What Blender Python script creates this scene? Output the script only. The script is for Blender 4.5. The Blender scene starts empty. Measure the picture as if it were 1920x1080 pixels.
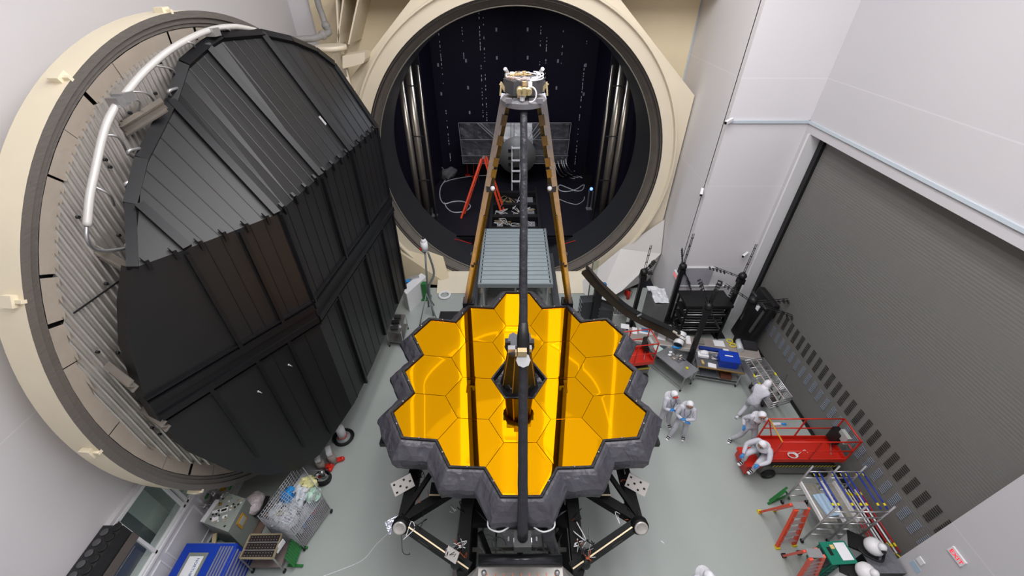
import bpy, math, random
from mathutils import Vector, Matrix, noise
random.seed(7)
PI = math.pi
scene = bpy.context.scene
COL = scene.collection
R_ = math.radians

# ---------------------------------------------------------------- camera
CAM_H = 13.2            # the camera looks down from a high platform
PITCH = R_(37.7)
FPX = 768.7             # focal length in pixels of a 1920 wide frame
cam_data = bpy.data.cameras.new('camera')
cam_data.sensor_width = 36.0
cam_data.lens = FPX / 1920 * 36.0
cam_data.clip_end = 200
cam = bpy.data.objects.new('camera', cam_data)
COL.objects.link(cam)
cam.location = (0, 0, CAM_H)
cam.rotation_euler = (R_(90) - PITCH, 0, 0)
scene.camera = cam

# ---------------------------------------------------------------- light and exposure
scene.view_settings.view_transform = 'Standard'
scene.view_settings.look = 'None'
scene.view_settings.gamma = 1
scene.view_settings.use_curve_mapping = False
scene.view_settings.exposure = 0.0
world = bpy.data.worlds.new('world')
scene.world = world
world.use_nodes = True
world.node_tree.nodes['Background'].inputs[0].default_value = (0.8, 0.85, 1, 1)
world.node_tree.nodes['Background'].inputs[1].default_value = 0.25
CEIL_Z = 18.6
def area_light(name, loc, rot, sx, sy, power, color=(1, 1, 1)):
    l = bpy.data.lights.new(name, 'AREA')
    l.shape = 'RECTANGLE'; l.size = sx; l.size_y = sy; l.energy = power; l.color = color
    o = bpy.data.objects.new(name, l); COL.objects.link(o)
    o.location = loc; o.rotation_euler = rot
    return o
# rows of ceiling lamps above the bay
LAMPX = (-1.6, 1.5, 4.6)
for lx, w in zip(LAMPX, (800, 860, 860)):
    area_light('ceiling_lamp_light', (lx, 6.2, CEIL_Z - 0.25), (0, 0, 0), 1.6, 14, w, (1.0, 0.98, 0.99))
area_light('side_room_fill', (-10.6, 3.0, 3.9), (0, 0, 0), 1.2, 6, 38, (0.95, 1.0, 0.98))  # light added to brighten the room behind the window, no fixture built
area_light('chamber_fill_light', (0.1, 23.5, 11.6), (0, 0, 0), 5, 3, 420, (0.85, 0.9, 1.0))  # unseen fill light added to bring up the dark chamber interior

# ---------------------------------------------------------------- mapping of sight lines on to real planes
def ray(u, v):
    a = (u - 960) / FPX; b = (v - 540) / FPX
    return Vector((a, math.cos(PITCH) - b * math.sin(PITCH), -math.sin(PITCH) - b * math.cos(PITCH)))
CAMP = Vector((0, 0, CAM_H))
def atz(u, v, z=0.0):
    d = ray(u, v); return CAMP + d * ((z - CAM_H) / d.z)
def aty(u, v, y):
    d = ray(u, v); return CAMP + d * (y / d.y)
def atx(u, v, x):
    d = ray(u, v); return CAMP + d * (x / d.x)
def atplane(u, v, c, n):
    d = ray(u, v); return CAMP + d * ((c - CAMP).dot(n) / d.dot(n))

# ---------------------------------------------------------------- materials
def lin(c):
    out = []
    for x in c:
        x = x / 255.0
        out.append(x / 12.92 if x <= 0.04045 else ((x + 0.055) / 1.055) ** 2.4)
    return out
MATS = {}
def mat(name, rgb, rough=0.5, metal=0.0, var=None, bump=None, spec=0.5, emit=None, streak=None):
    """var=(scale, amount) colour mottling; bump=(scale, strength); rgb is 0-255 sRGB"""
    if name in MATS: return MATS[name]
    m = bpy.data.materials.new(name); m.use_nodes = True
    nt = m.node_tree; b = nt.nodes['Principled BSDF']
    c = lin(rgb) + [1]
    b.inputs['Base Color'].default_value = c
    b.inputs['Roughness'].default_value = rough
    b.inputs['Metallic'].default_value = metal
    b.inputs['Specular IOR Level'].default_value = spec
    tc = nt.nodes.new('ShaderNodeTexCoord')
    if var:
        n = nt.nodes.new('ShaderNodeTexNoise'); n.inputs['Scale'].default_value = var[0]
        n.inputs['Detail'].default_value = 5
        src = tc.outputs['Object']
        if streak:
            mp = nt.nodes.new('ShaderNodeMapping'); mp.inputs['Scale'].default_value = streak
            nt.links.new(src, mp.inputs['Vector']); src = mp.outputs['Vector']
        nt.links.new(src, n.inputs['Vector'])
        mx = nt.nodes.new('ShaderNodeMix'); mx.data_type = 'RGBA'
        k = var[1]
        mx.inputs['A'].default_value = [x * (1 - k) for x in c[:3]] + [1]
        mx.inputs['B'].default_value = [min(1, x * (1 + k)) for x in c[:3]] + [1]
        nt.links.new(n.outputs['Fac'], mx.inputs['Factor'])
        nt.links.new(mx.outputs['Result'], b.inputs['Base Color'])
    if bump:
        n2 = nt.nodes.new('ShaderNodeTexNoise'); n2.inputs['Scale'].default_value = bump[0]
        n2.inputs['Detail'].default_value = 4
        nt.links.new(tc.outputs['Object'], n2.inputs['Vector'])
        bp = nt.nodes.new('ShaderNodeBump'); bp.inputs['Strength'].default_value = bump[1]
        bp.inputs['Distance'].default_value = 0.05
        nt.links.new(n2.outputs['Fac'], bp.inputs['Height'])
        nt.links.new(bp.outputs['Normal'], b.inputs['Normal'])
    if emit:
        b.inputs['Emission Color'].default_value = c
        b.inputs['Emission Strength'].default_value = emit
    MATS[name] = m
    return m
def line_mat(name, rgb, line_rgb, axis, period, offset, width, axis2=None, period2=1, offset2=0, rough=0.55, var=(0.6, 0.03), bump=None, wave=None):
    """panel seams drawn as thin lines at a regular distance (world metres)"""
    m = mat(name, rgb, rough, 0, var)
    nt = m.node_tree; b = nt.nodes['Principled BSDF']
    g = nt.nodes.new('ShaderNodeNewGeometry')
    sp = nt.nodes.new('ShaderNodeSeparateXYZ'); nt.links.new(g.outputs['Position'], sp.inputs[0])
    def fac(ax, per, off):
        a = nt.nodes.new('ShaderNodeMath'); a.operation = 'SUBTRACT'; a.inputs[1].default_value = off - width / 2
        nt.links.new(sp.outputs[ax], a.inputs[0])
        w = nt.nodes.new('ShaderNodeMath'); w.operation = 'FLOORED_MODULO'; w.inputs[1].default_value = per
        nt.links.new(a.outputs[0], w.inputs[0])
        l = nt.nodes.new('ShaderNodeMath'); l.operation = 'LESS_THAN'; l.inputs[1].default_value = width
        nt.links.new(w.outputs[0], l.inputs[0])
        return l.outputs[0]
    f = fac(axis, period, offset)
    if axis2 is not None:
        f2 = fac(axis2, period2, offset2)
        mm = nt.nodes.new('ShaderNodeMath'); mm.operation = 'MAXIMUM'
        nt.links.new(f, mm.inputs[0]); nt.links.new(f2, mm.inputs[1]); f = mm.outputs[0]
    mx = nt.nodes.new('ShaderNodeMix'); mx.data_type = 'RGBA'
    src = b.inputs['Base Color'].links[0].from_socket if b.inputs['Base Color'].links else None
    if src: nt.links.new(src, mx.inputs['A'])
    else: mx.inputs['A'].default_value = lin(rgb) + [1]
    mx.inputs['B'].default_value = lin(line_rgb) + [1]
    nt.links.new(f, mx.inputs['Factor'])
    nt.links.new(mx.outputs['Result'], b.inputs['Base Color'])
    return m

# ---------------------------------------------------------------- mesh building
class MB:
    def __init__(s): s.v = []; s.f = []; s.sm = []
    def add(s, vs, fs, smooth=False):
        o = len(s.v); s.v += [Vector(p) for p in vs]
        for f in fs: s.f.append(tuple(i + o for i in f)); s.sm.append(smooth)
        return s
    def box(s, c, size, rot=None, M=None):
        c = Vector(c); hx, hy, hz = [a / 2 for a in size]
        vs = [Vector((x * hx, y * hy, z * hz)) for x in (-1, 1) for y in (-1, 1) for z in (-1, 1)]
        if rot is not None:
            rm = Matrix.Rotation(rot, 3, 'Z') if not isinstance(rot, Matrix) else rot
            vs = [rm @ p for p in vs]
        vs = [p + c for p in vs]
        return s.add(vs, [(0, 1, 3, 2), (4, 6, 7, 5), (0, 4, 5, 1), (2, 3, 7, 6), (0, 2, 6, 4), (1, 5, 7, 3)])
    def bar(s, a, b, w, h=None, up=(0, 0, 1)):
        a = Vector(a); b = Vector(b); h = h or w
        d = (b - a).normalized(); up = Vector(up)
        if abs(d.dot(up)) > 0.99: up = Vector((0, 1, 0))
        x = d.cross(up).normalized() * (w / 2); y = x.cross(d).normalized() * (h / 2)
        vs = [a - x - y, a + x - y, a + x + y, a - x + y, b - x - y, b + x - y, b + x + y, b - x + y]
        return s.add(vs, [(0, 1, 2, 3), (7, 6, 5, 4), (0, 4, 5, 1), (1, 5, 6, 2), (2, 6, 7, 3), (3, 7, 4, 0)])
    def tube(s, pts, r, n=8, closed=False, r2=None):
        pts = [Vector(p) for p in pts]; N = len(pts)
        rings = []; prev = None
        for i, p in enumerate(pts):
            if closed: t = pts[(i + 1) % N] - pts[i - 1]
            else: t = pts[min(i + 1, N - 1)] - pts[max(i - 1, 0)]
            if t.length < 1e-9: t = Vector((0, 0, 1))
            t.normalize()
            if prev is None:
                a = Vector((0, 0, 1)) if abs(t.z) < 0.9 else Vector((1, 0, 0))
                x = t.cross(a).normalized()
            else:
                x = (prev - t * prev.dot(t))
                x = x.normalized() if x.length > 1e-6 else t.orthogonal().normalized()
            prev = x; y = t.cross(x)
            if isinstance(r, (list, tuple)): rr = r[i]
            else: rr = r if r2 is None else r + (r2 - r) * i / max(1, N - 1)
            rings.append([p + (x * math.cos(2 * PI * k / n) + y * math.sin(2 * PI * k / n)) * rr for k in range(n)])
        o = len(s.v)
        for rg in rings: s.v += rg
        m = N if closed else N - 1
        for i in range(m):
            j = (i + 1) % N
            for k in range(n):
                l = (k + 1) % n
                s.f.append((o + i * n + k, o + i * n + l, o + j * n + l, o + j * n + k)); s.sm.append(True)
        if not closed:
            s.f.append(tuple(o + k for k in reversed(range(n)))); s.sm.append(False)
            s.f.append(tuple(o + (N - 1) * n + k for k in range(n))); s.sm.append(False)
        return s
    def cyl(s, a, b, r, r2=None, n=16): return s.tube([a, b], r, n, r2=r if r2 is None else r2)
    def lathe(s, prof, c=(0, 0, 0), axis='Z', n=24, M=None, smooth=True):
        """prof: list of (radius, height)"""
        c = Vector(c); o = len(s.v); m = len(prof)
        for r, h in prof:
            for k in range(n):
                a = 2 * PI * k / n; p = Vector((r * math.cos(a), r * math.sin(a), h))
                if M is not None: p = M @ p
                elif axis == 'X': p = Vector((p.z, p.x, p.y))
                elif axis == 'Y': p = Vector((p.y, p.z, p.x))
                s.v.append(p + c)
        for i in range(m - 1):
            for k in range(n):
                l = (k + 1) % n
                s.f.append((o + i * n + k, o + i * n + l, o + (i + 1) * n + l, o + (i + 1) * n + k)); s.sm.append(smooth)
        if prof[0][0] > 1e-6: s.f.append(tuple(o + k for k in reversed(range(n)))); s.sm.append(False)
        if prof[-1][0] > 1e-6: s.f.append(tuple(o + (m - 1) * n + k for k in range(n))); s.sm.append(False)
        return s
    def sphere(s, c, r, sc=(1, 1, 1), nu=14, nv=9, rot=None):
        c = Vector(c); vs = []; fs = []
        for j in range(nv + 1):
            t = PI * j / nv
            for i in range(nu):
                a = 2 * PI * i / nu
                p = Vector((r * sc[0] * math.sin(t) * math.cos(a), r * sc[1] * math.sin(t) * math.sin(a), r * sc[2] * math.cos(t)))
                if rot is not None: p = rot @ p
                vs.append(c + p)
        for j in range(nv):
            for i in range(nu):
                k = (i + 1) % nu
                fs.append((j * nu + i, (j + 1) * nu + i, (j + 1) * nu + k, j * nu + k))
        return s.add(vs, fs, True)
    def prism(s, base, off):
        base = [Vector(p) for p in base]; off = Vector(off); n = len(base)
        vs = base + [p + off for p in base]
        return s.add(vs, [tuple(reversed(range(n))), tuple(range(n, 2 * n))] + [(i, (i + 1) % n, n + (i + 1) % n, n + i) for i in range(n)])
    def poly(s, vs, smooth=False): return s.add(vs, [tuple(range(len(vs)))], smooth)
    def build(s, name, m, parent=None, world=True, subd=0, bevel=0):
        me = bpy.data.meshes.new(name)
        vs = s.v
        if parent is not None and world:
            root = parent
            while root.parent is not None: root = root.parent
            inv = (Matrix.Translation(root.location) @ root.rotation_euler.to_matrix().to_4x4()).inverted()
            vs = [inv @ p for p in vs]
        me.from_pydata([tuple(p) for p in vs], [], s.f)
        me.polygons.foreach_set('use_smooth', s.sm)
        me.validate(); me.update()
        if m: me.materials.append(m)
        o = bpy.data.objects.new(name, me); COL.objects.link(o)
        if parent is not None: o.parent = parent
        if bevel:
            b = o.modifiers.new('bevel', 'BEVEL'); b.width = bevel; b.segments = 2; b.limit_method = 'ANGLE'
        if subd:
            q = o.modifiers.new('subd', 'SUBSURF'); q.levels = subd; q.render_levels = subd
        return o
def tag(o, label=None, cat=None, group=None, kind=None):
    if label: o['label'] = label
    if cat: o['category'] = cat
    if group: o['group'] = group
    if kind: o['kind'] = kind
    return o
def thing(name, label, cat, loc=(0, 0, 0), rz=0.0, group=None):
    o = bpy.data.objects.new(name, None); COL.objects.link(o)
    o.location = loc; o.rotation_euler = (0, 0, rz); o.empty_display_size = 0.1
    return tag(o, label, cat, group)
def dup(root, loc, rz=None, label=None, group=None):
    kids = {}
    for o in scene.objects:
        if o.parent is not None: kids.setdefault(o.parent.name, []).append(o)
    def cp(o, par):
        c = o.copy(); COL.objects.link(c)
        if par is not None: c.parent = par
        for k in kids.get(o.name, []): cp(k, c)
        return c
    c = cp(root, None); c.location = loc
    if rz is not None: c.rotation_euler = (0, 0, rz)
    if label: c['label'] = label
    if group: c['group'] = group
    return c
def struct(mb, name, m, parent=None):
    o = mb.build(name, m, parent)
    if parent is None: o['kind'] = 'structure'
    return o
def arc(c, e1, e2, r, a0, a1, n):
    return [c + e1 * (r * math.cos(a0 + (a1 - a0) * i / n)) + e2 * (r * math.sin(a0 + (a1 - a0) * i / n)) for i in range(n + 1)]
def catmull(pts, k=6):
    pts = [Vector(p) for p in pts]; out = []
    P = [pts[0]] + pts + [pts[-1]]
    for i in range(1, len(P) - 2):
        a, b, c, d = P[i - 1], P[i], P[i + 1], P[i + 2]
        for j in range(k):
            t = j / k
            out.append(0.5 * ((2 * b) + (c - a) * t + (2 * a - 5 * b + 4 * c - d) * t * t + (3 * b - a - 3 * c + d) * t ** 3))
    out.append(pts[-1]); return out
def text_mesh(name, body, size, m, origin, ex, ey, parent, depth=0.004, align='LEFT'):
    cu = bpy.data.curves.new('lettering', 'FONT'); cu.body = body; cu.size = size; cu.extrude = depth
    cu.align_x = align
    t = bpy.data.objects.new('lettering', cu); COL.objects.link(t)
    dg = bpy.context.evaluated_depsgraph_get(); me0 = t.evaluated_get(dg).to_mesh()
    ex = Vector(ex).normalized(); ey = Vector(ey).normalized(); ez = ex.cross(ey)
    mb = MB(); mb.add([Vector(origin) + ex * v.co.x + ey * v.co.y + ez * v.co.z for v in me0.vertices], [tuple(p.vertices) for p in me0.polygons])
    t.evaluated_get(dg).to_mesh_clear()
    bpy.data.objects.remove(t); bpy.data.curves.remove(cu)
    return mb.build(name, m, parent)
# ================================================================ SETTING
XL, XR, YB = -8.9, 10.33, 19.85
floor_m = mat('floor_grey_green', (164, 171, 167), 0.35, 0, (0.8, 0.05), None, 0.5)
white_r = line_mat('wall_white_dimmed', (200, 198, 201), (210, 208, 211), 'Z', 3.74, 2.95, 0.03)  # wall white toned down to stand in for weaker light
white_b = line_mat('wall_white_lightened', (224, 222, 225), (232, 231, 233), 'Z', 3.74, 2.95, 0.03)  # lighter copy of the wall white, standing in for stronger light
trim_m = mat('trim_pale_blue', (196, 206, 214), 0.4, 0)
black_m = mat('black_paint', (14, 14, 16), 0.5, 0, (6, 0.3))
steel = mat('brushed_steel', (165, 165, 165), 0.32, 0.9, (20, 0.1))
dsteel = mat('dark_steel', (70, 70, 72), 0.4, 0.7, (15, 0.2))
alu = mat('aluminium', (190, 190, 192), 0.35, 0.75, (12, 0.08))
whitep = mat('white_plastic', (228, 228, 230), 0.4, 0)
paper = mat('paper_white', (232, 233, 236), 0.8, 0)
cream = mat('cream_paint', (228, 217, 194), 0.45, 0, (0.9, 0.06))
red_m = mat('red_paint', (205, 42, 26), 0.4, 0, (4, 0.12))
orange_m = mat('orange_fibreglass', (232, 74, 38), 0.45, 0, (9, 0.08))
yellow_m = mat('yellow_paint', (222, 205, 30), 0.5, 0)
blue_m = mat('royal_blue_paint', (12, 58, 172), 0.4, 0, (5, 0.08))
green_m = mat('green_paint', (34, 112, 52), 0.45, 0, (8, 0.12))
rubber = mat('black_rubber', (22, 22, 24), 0.7, 0)
skyblue = mat('blue_nitrile', (40, 140, 210), 0.5, 0)

struct(MB().add([(-14, -7, 0), (12, -7, 0), (12, 17.1, 0), (-14, 17.1, 0)], [(0, 1, 2, 3)]), 'floor', floor_m)
# pit under the chamber mouth
pit = MB(); pit.box((1, 18.6, -0.75), (26, 3.0, 0.1)); pit.box((1, 17.05, -0.35), (26, 0.1, 0.68))
struct(pit, 'trim_1', dsteel)
struct(MB().box((0.6, 6.6, CEIL_Z + 0.1), (20.2, 27.6, 0.2)), 'ceiling', mat('ceiling_white', (196, 194, 198), 0.7))
# left wall with a long window strip
WX = -8.8; WZ0, WZ1 = 1.8, 3.5
wl = MB()
wl.box((XL - 0.15, 6.5, (WZ1 + CEIL_Z) / 2), (0.3, 27, CEIL_Z - WZ1))
wl.box((XL - 0.15, 13.7, WZ1 / 2), (0.3, 12.6, WZ1))
wl.box((WX - 0.16, 0.2, WZ0 / 2), (0.28, 14.4, WZ0)); wl.box((WX - 0.13, 0.2, WZ1 + .07), (0.3, 14.4, .14))
struct(wl, 'wall_left', line_mat('wall_white_half_dimmed', (210, 208, 211), (219, 217, 220), 'Z', 3.74, 2.95, 0.03))  # in-between copy of the wall white, its light put into the tone
struct(MB().box((WX + 0.01, 0.2, 0.07), (0.06, 14.3, 0.14)), 'baseboard_left', whitep)
sill = MB().box((WX - 0.02, 0.2, WZ0 + 0.0), (0.16, 14.4, 0.07)); struct(sill, 'trim_2', whitep)
raised = MB()
for k in range(7):
    y0 = -2.6 + k * 1.35
    for (a, b) in (((y0, 0.35), (y0 + 1.15, 0.35)), ((y0, 1.5), (y0 + 1.15, 1.5)), ((y0, 0.35), (y0, 1.5)), ((y0 + 1.15, 0.35), (y0 + 1.15, 1.5))):
        raised.bar((WX - 0.01, a[0], a[1]), (WX - 0.01, b[0], b[1]), 0.035, 0.035)
struct(raised, 'trim_3', whitep)
win = thing('window_1', None, None, (XL, 3.0, WZ0)); win['kind'] = 'structure'
wf = MB()
wf.bar((WX, -7, WZ1), (WX, 7.4, WZ1), 0.07, 0.09); wf.bar((WX, -7, WZ0 + .06), (WX, 7.4, WZ0 + .06), 0.07, 0.08)
for y in (6.9, 5.25, 5.12, 4.02, 3.0, 1.9, 0.8): wf.bar((WX, y, WZ0), (WX, y, WZ1), 0.07, 0.07)
wf.build('window_frame', whitep, win)
gm = bpy.data.materials.new('window_glass'); gm.use_nodes = True
nt = gm.node_tree; nt.nodes.clear()
go = nt.nodes.new('ShaderNodeOutputMaterial'); mxs = nt.nodes.new('ShaderNodeMixShader'); tr = nt.nodes.new('ShaderNodeBsdfTransparent'); gl = nt.nodes.new('ShaderNodeBsdfGlossy')
gl.inputs['Roughness'].default_value = 0.02; fr = nt.nodes.new('ShaderNodeFresnel'); fr.inputs[0].default_value = 1.5
tr.inputs[0].default_value = (0.86, 0.9, 0.88, 1)
gmt = nt.nodes.new('ShaderNodeNewGeometry'); inv_ = nt.nodes.new('ShaderNodeMath'); inv_.operation = 'SUBTRACT'; inv_.inputs[0].default_value = 1.0; nt.links.new(gmt.outputs['Backfacing'], inv_.inputs[1])
mlt = nt.nodes.new('ShaderNodeMath'); mlt.operation = 'MULTIPLY'; nt.links.new(fr.outputs[0], mlt.inputs[0]); nt.links.new(inv_.outputs[0], mlt.inputs[1]); nt.links.new(mlt.outputs[0], mxs.inputs[0]); nt.links.new(tr.outputs[0], mxs.inputs[1]); nt.links.new(gl.outputs[0], mxs.inputs[2]); nt.links.new(mxs.outputs[0], go.inputs[0])
glass_m = gm
MB().box((WX - 0.03, 0.2, (WZ0 + WZ1) / 2), (0.012, 14.3, WZ1 - WZ0)).build('pane', glass_m, win)
# the side room behind the window: dark floor, back wall, white duct and a bench
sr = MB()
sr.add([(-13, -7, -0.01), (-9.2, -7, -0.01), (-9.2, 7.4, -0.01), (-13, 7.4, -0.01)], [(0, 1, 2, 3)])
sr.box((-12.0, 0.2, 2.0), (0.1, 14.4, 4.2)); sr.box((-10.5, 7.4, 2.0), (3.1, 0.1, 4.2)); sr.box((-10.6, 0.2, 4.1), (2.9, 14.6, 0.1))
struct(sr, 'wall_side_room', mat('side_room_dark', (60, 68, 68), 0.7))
d = thing('duct_column', 'pale square duct column standing behind the window glass', 'column', (-9.6, 5.05, 0))
MB().box((-9.62, 4.85, 2.0), (0.5, 0.55, 4.0)).build('casing', mat('duct_white', (205, 214, 210), 0.5), d)
MB().box((-9.62, 4.46, 2.0), (0.5, 0.22, 4.0)).build('side_panel', mat('duct_grey', (120, 124, 128), 0.5), d)
b = thing('side_room_bench', 'low pale bench edge seen through the window strip', 'bench', (-10.2, 2.8, 0))
MB().box((-9.95, 2.8, 0.9), (1.2, 3.4, 0.05)).build('bench_top', mat('bench_blue_grey', (88, 92, 110), 0.5), b)
MB().box((-9.4, 2.8, 0.95), (0.12, 3.5, 0.1)).build('edge_rail', whitep, b)
for y in (1.3, 4.3): MB().box((-10.2, y, 0.44), (0.06, 0.06, 0.88)).build('leg', steel, b)

# right hand wall: near pier, strip over the roller door, far corner
DY0, DY1, DZ = 4.25, 14.55, 8.73
wr = MB()
wr.box((XR + 0.5, (DY0 - 7) / 2, CEIL_Z / 2), (1.0, DY0 + 7, CEIL_Z))
wr.box((XR + 0.5, (DY0 + 14.8) / 2, (DZ + CEIL_Z) / 2), (1.0, 14.8 - DY0, CEIL_Z - DZ))
wr.box((XR + 0.5, (DY1 + 14.8) / 2, DZ / 2), (1.0, 14.8 - DY1, DZ))
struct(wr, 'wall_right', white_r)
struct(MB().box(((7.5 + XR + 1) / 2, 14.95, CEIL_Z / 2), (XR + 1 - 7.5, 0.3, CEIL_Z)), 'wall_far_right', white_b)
struct(MB().box((7.65, 17.5, CEIL_Z / 2), (0.3, 4.9, CEIL_Z)), 'wall_pilaster_side', white_b)
struct(MB().box((7.46, 19.75, CEIL_Z / 2), (0.12, 0.1, CEIL_Z)), 'trim_4', trim_m)
rail = MB(); rail.bar((XR - 0.03, -7, 9.07), (XR - 0.03, 14.78, 9.07), 0.06, 0.09); rail.bar((7.5, 14.76, 9.07), (XR, 14.76, 9.07), 0.06, 0.09)
struct(rail, 'trim_5', trim_m)
# panels low on the far right wall: two pale horizontal rails and a grey panel
pl = MB()
for z in (0.9, 1.9): pl.box((8.7, 14.77, z), (2.3, 0.05, 0.06))
pl.box((8.25, 14.78, 2.9), (1.3, 0.05, 0.06)); struct(pl, 'trim_6', whitep)
struct(MB().box((8.25, 14.785, 2.4), (1.3, 0.03, 0.95)), 'trim_7', mat('panel_grey', (168, 168, 176), 0.5))
# walls behind the camera
struct(MB().box((0.6, -7.1, CEIL_Z / 2), (20.4, 0.2, CEIL_Z)), 'wall_near', white_b)
# roller door
slat = mat('roller_door_grey', (116, 115, 112), 0.55, 0.0, (1.2, 0.04))
nt = slat.node_tree; g = nt.nodes.new('ShaderNodeNewGeometry'); wv = nt.nodes.new('ShaderNodeTexWave'); wv.bands_direction = 'Z'
wv.inputs['Scale'].default_value = 3.6; nt.links.new(g.outputs['Position'], wv.inputs['Vector'])
bp = nt.nodes.new('ShaderNodeBump'); bp.inputs['Strength'].default_value = 0.15; bp.inputs['Distance'].default_value = 0.01
nt.links.new(wv.outputs['Fac'], bp.inputs['Height']); nt.links.new(bp.outputs['Normal'], nt.nodes['Principled BSDF'].inputs['Normal'])
DX = 10.85
rd = thing('door_1', None, None, (DX, 9, 0)); rd['kind'] = 'structure'
curt = MB(); n = 110; y0, y1 = DY0 - 0.2, DY1 - 0.3
for i in range(n):
    z0 = 0.06 + i * (9.2 / n); z1 = z0 + 9.2 / n
    curt.add([(DX, y0, z0), (DX, y1, z0), (DX - 0.0018, y1, z0 + 0.03), (DX - 0.0018, y0, z0 + 0.03), (DX - 0.0018, y1, z1 - 0.012), (DX - 0.0018, y0, z1 - 0.012), (DX, y1, z1), (DX, y0, z1)],
             [(0, 1, 2, 3), (3, 2, 4, 5), (5, 4, 6, 7)])
curt.build('curtain', slat, rd)
MB().box((DX - 0.04, DY1 - 0.22, 4.6), (0.16, 0.22, 9.2)).build('side_guide', black_m, rd)
MB().box((DX + 0.05, 9.3, 0.035), (0.3, 10.6, 0.07)).build('bottom_seal', black_m, rd)
v1 = MB(); v2 = MB()
k = 0; y = 13.9
while y > 4.4:
    for zi in range(9):
        v1.box((DX - 0.024, y - 0.1, 1.86 + zi * 0.072), (0.012, 0.18, 0.022))
    for zi in range(8):
        v2.box((DX - 0.024, y - 0.1, 1.12 + zi * 0.066), (0.012, 0.18, 0.02))
    y -= 0.36; k += 1
v1.build('vent_slots', mat('vent_dark', (34, 31, 26), 0.6), rd)
v2.build('lower_vent_slots', mat('vent_daylight_tint', (150, 160, 176), 0.35, 0.2), rd)  # pale colour stands for outside light showing through the slots
# far jamb of the roller door
struct(MB().box((XR + 0.3, DY1 - 0.02, DZ / 2), (0.66, 0.1, DZ)), 'trim_8', whitep)
# near the far wall: dark strip at the foot of the far right wall
# back wall of the bay: cream plating with stiffener fins, white above
bw = MB(); bw.box((-7.9, YB + 0.1, CEIL_Z / 2), (2.1, 0.2, CEIL_Z)); bw.box((0.5, YB + 0.1, 16.6), (16.5, 0.2, 4.0))
struct(bw, 'wall_back', white_b)

# ceiling lamps: long pale diffusers running down the bay
diff = mat('lamp_diffuser', (250, 250, 252), 0.4, 0, emit=1.6)
for i, lx in enumerate(LAMPX):
    t = thing('ceiling_lamp', 'long pale lamp panel under the ceiling, ' + ('over the open chamber door', 'over the gold mirror', 'over the red lift')[i], 'lamp', (lx, 6.2, CEIL_Z - 0.2), 0, 'ceiling lamp panels')
    MB().box((lx, 6.2, CEIL_Z - 0.1), (1.8, 14.2, 0.18)).build('housing', whitep, t)
    MB().box((lx, 6.2, CEIL_Z - 0.205), (1.6, 14, 0.03)).build('diffuser', diff, t)

# added glowing panels, strips and conduit, put here for the mirror to reflect
lp = thing('added_glow_panel', 'added glowing panel above the round chamber mouth, there for the mirror reflection', 'reflection panel', (0.6, 17.4, CEIL_Z - .1))
MB().box((0.6, 17.15, CEIL_Z - 0.06), (7.4, 4.3, 0.08)).build('panel', mat('mirror_glow', (200, 200, 202), .6, 0, emit=.56), lp)
MB().box((0.6, 19.5, CEIL_Z - 0.06), (7.4, .4, 0.08)).build('bright_glow_panel', mat('mirror_glow_bright', (214, 214, 216), .6, 0, emit=.66), lp)
tm = mat('mirror_stripe_glow', (252, 252, 252), .4, 0, emit=1.0)
for x, w in ((-0.75, .22), (0.3, .33), (1.25, .27)): MB().box((x, 17.4, CEIL_Z - 0.12), (w, 4.4, 0.05)).build('stripe_strip', tm, lp)  # strips added to show as bright stripes in the mirror
cd_ = [(-1.72, 19.28), (-1.7, 18.95), (-1.66, 18.75), (-1.1, 18.58), (-0.55, 18.45), (0.0, 18.38), (0.7, 18.4), (1.65, 18.6), (2.2, 18.75), (2.5, 18.95), (2.9, 19.25)]
MB().tube(catmull([(x, y, CEIL_Z - .17) for x, y in cd_], 5), 0.012, 8).build('conduit', mat('mirror_streak_glow', (235, 235, 235), .4, 0, emit=.9), lp)  # conduit glows only to show as a pale arc in the mirror

MB().box((0.6, 19.72, CEIL_Z - 1.0), (7.4, .06, 1.8)).build('upright_glow_panel', mat('mirror_glow_bright', (0, 0, 0)), lp)  # added glowing sheet that brightens the lower part of the mirror

for x in (-2.0, 2.65): MB().box((x, 17.4, CEIL_Z - 0.12), (.07, 4.4, 0.03)).build('thin_stripe_strip', mat('mirror_streak_glow', (0, 0, 0)), lp)  # added glowing strips, thin streaks for the outer mirror segments
# ================================================================ VACUUM CHAMBER (opening in the far wall)
CC = Vector((0.15, 0, 6.1)); EX = Vector((1, 0, 0)); EZ = Vector((0, 0, 1))
shroud_in = mat('chamber_navy_black', (22, 19, 34), 0.6, 0, (60, 0.6), spec=0.15)
shroud_floor = mat('chamber_floor_black', (26, 24, 32), 0.55, 0, (40, 0.5), spec=0.25)
collar_m = mat('collar_charcoal', (40, 41, 44), 0.5, 0, (2, 0.15), spec=0.3)
seal_m = mat('seal_ring_brown_grey', (104, 97, 90), 0.5, 0.15, (3, 0.22), (14, 0.25))
rimline = mat('rim_bright_edge', (150, 146, 136), 0.4, 0.5)
ch = thing('vacuum_chamber', 'huge round mouth of the cream vacuum chamber in the far wall', 'vacuum chamber', (0.15, 18, 0))
def ring(mb, y0, r0, y1, r1, n=128, a0=0.0, a1=2 * PI, smooth=True):
    o = len(mb.v)
    for i in range(n + 1):
        a = a0 + (a1 - a0) * i / n
        c, s = math.cos(a), math.sin(a)
        mb.v.append(Vector((CC.x + r0 * c, y0, CC.z + r0 * s))); mb.v.append(Vector((CC.x + r1 * c, y1, CC.z + r1 * s)))
    for i in range(n):
        k = o + 2 * i
        mb.f.append((k, k + 1, k + 3, k + 2)); mb.sm.append(smooth)
    return mb
m_ = MB(); ring(m_, 18.34, 6.1, 20.7, 6.02); m_.build('collar', collar_m, ch)
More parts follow.
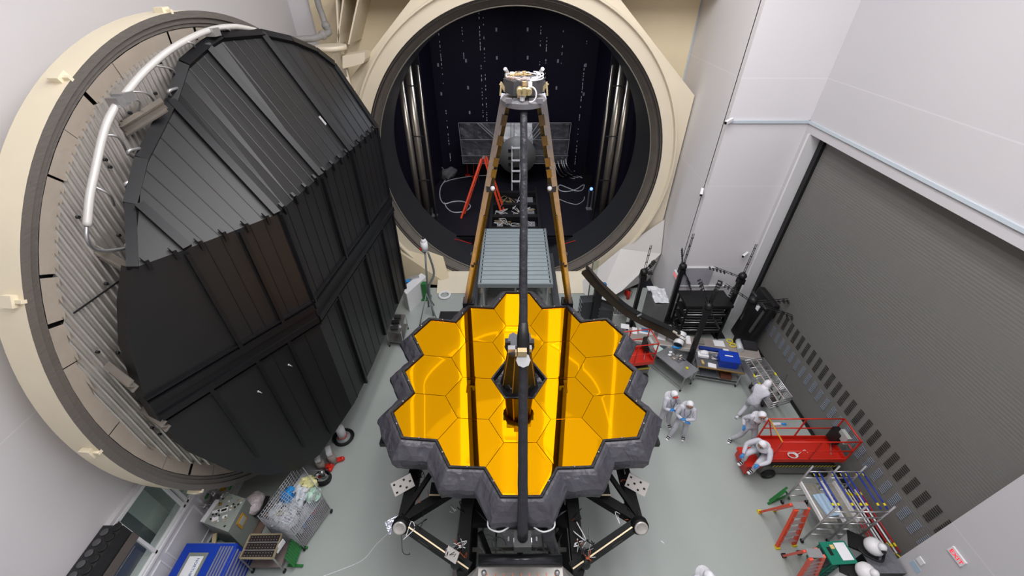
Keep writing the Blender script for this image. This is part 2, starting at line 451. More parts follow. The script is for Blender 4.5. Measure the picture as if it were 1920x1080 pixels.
m_ = MB(); ring(m_, 17.86, 6.42, 17.95, 6.33); ring(m_, 17.95, 6.33, 18.02, 6.34); ring(m_, 18.02, 6.34, 18.10, 6.27); ring(m_, 18.1, 6.27, 18.34, 6.13)
m_.build('seal_ring', seal_m, ch)
m_ = MB(); m_.tube(arc(CC + Vector((0, 18.33, 0)), EX, EZ, 6.1, 0, 2 * PI, 120)[:-1], 0.03, 6, True); m_.build('rim_edge', rimline, ch)
m_ = MB()
for r, y in ((6.44, 17.84), (6.36, 17.9)): m_.tube(arc(CC + Vector((0, y, 0)), EX, EZ, r, 0, 2 * PI, 120)[:-1], 0.025, 6, True)
m_.build('seal_ridge', mat('seal_ridge_dark', (52, 48, 46), 0.5, 0.2), ch)
# cream flange ring, and the raised lip around it
m_ = MB(); ring(m_, 17.8, 6.46, 17.78, 6.9); ring(m_, 17.78, 6.9, 17.62, 6.94); ring(m_, 17.62, 6.94, 17.62, 7.0); ring(m_, 17.62, 7.0, 17.95, 7.02); ring(m_, 18.4, 6.46, 17.8, 6.46)
m_.build('flange', cream, ch)
# faceted face plate around the mouth, with the round hole cut in it
def plate(mb, y, outer, r, n=72, th=0.12):
    """polygon outer (list of (x,z)) with hole radius r, joined by angle"""
    o = len(mb.v)
    def hit(a):
        d = Vector((math.cos(a), math.sin(a))); best = None
        for i in range(len(outer)):
            p = Vector(outer[i]) - Vector((CC.x, CC.z)); q = Vector(outer[(i + 1) % len(outer)]) - Vector((CC.x, CC.z))
            e = q - p; den = d.x * e.y - d.y * e.x
            if abs(den) < 1e-9: continue
            t = (p.x * e.y - p.y * e.x) / den; u = (p.x * d.y - p.y * d.x) / den
            if t > 0 and -1e-6 <= u <= 1 + 1e-6 and (best is None or t < best): best = t
        return best
    angs = [2 * PI * i / n for i in range(n)] + [math.atan2(z - CC.z, x - CC.x) % (2 * PI) for x, z in outer]
    angs = sorted(set(round(a, 6) for a in angs))
    for a in angs:
        t = hit(a)
        mb.v.append(Vector((CC.x + r * math.cos(a), y, CC.z + r * math.sin(a))))
        mb.v.append(Vector((CC.x + t * math.cos(a), y, CC.z + t * math.sin(a))))
        mb.v.append(Vector((CC.x + t * math.cos(a), y + th, CC.z + t * math.sin(a))))
    N = len(angs)
    for i in range(N):
        a = o + 3 * i; b = o + 3 * ((i + 1) % N)
        mb.f.append((a, b, b + 1, a + 1)); mb.sm.append(False)
        mb.f.append((a + 1, b + 1, b + 2, a + 2)); mb.sm.append(False)
outer = [(-8.4, -0.2), (7.42, -0.2), (7.42, 9.2), (2.95, 13.25), (-2.7, 13.25), (-8.4, 8.0)]
m_ = MB(); plate(m_, 17.97, outer, 6.98); m_.build('face_plate', cream, ch)
# steel shell seen above the mouth, between the diagonal plates
m_ = MB(); m_.box((0.15, 18.9, 13.0), (5.2, 1.6, 0.5)); m_.build('crown_block', mat('crown_grey', (128, 122, 116), 0.5, 0.2, (3, 0.15)), ch)
for x in (-1.22, 1.3):
    m_ = MB(); m_.box((x, 17.9, 12.75), (0.32, 0.3, 0.28)); m_.cyl((x - .1, 17.7, 12.8), (x - .1, 17.7, 13.1), 0.06); m_.box((x + .1, 17.75, 12.95), (0.1, 0.2, 0.3)); m_.build('clamp', alu, ch)
# back plating with the big gusset boxes
cream_d = mat('cream_paint_ochre', (232, 217, 184), 0.5, 0, (0.8, 0.07))
m_ = MB(); plate(m_, 19.65, [(-8.0, -0.3), (7.42, -0.3), (7.42, 14.6), (-8.0, 14.6)], 6.1); m_.build('back_plating', cream_d, ch)
m_ = MB(); ring(m_, 18.0, 6.46, 19.7, 6.46); m_.build('outer_shell', cream_d, ch)
m_ = MB()
m_.box((5.1, 18.85, 12.6), (4.6, 1.7, 0.1)); m_.build('top_flange', cream, ch)
MB().box((-4.9, 18.85, 12.62), (3.4, 1.7, 0.1)).build('top_flange', cream, ch)
for (u0, v0, u1, v1, yb) in ((628, 0, 634, 83, 18.2), (645, 0, 631, 83, 18.2), (675, 0, 652, 83, 18.0)):
    a = aty(u0, v0 - 25, yb); b = aty(u1, v1, yb)
    m_ = MB(); m_.prism([a, b, Vector((b.x, 19.7, b.z)), Vector((a.x, 19.7, a.z))], (0.06, 0, 0)); m_.build('stiffener_fin', cream, ch)
# door hinge: drums, arm plates and small lower drum
hg = thing('door_hinge', 'cream hinge drum joining the open door to the chamber', 'hinge', (-6.6, 17.5, 8.5))
m_ = MB(); m_.lathe([(0.46, -0.6), (0.46, 0.28), (0.58, 0.28), (0.58, 0.42), (0.5, 0.42)], (-6.72, 17.45, 10.62), n=32); m_.build('upper_drum', cream, hg)
m_ = MB(); m_.lathe([(0.2, -1.5), (0.2, 0.1), (0.29, 0.1), (0.29, 0.2), (0.16, 0.2), (0.16, .9)], (-6.42, 17.4, 9.35), n=28); m_.build('lower_drum', cream, hg)
m_ = MB(); m_.prism([aty(*q, 17.2) for q in ((642, 105), (684, 98), (684, 112), (681, 119), (642, 129))], (0, .75, 0)); m_.build('arm', cream, hg)
MB().box((-6.75, 16.9, 10.2), (0.7, 1.2, 0.4), 0.25).build('door_bracket', cream, hg)
MB().box((-6.25, 16.7, 5.0), (0.6, 1.2, 0.5), 0.2).build('door_bracket', cream, hg)
m_ = MB(); m_.box((-6.5, 17.55, 4.6), (0.35, 0.5, 9.2)); m_.build('hinge_post', cream, hg)
for z in (9.0, 8.6, 8.2): MB().cyl((-6.2, 17.1, z), (-6.0, 17.05, z), 0.07).build('bolt', cream, hg)
# lower right cover and cream foot plates at the floor
cov = thing('sloping_cover', 'off-white sloping cover plate right of the chamber mouth', 'cover', (6, 17, 0))
m_ = MB()
A = Vector((7.46, 17.9, 3.6)); B = Vector((7.46, 17.3, 2.0)); C_ = Vector((5.4, 15.9, 0.72)); D_ = Vector((4.2, 15.6, 0.0)); E_ = Vector((3.4, 17.2, 0.05)); F_ = Vector((5.5, 17.6, 2.1))
m_.poly([A, F_, E_, D_, C_, B]); m_.poly([B, C_, D_, Vector((4.2, 17.9, 0)), Vector((7.46, 17.9, 0))])
m_.build('plate', mat('off_white_sheet', (212, 209, 206), 0.5, 0, (1, 0.03)), cov)
for (p, q) in (((1140, 578), (1153, 592)), ((1165, 560), (1180, 570)), ((1150, 545), (1156, 533))):
    a = atz(p[0], p[1], 1.0); b = atz(q[0], q[1], 1.1)
for (x0, x1) in ((-3.9, -1.55), (1.9, 3.9)):
    fp = MB(); fp.prism([(x0, 16.6, 0.02), (x1, 16.6, 0.02), (x1, 17.7, 0.55), (x0, 17.7, 0.55)], (0, 0.1, 0.02)); fp.build('foot_plate', cream, ch)
# left: cream side cheek of the chamber near the floor
m_ = MB(); m_.prism([(-7.3, 17.9, 0), (-3.2, 17.2, 0), (-3.6, 17.9, 1.4), (-7.3, 17.95, 3.0)], (0, 0.05, 0)); m_.build('cheek_plate', cream_d, ch)
# ---------------- inside the chamber
FZ = 1.1
plan = [(-6.05, 20.7), (-5.85, 22.5), (-5.7, 26.0), (-5.1, 29.4), (0.15, 30.6), (5.4, 29.4), (6.0, 26.0), (6.15, 22.5), (6.35, 20.7)]
m_ = MB()
for i in range(len(plan) - 1):
    (x0, y0), (x1, y1) = plan[i], plan[i + 1]
    k = 4
    for j in range(k):
        p = Vector((x0, y0, 0)).lerp(Vector((x1, y1, 0)), j / k); q = Vector((x0, y0, 0)).lerp(Vector((x1, y1, 0)), (j + 1) / k)
        m_.add([(p.x, p.y, FZ - 1), (q.x, q.y, FZ - 1), (q.x, q.y, 15), (p.x, p.y, 15)], [(0, 1, 2, 3)])
wch = struct(m_, 'wall_chamber', shroud_in)
m_ = MB(); m_.poly([(x, y, 15) for x, y in plan]); struct(m_, 'ceiling_chamber', shroud_in)
m_ = MB(); m_.poly([(x * 1.0, y, FZ) for x, y in plan] + [(3.7, 20.5, FZ), (-3.4, 20.5, FZ)]); struct(m_, 'floor_chamber', shroud_floor)
struct(MB().box((0.15, 20.56, 0.3), (8.4, 0.12, 1.6)), 'trim_9', shroud_floor)
# ring wall joining collar to inner shroud
m_ = MB(); ring(m_, 20.7, 6.02, 20.72, 9.5); m_.build('liner_ring', collar_m, ch)
# dotted seam lines and number tags on the inner wall
dots = MB()
def wallpt(x, z, off=0.05):
    for i in range(len(plan) - 1):
        (x0, y0), (x1, y1) = plan[i], plan[i + 1]
        if x0 <= x <= x1: return Vector((x, y0 + (y1 - y0) * (x - x0) / (x1 - x0) - off, z))
    return Vector((x, 30, z))
random.seed(3)
seams = [(833, 45, 300), (873, 45, 110), (903, 12, 250), (910, 30, 240), (1011, 25, 130), (1022, 60, 190), (1050, 50, 120), (1091, 75, 320)]
for (u, v0, v1) in seams:
    x = (aty(u, 170, 29.6)).x; p0 = aty(u, v0, 29.6).z; p1 = aty(u, v1, 29.6).z
    z = p1
    while z < p0:
        if random.random() < 0.62: dots.box(wallpt(x, z, 0.03), (0.045, 0.02, random.uniform(0.03, 0.16)))
        z += random.uniform(0.12, 0.26)
dots.build('seam_dashes', mat('seam_pale', (200, 200, 206), 0.5), wch)['kind'] = 'stuff'
tagm = mat('tag_grey', (150, 150, 156), 0.6)
for (u, v, s) in ((930, 58, 'B2'), (990, 58, 'B3'), (931, 112, 'A2'), (990, 112, 'A3'), (873, 115, 'A1'), (1047, 116, 'A5'), (822, 121, 'A8'), (1098, 122, 'A6'), (877, 166, 'D1'), (1044, 167, 'D5'), (828, 175, 'D8'), (1094, 176, 'D6'), (880, 213, 'E1'), (989, 209, 'E3'), (797, 241, 'E9'), (791, 189, 'D9')):
    p = aty(u, v, 29.6); w = wallpt(p.x, p.z, 0.03)
    MB().box(w, (0.11, 0.02, 0.2)).build('number_tag', tagm, wch)
# side pipes: two long grey tubes each side
pipe_m = mat('satin_pipe', (168, 160, 148), 0.28, 0.8, (4, 0.15))
for sgn in (-1, 1):
    for x, y, r, z1 in ((-5.35, 21.6, 0.16, 9.5), (-5.0, 21.9, 0.2, 9.9), (-4.6, 22.3, 0.07, 9.6)):
        X_ = 0.15 + sgn * abs(x) + (0.15 if sgn > 0 else -.15)
        tag(MB().cyl((X_, y, FZ), (X_, y, z1), r).build('side_pipe', pipe_m), '%s grey pipe at the %s side inside the chamber' % ({.16: 'outer', .2: 'thick middle', .07: 'thin inner'}[r], 'left' if sgn < 0 else 'right'), 'pipe', 'tall pipes inside the chamber')
    for z in (4.0, 6.4, 8.8):
        MB().box((0.15 + sgn * 5.2, 21.7, z), (0.9, 0.06, 0.05)).build('pipe_bracket', dsteel, wch)
    MB().box((0.15 + sgn * 5.0, 22.9, 6.0), (0.5, 0.1, 8.5)).build('side_panel', mat('side_panel_black', (30, 30, 38), 0.4), wch)
# ================================================================ OPEN CHAMBER DOOR (big disc at left)
DC = Vector((-7.14, 10.6, 6.09)); DN = Vector((0.9963, -0.0863, 0)); D1 = Vector((0.0863, 0.9963, 0)); D2 = Vector((0, 0, 1))
dr = thing('chamber_door', 'huge round chamber door swung open against the left wall', 'door', (-7.14, 10.6, -0.33))
def dp(a, r, off=0.0): return DC + D1 * (r * math.cos(a)) + D2 * (r * math.sin(a)) + DN * off
def ddring(mb, r0, o0, r1, o1, n=144, smooth=True):
    o = len(mb.v)
    for i in range(n):
        a = 2 * PI * i / n
        mb.v.append(dp(a, r0, o0)); mb.v.append(dp(a, r1, o1))
    for i in range(n):
        k = o + 2 * i; l = o + 2 * ((i + 1) % n)
        mb.f.append((k, k + 1, l + 1, l)); mb.sm.append(smooth)
m_ = MB(); ddring(m_, 6.43, 0, 6.43, -0.58); ddring(m_, 6.43, -0.58, 6.3, -0.6); ddring(m_, 6.3, -0.6, 5.9, -1.0); ddring(m_, 5.9, -1.0, 4.0, -1.45); ddring(m_, 4.0, -1.45, 0.01, -1.6)
rim_m = mat('door_cream_rim', (232, 221, 194), 0.45, 0, (1.2, 0.07))
m_.build('rim', rim_m, dr)
m_ = MB(); ddring(m_, 6.43, 0, 6.3, 0.0); ddring(m_, 6.3, 0.0, 6.29, -0.05); ddring(m_, 6.29, -0.05, 6.2, -0.06); ddring(m_, 6.2, -0.06, 6.19, -0.1); ddring(m_, 6.19, -0.1, 6.13, -0.1); ddring(m_, 6.13, -0.1, 6.1, -0.16)
sr_m = mat('door_seal_grey', (112, 107, 102), 0.45, 0.3, (5, 0.3), None, streak=(1, 1, 8)); m_.build('seal_ring', sr_m, dr)
# insulation blocks
blk = mat('insulation_block_taupe', (164, 153, 140), 0.75, 0, (1.6, 0.12), (6, 0.25))
m_ = MB(); NB = 46
random.seed(5)
for i in range(NB):
    a0 = 2 * PI * i / NB + random.uniform(-0.01, 0.01); a1 = 2 * PI * (i + 1) / NB
    o = random.uniform(-0.008, 0.008)
    vs = []
    for a in (a0 + 0.003, (a0 + a1) / 2, a1 - 0.003):
        vs += [dp(a, 6.11, -0.12 + o), dp(a, 5.8, -0.17 + o), dp(a, 5.8, -0.3)]
    m_.add(vs, [(0, 1, 4, 3), (3, 4, 7, 6), (1, 2, 5, 4), (4, 5, 8, 7)])
m_.build('insulation_ring', blk, dr)
m_ = MB(); ddring(m_, 6.12, -0.2, 5.7, -0.32); m_.build('ring_backing', dsteel, dr)
# corrugated sheet
cor = mat('corrugated_aluminium', (208, 203, 196), 0.3, 0.7, (1.5, 0.12))
m_ = MB(); R0 = 5.86; lam = 0.135; step = lam / 6; nx = int(2 * R0 / step); prev = None
for i in range(nx + 1):
    s = -R0 + 2 * R0 * i / nx; h = math.sqrt(max(0, R0 * R0 - s * s)); off = -0.17 + 0.042 * math.sin(2 * PI * s / lam)
    a = len(m_.v); m_.v += [DC + D1 * s - D2 * h + DN * off, DC + D1 * s + D2 * h + DN * off]
    if prev is not None: m_.f.append((prev, a, a + 1, prev + 1)); m_.sm.append(True)
    prev = a
m_.build('corrugated_sheet', cor, dr)
# lap joints and screws across the sheet
m_ = MB()
for zc in (2.35, -2.3): m_.bar(DC + D1 * -5.2 + D2 * zc + DN * -0.12, DC + D1 * 4.0 + D2 * (zc + 0.0) + DN * -0.12, 0.03, 0.012, up=DN)
m_.build('lap_joint', dsteel, dr)
m_ = MB(); random.seed(11)
for i in range(70):
    a = random.uniform(PI * 0.45, PI * 1.5); r = random.uniform(4.6, 5.7)
    m_.cyl(dp(a, r, -0.14), dp(a, r, -0.09), 0.03, n=8)
m_.build('sheet_screws', dsteel, dr)
def onp(u, v, off): return atplane(u, v, DC + DN * off, DN)
# supply pipe along the upper left with small feeder tubes
pts = [onp(u, v, 0.28) for u, v in ((163, 424), (168, 370), (177, 325), (194, 250), (212, 207), (240, 170), (270, 135), (310, 100), (350, 75), (395, 56), (440, 50), (480, 57))]
pipe = MB().tube(catmull(pts, 5), 0.062, 12).build('supply_pipe', mat('pale_pipe', (214, 212, 208), 0.35, 0.2), dr)
for (p, q, r_) in (((177, 350), (205, 365), (214, 385)), ((195, 253), (222, 258), (240, 290)), ((222, 182), (262, 190), (255, 215)), ((280, 122), (322, 130), (332, 150)), ((345, 78), (362, 82), (366, 95)), ((240, 172), (275, 175), (292, 195)), ((400, 56), (428, 55), (436, 70))):
    MB().tube(catmull([onp(p[0], p[1], 0.28), onp(q[0], q[1], 0.34), onp(r_[0], r_[1], 0.0)], 5), 0.022, 6).build('feeder_tube', alu, dr)
for (a, b, c) in (((262, 278), (240, 285), (262, 303)), ((262, 335), (235, 345), (245, 362)), ((246, 458), (236, 460), (243, 472)), ((332, 165), (316, 172), (325, 185)), ((245, 540), (236, 538), (242, 550))):
    MB().tube(catmull([onp(*a, 0.3), onp(*b, 0.35), onp(*c, 0.1)], 5), 0.03, 6).build('hook_pipe', alu, dr)
MB().tube(catmull([onp(162, 424, 0.28), onp(163, 448, 0.3), onp(175, 465, 0.2), onp(200, 470, 0.2), onp(245, 464, 0.3)], 5), 0.03, 7).build('drain_tube', alu, dr)
for (u, v) in ((232, 182), (398, 60), (222, 190)):
    p = onp(u, v, 0.28); MB().box(p, (0.22, 0.26, 0.16)).build('pipe_clamp', alu, dr)
# brackets holding the black shield
for (p, q) in (((232, 243), (308, 196)), ((184, 473), (250, 508)), ((205, 688), (250, 725)), ((270, 770), (312, 800))):
    a = onp(p[0], p[1], -0.1); b = onp(q[0], q[1], 0.5)
    MB().bar(a, b, 0.16, 0.03, up=DN).bar(a + D2 * .08, b + D2 * .08, 0.03, .14, up=DN).bar(a - D2 * .08, b - D2 * .08, 0.03, .14, up=DN).build('support_bracket', mat('bracket_beige', (150, 144, 136), 0.4, 0.5, (3, .1)), dr)
# small cream lugs around the rim
for deg in (208, 152, 118, 92, 62, 180, 236, 262, 274):
    a = R_(deg); p = dp(a, 6.5, -0.15)
    M3 = Matrix((D1 * math.cos(a) + D2 * math.sin(a), -D1 * math.sin(a) + D2 * math.cos(a), DN)).transposed()
    MB().box(dp(a, 6.47, -0.2), (0.1, 0.2, 0.2), M3).box(dp(a, 6.44, -0.06), (0.08, 0.06, 0.14), M3).build('rim_lug', rim_m, dr)
# ---------------- black faceted heat shield
shb = mat('shield_black', (23, 23, 25), 0.45, 0.0, (2.5, 0.2), None, 0.5)
shb2 = mat('shield_black_rib', (20, 20, 23), 0.4, 0.1, (3, 0.15), None, 0.4)
HZ = -4.18 + CAM_H
NP = Vector((-5.1, 8.0, 0)); NN = Vector((1.0, -0.7, 0)).normalized()
FP = Vector((-5.1, 8.0, 0)); FN = Vector((1.0, -0.08, 0)).normalized()
F = [atplane(249, 503, NP, NN), atplane(352, 466, NP, NN), atplane(521, 400, FP, FN), atplane(600, 330, FP, FN), atplane(656, 284, FP, FN), atplane(706, 240, FP, FN)]
F[2] = Vector((-5.1, 8.0, F[2].z))
def bx_(u, v, x): return atx(u, v, x)
B = {k: bx_(*a) for k, a in dict(b1=(262, 385, -7.0), b1a=(245, 384, -7.0), b2=(266, 300, -7.05), b3=(322, 192, -7.05), b4=(345, 122, -7.0), b5=(386, 86, -6.95), b6=(412, 70, -6.85),
     b7=(490, 64, -6.6), b8=(545, 76, -6.3), b9=(592, 96, -6.0), b10=(625, 121, -5.65)).items()}
def onfacet(u, v, a, b, c): return atplane(u, v, a, (b - a).cross(c - a).normalized())
B['b2'] = onfacet(266, 300, F[1], F[2], B['b3']); B['b1'] = onfacet(262, 385, F[1], F[2], B['b3'])
B['b4'] = onfacet(345, 122, F[2], F[3], B['b5']).lerp(B['b4'], .5)
B['b6'] = onfacet(412, 70, F[3], F[4], B['b7']).lerp(B['b6'], .5)
B['b8'] = onfacet(545, 76, F[4], F[5], B['b10']); B['b9'] = onfacet(592, 96, F[4], F[5], B['b10'])
B['b1a'] = B['b1'] + (B['b1a'] - B['b1']) * 1.0 if (B['b1a'] - B['b1']).length < .6 else atx(245, 384, B['b1'].x - .05)
# slanted near facet and flat centre facet, both vertical planes
NP = Vector((-5.1, 8.0, 0)); NN = Vector((1.0, -0.7, 0)).normalized()
FP = Vector((-5.1, 8.0, 0)); FN = Vector((1.0, -0.08, 0)).normalized()
nearo = [atplane(u, v, NP, NN) for u, v in ((240, 570), (242, 650), (270, 740), (300, 790), (330, 822), (370, 855), (430, 882), (500, 891), (560, 881), (600, 852))]
foldb = atplane(640, 805, FP, FN); foldb = Vector((-5.1, 8.0, foldb.z)); far_b = [atplane(u, v, FP, FN) for u, v in ((665, 755), (700, 682), (722, 630), (760, 541))]
foldt = F[2]
shield = MB()
shield.poly([F[0], *nearo, foldb, foldt, F[1]]); shield.poly([foldt, foldb, *far_b, F[5], F[4], F[3]])
def plint(P, t):
    ls = [(P[i + 1] - P[i]).length for i in range(len(P) - 1)]; tot = sum(ls); d = t * tot
    for i, l in enumerate(ls):
        if d <= l or i == len(ls) - 1: return P[i].lerp(P[i + 1], min(1, d / l))
        d -= l
roofseams = []
def roof(A0, A1, U, n):
    ls = [(U[i + 1] - U[i]).length for i in range(len(U) - 1)]; tot = sum(ls); ts = [i / n for i in range(n + 1)]; acc = 0
    st = set(ts)
    for l in ls: acc += l; st.add(acc / tot)
    tt = sorted(st); tt = [t for i, t in enumerate(tt) if i == 0 or t - tt[i - 1] > 1e-4]
    for i in range(len(tt) - 1): shield.poly([A0.lerp(A1, tt[i]), A0.lerp(A1, tt[i + 1]), plint(U, tt[i + 1]), plint(U, tt[i])])
    for t in ts[1:-1]: roofseams.append((A0.lerp(A1, t), plint(U, t)))
shield.poly([F[0], F[1], B['b1'], B['b1a']]); roof(F[1], F[2], [B['b1'], B['b2'], B['b3']], 6); roof(F[2], F[3], [B['b3'], B['b4'], B['b5']], 6)
roof(F[3], F[4], [B['b5'], B['b6'], B['b7']], 5); roof(F[4], F[5], [B['b7'], B['b8'], B['b9'], B['b10']], 5)
# far side and underside close the shield back towards the disc
fb = far_b[-1]
backf = [B['b10'] + Vector((-0.8, 0.2, -0.2)), fb + Vector((-1.5, 1.2, 0.3))]
shield.poly([F[5], fb, backf[1], backf[0], B['b10']])
lowb = [p + Vector((-0.5, 0.15, 0.45)) for p in (nearo[5:] + [foldb] + far_b)]
lw = nearo[5:] + [foldb] + far_b
for i in range(len(lw) - 1): shield.poly([lw[i], lw[i + 1], lowb[i + 1], lowb[i]])
edge = [F[0]] + nearo[:6]
for i in range(len(edge) - 1): shield.poly([edge[i], edge[i + 1], edge[i + 1] + Vector((-.28, .1, 0)), edge[i] + Vector((-.28, .1, 0))])
sh = shield.build('heat_shield', shb, dr)
# border ribs, main ribs, minor seams
def rib(a, b, w, h, nrm, name, m=shb2, lift=0.0):
    n = Vector(nrm); return MB().bar(Vector(a) + n * lift, Vector(b) + n * lift, w, h, up=n).build(name, m, sh)
RN = (F[2] - F[1]).cross(B['b3'] - F[1]).normalized()
if RN.x < 0: RN = -RN
order = ['b1a', 'b2', 'b3', 'b4', 'b5', 'b6', 'b7', 'b8', 'b9', 'b10']
for i in range(len(order) - 1): rib(B[order[i]], B[order[i + 1]], 0.2, 0.16, RN, 'border_rib')
rib(B['b10'], F[5], 0.14, 0.14, RN, 'border_rib'); rib(F[5], fb, 0.1, 0.12, FN, 'border_rib'); rib(F[0], B['b1a'], 0.16, 0.14, RN, 'border_rib')
for a, b in ((B['b5'], F[3]), (B['b7'], F[4]), (B['b3'], F[2]), (B['b1'], F[1])): rib(a, b, 0.16, 0.13, RN, 'main_rib', lift=0.03)
# vertical ribs above and below the belt
BZ0, BZ1 = 6.02, 6.42
def vrib(u, v, nearside, z0, z1, w=0.13, nm='vertical_rib'):
    c, n = (NP, NN) if nearside else (FP, FN)
    p = atplane(u, v, c, n); return MB().bar((p.x + n.x * .03, p.y + n.y * .03, z0), (p.x + n.x * .03, p.y + n.y * .03, z1), 0.08, w, up=n).build(nm, shb2, sh)
vrib(352, 480, True, BZ1, 9.0); vrib(448, 430, True, BZ1, 9.0); vrib(600, 330, False, BZ1, 9.0); vrib(656, 285, False, BZ1, 9.0); vrib(524, 402, False, BZ1, 9.0)
for u, v, ns, zb in ((420, 766, True, 3.2), (498, 708, True, 2.3), (553, 670, True, 2.0), (640, 585, False, 2.1), (690, 510, False, 2.3), (720, 460, False, 2.45)): vrib(u, v, ns, zb, BZ0)
# belt (two long rails with a groove between)
P0 = atplane(322, 806, NP, NN); kx = lambda z: Vector((NP.x, NP.y, z))
nA = atplane(322, 806, NP, NN); nA.z = 0
fE = atplane(737, 405, FP, FN); fE.z = 0
for z, w, off in ((BZ0, 0.16, 0.05), (BZ1, 0.16, 0.05), ((BZ0 + BZ1) / 2, 0.26, 0.0), (BZ0 - 0.18, 0.05, 0.02), (BZ1 + .16, 0.05, 0.02)):
    a = Vector((nA.x, nA.y, z)); b = Vector((-5.1, 8.0, z)); c = Vector((fE.x, fE.y, z))
    MB().bar(a + NN * off, b + NN * off, w, 0.1, up=NN).bar(b + FN * off, c + FN * off, w, 0.1, up=FN).build('belt_rail', shb2, sh)
# crease hooks along the upper edge
for i in range(5):
    a, b = F[i], F[i + 1]; n = max(2, int((b - a).length / 0.42))
    for j in range(n):
        p = a.lerp(b, (j + 0.5) / n); nn = NN if i < 2 else FN
        MB().bar(p + Vector((0, 0, -0.12)) + nn * 0.05, p + Vector((0, 0, 0.02)) + RN * 0.08, 0.06, 0.05, up=nn).bar(p + RN * .07, p + RN * .05 + (B['b5'] - F[3]).normalized() * .12, .06, .05, up=RN).build('edge_hook', shb2, sh)
# thin seams on the panels
seam = MB()
def between(a0, a1, b0, b1, n, nrm):
    for i in range(1, n):
        t = i / n; p = a0.lerp(a1, t); q = b0.lerp(b1, t); seam.bar(p + Vector(nrm) * 0.003, q + Vector(nrm) * 0.003, 0.016, 0.012, up=nrm)
for (p, q) in roofseams: seam.bar(p, q, 0.02, 0.02, up=RN)
def zed(p, z): return Vector((p.x, p.y, z))
between(F[1], F[2], zed(F[1], BZ1), zed(F[2], BZ1), 6, NN); between(F[2], F[5], zed(F[2], BZ1), zed(F[5], BZ1), 16, FN)
between(zed(F[1], BZ0), zed(F[2], BZ0), zed(F[1], 2.8), zed(F[2], 2.1), 4, NN); between(zed(F[2], BZ0), zed(F[5], BZ0), zed(F[2], 2.1), zed(F[5], 2.5), 14, FN)
seam.build('panel_seams', shb2, sh)
sc = MB(); random.seed(4)
for (u, v, l) in ((468, 350, .5), (475, 360, .3), (604, 228, .25)):
    p = atplane(u, v, F[2], RN); d = (F[3] - B['b5']).normalized()
    for k in range(3): sc.bar(p + d * (-l / 2) + RN * .02 + D1 * .03 * k, p + d * random.uniform(.05, l / 2) + RN * .02 + D1 * (.03 * k), 0.012, 0.01, up=RN)
sc.build('paint_scratch', mat('scratch_pale', (170, 170, 172), 0.5), sh)
for (u, v) in ((540, 683), (483, 733)):
    p = atplane(u, v, NP, NN); MB().tube([p + NN * .02, p + NN * .05 + Vector((.05, .02, -.07))], 0.014, 6).sphere(p + NN * .03, 0.03).build('pin', alu, sh)
# ================================================================ TELESCOPE
TC = Vector((0.19, 7.32, 4.41)); RC = 16.0; S = 1.32 / math.sqrt(3)
gold = mat('gold_mirror', (255, 178, 0), 0.012, 1.0)
gold.node_tree.nodes['Principled BSDF'].inputs['Base Color'].default_value = (1.0, 0.455, 0.002, 1)
gold.node_tree.nodes['Principled BSDF'].inputs['Specular Tint'].default_value = (1.0, 0.62, 0.05, 1)
blanket = mat('grey_blanket', (72, 71, 78), 0.42, 0.0, (3, 0.2), None, 0.5)
nt = blanket.node_tree; tcn = nt.nodes.new('ShaderNodeTexCoord'); nz_ = nt.nodes.new('ShaderNodeTexNoise'); nz_.inputs['Scale'].default_value = 2.2; nz_.inputs['Detail'].default_value = 3
mxv = nt.nodes.new('ShaderNodeMix'); mxv.data_type = 'VECTOR'; mxv.inputs['Factor'].default_value = 0.35
nt.links.new(tcn.outputs['Object'], nz_.inputs['Vector']); nt.links.new(tcn.outputs['Object'], mxv.inputs['A']); nt.links.new(nz_.outputs['Color'], mxv.inputs['B'])
vor = nt.nodes.new('ShaderNodeTexVoronoi'); vor.feature = 'F1'; vor.inputs['Scale'].default_value = 5.0; nt.links.new(mxv.outputs['Result'], vor.inputs['Vector'])
bmp = nt.nodes.new('ShaderNodeBump'); bmp.inputs['Strength'].default_value = 0.5; bmp.inputs['Distance'].default_value = 0.09
nt.links.new(vor.outputs['Distance'], bmp.inputs['Height']); nt.links.new(bmp.outputs['Normal'], nt.nodes['Principled BSDF'].inputs['Normal'])
blackrim = mat('mirror_rim_black', (20, 20, 24), 0.45, 0.0, None, (9, 0.5))
tel = thing('space_telescope', 'gold segmented mirror telescope with three long struts, facing up', 'telescope', (0.19, 7.32, 3.1))
def surf(x, y): return Vector((TC.x + x, TC.y + y, TC.z + (x * x + y * y) / (2 * RC)))
edges = {}; cents = []
for q in range(-2, 3):
    for r in range(-2, 3):
        if abs(q + r) > 2 or (q == 0 and r == 0): continue
        cents.append((1.5 * S * q, 1.32 * (r + q / 2)))
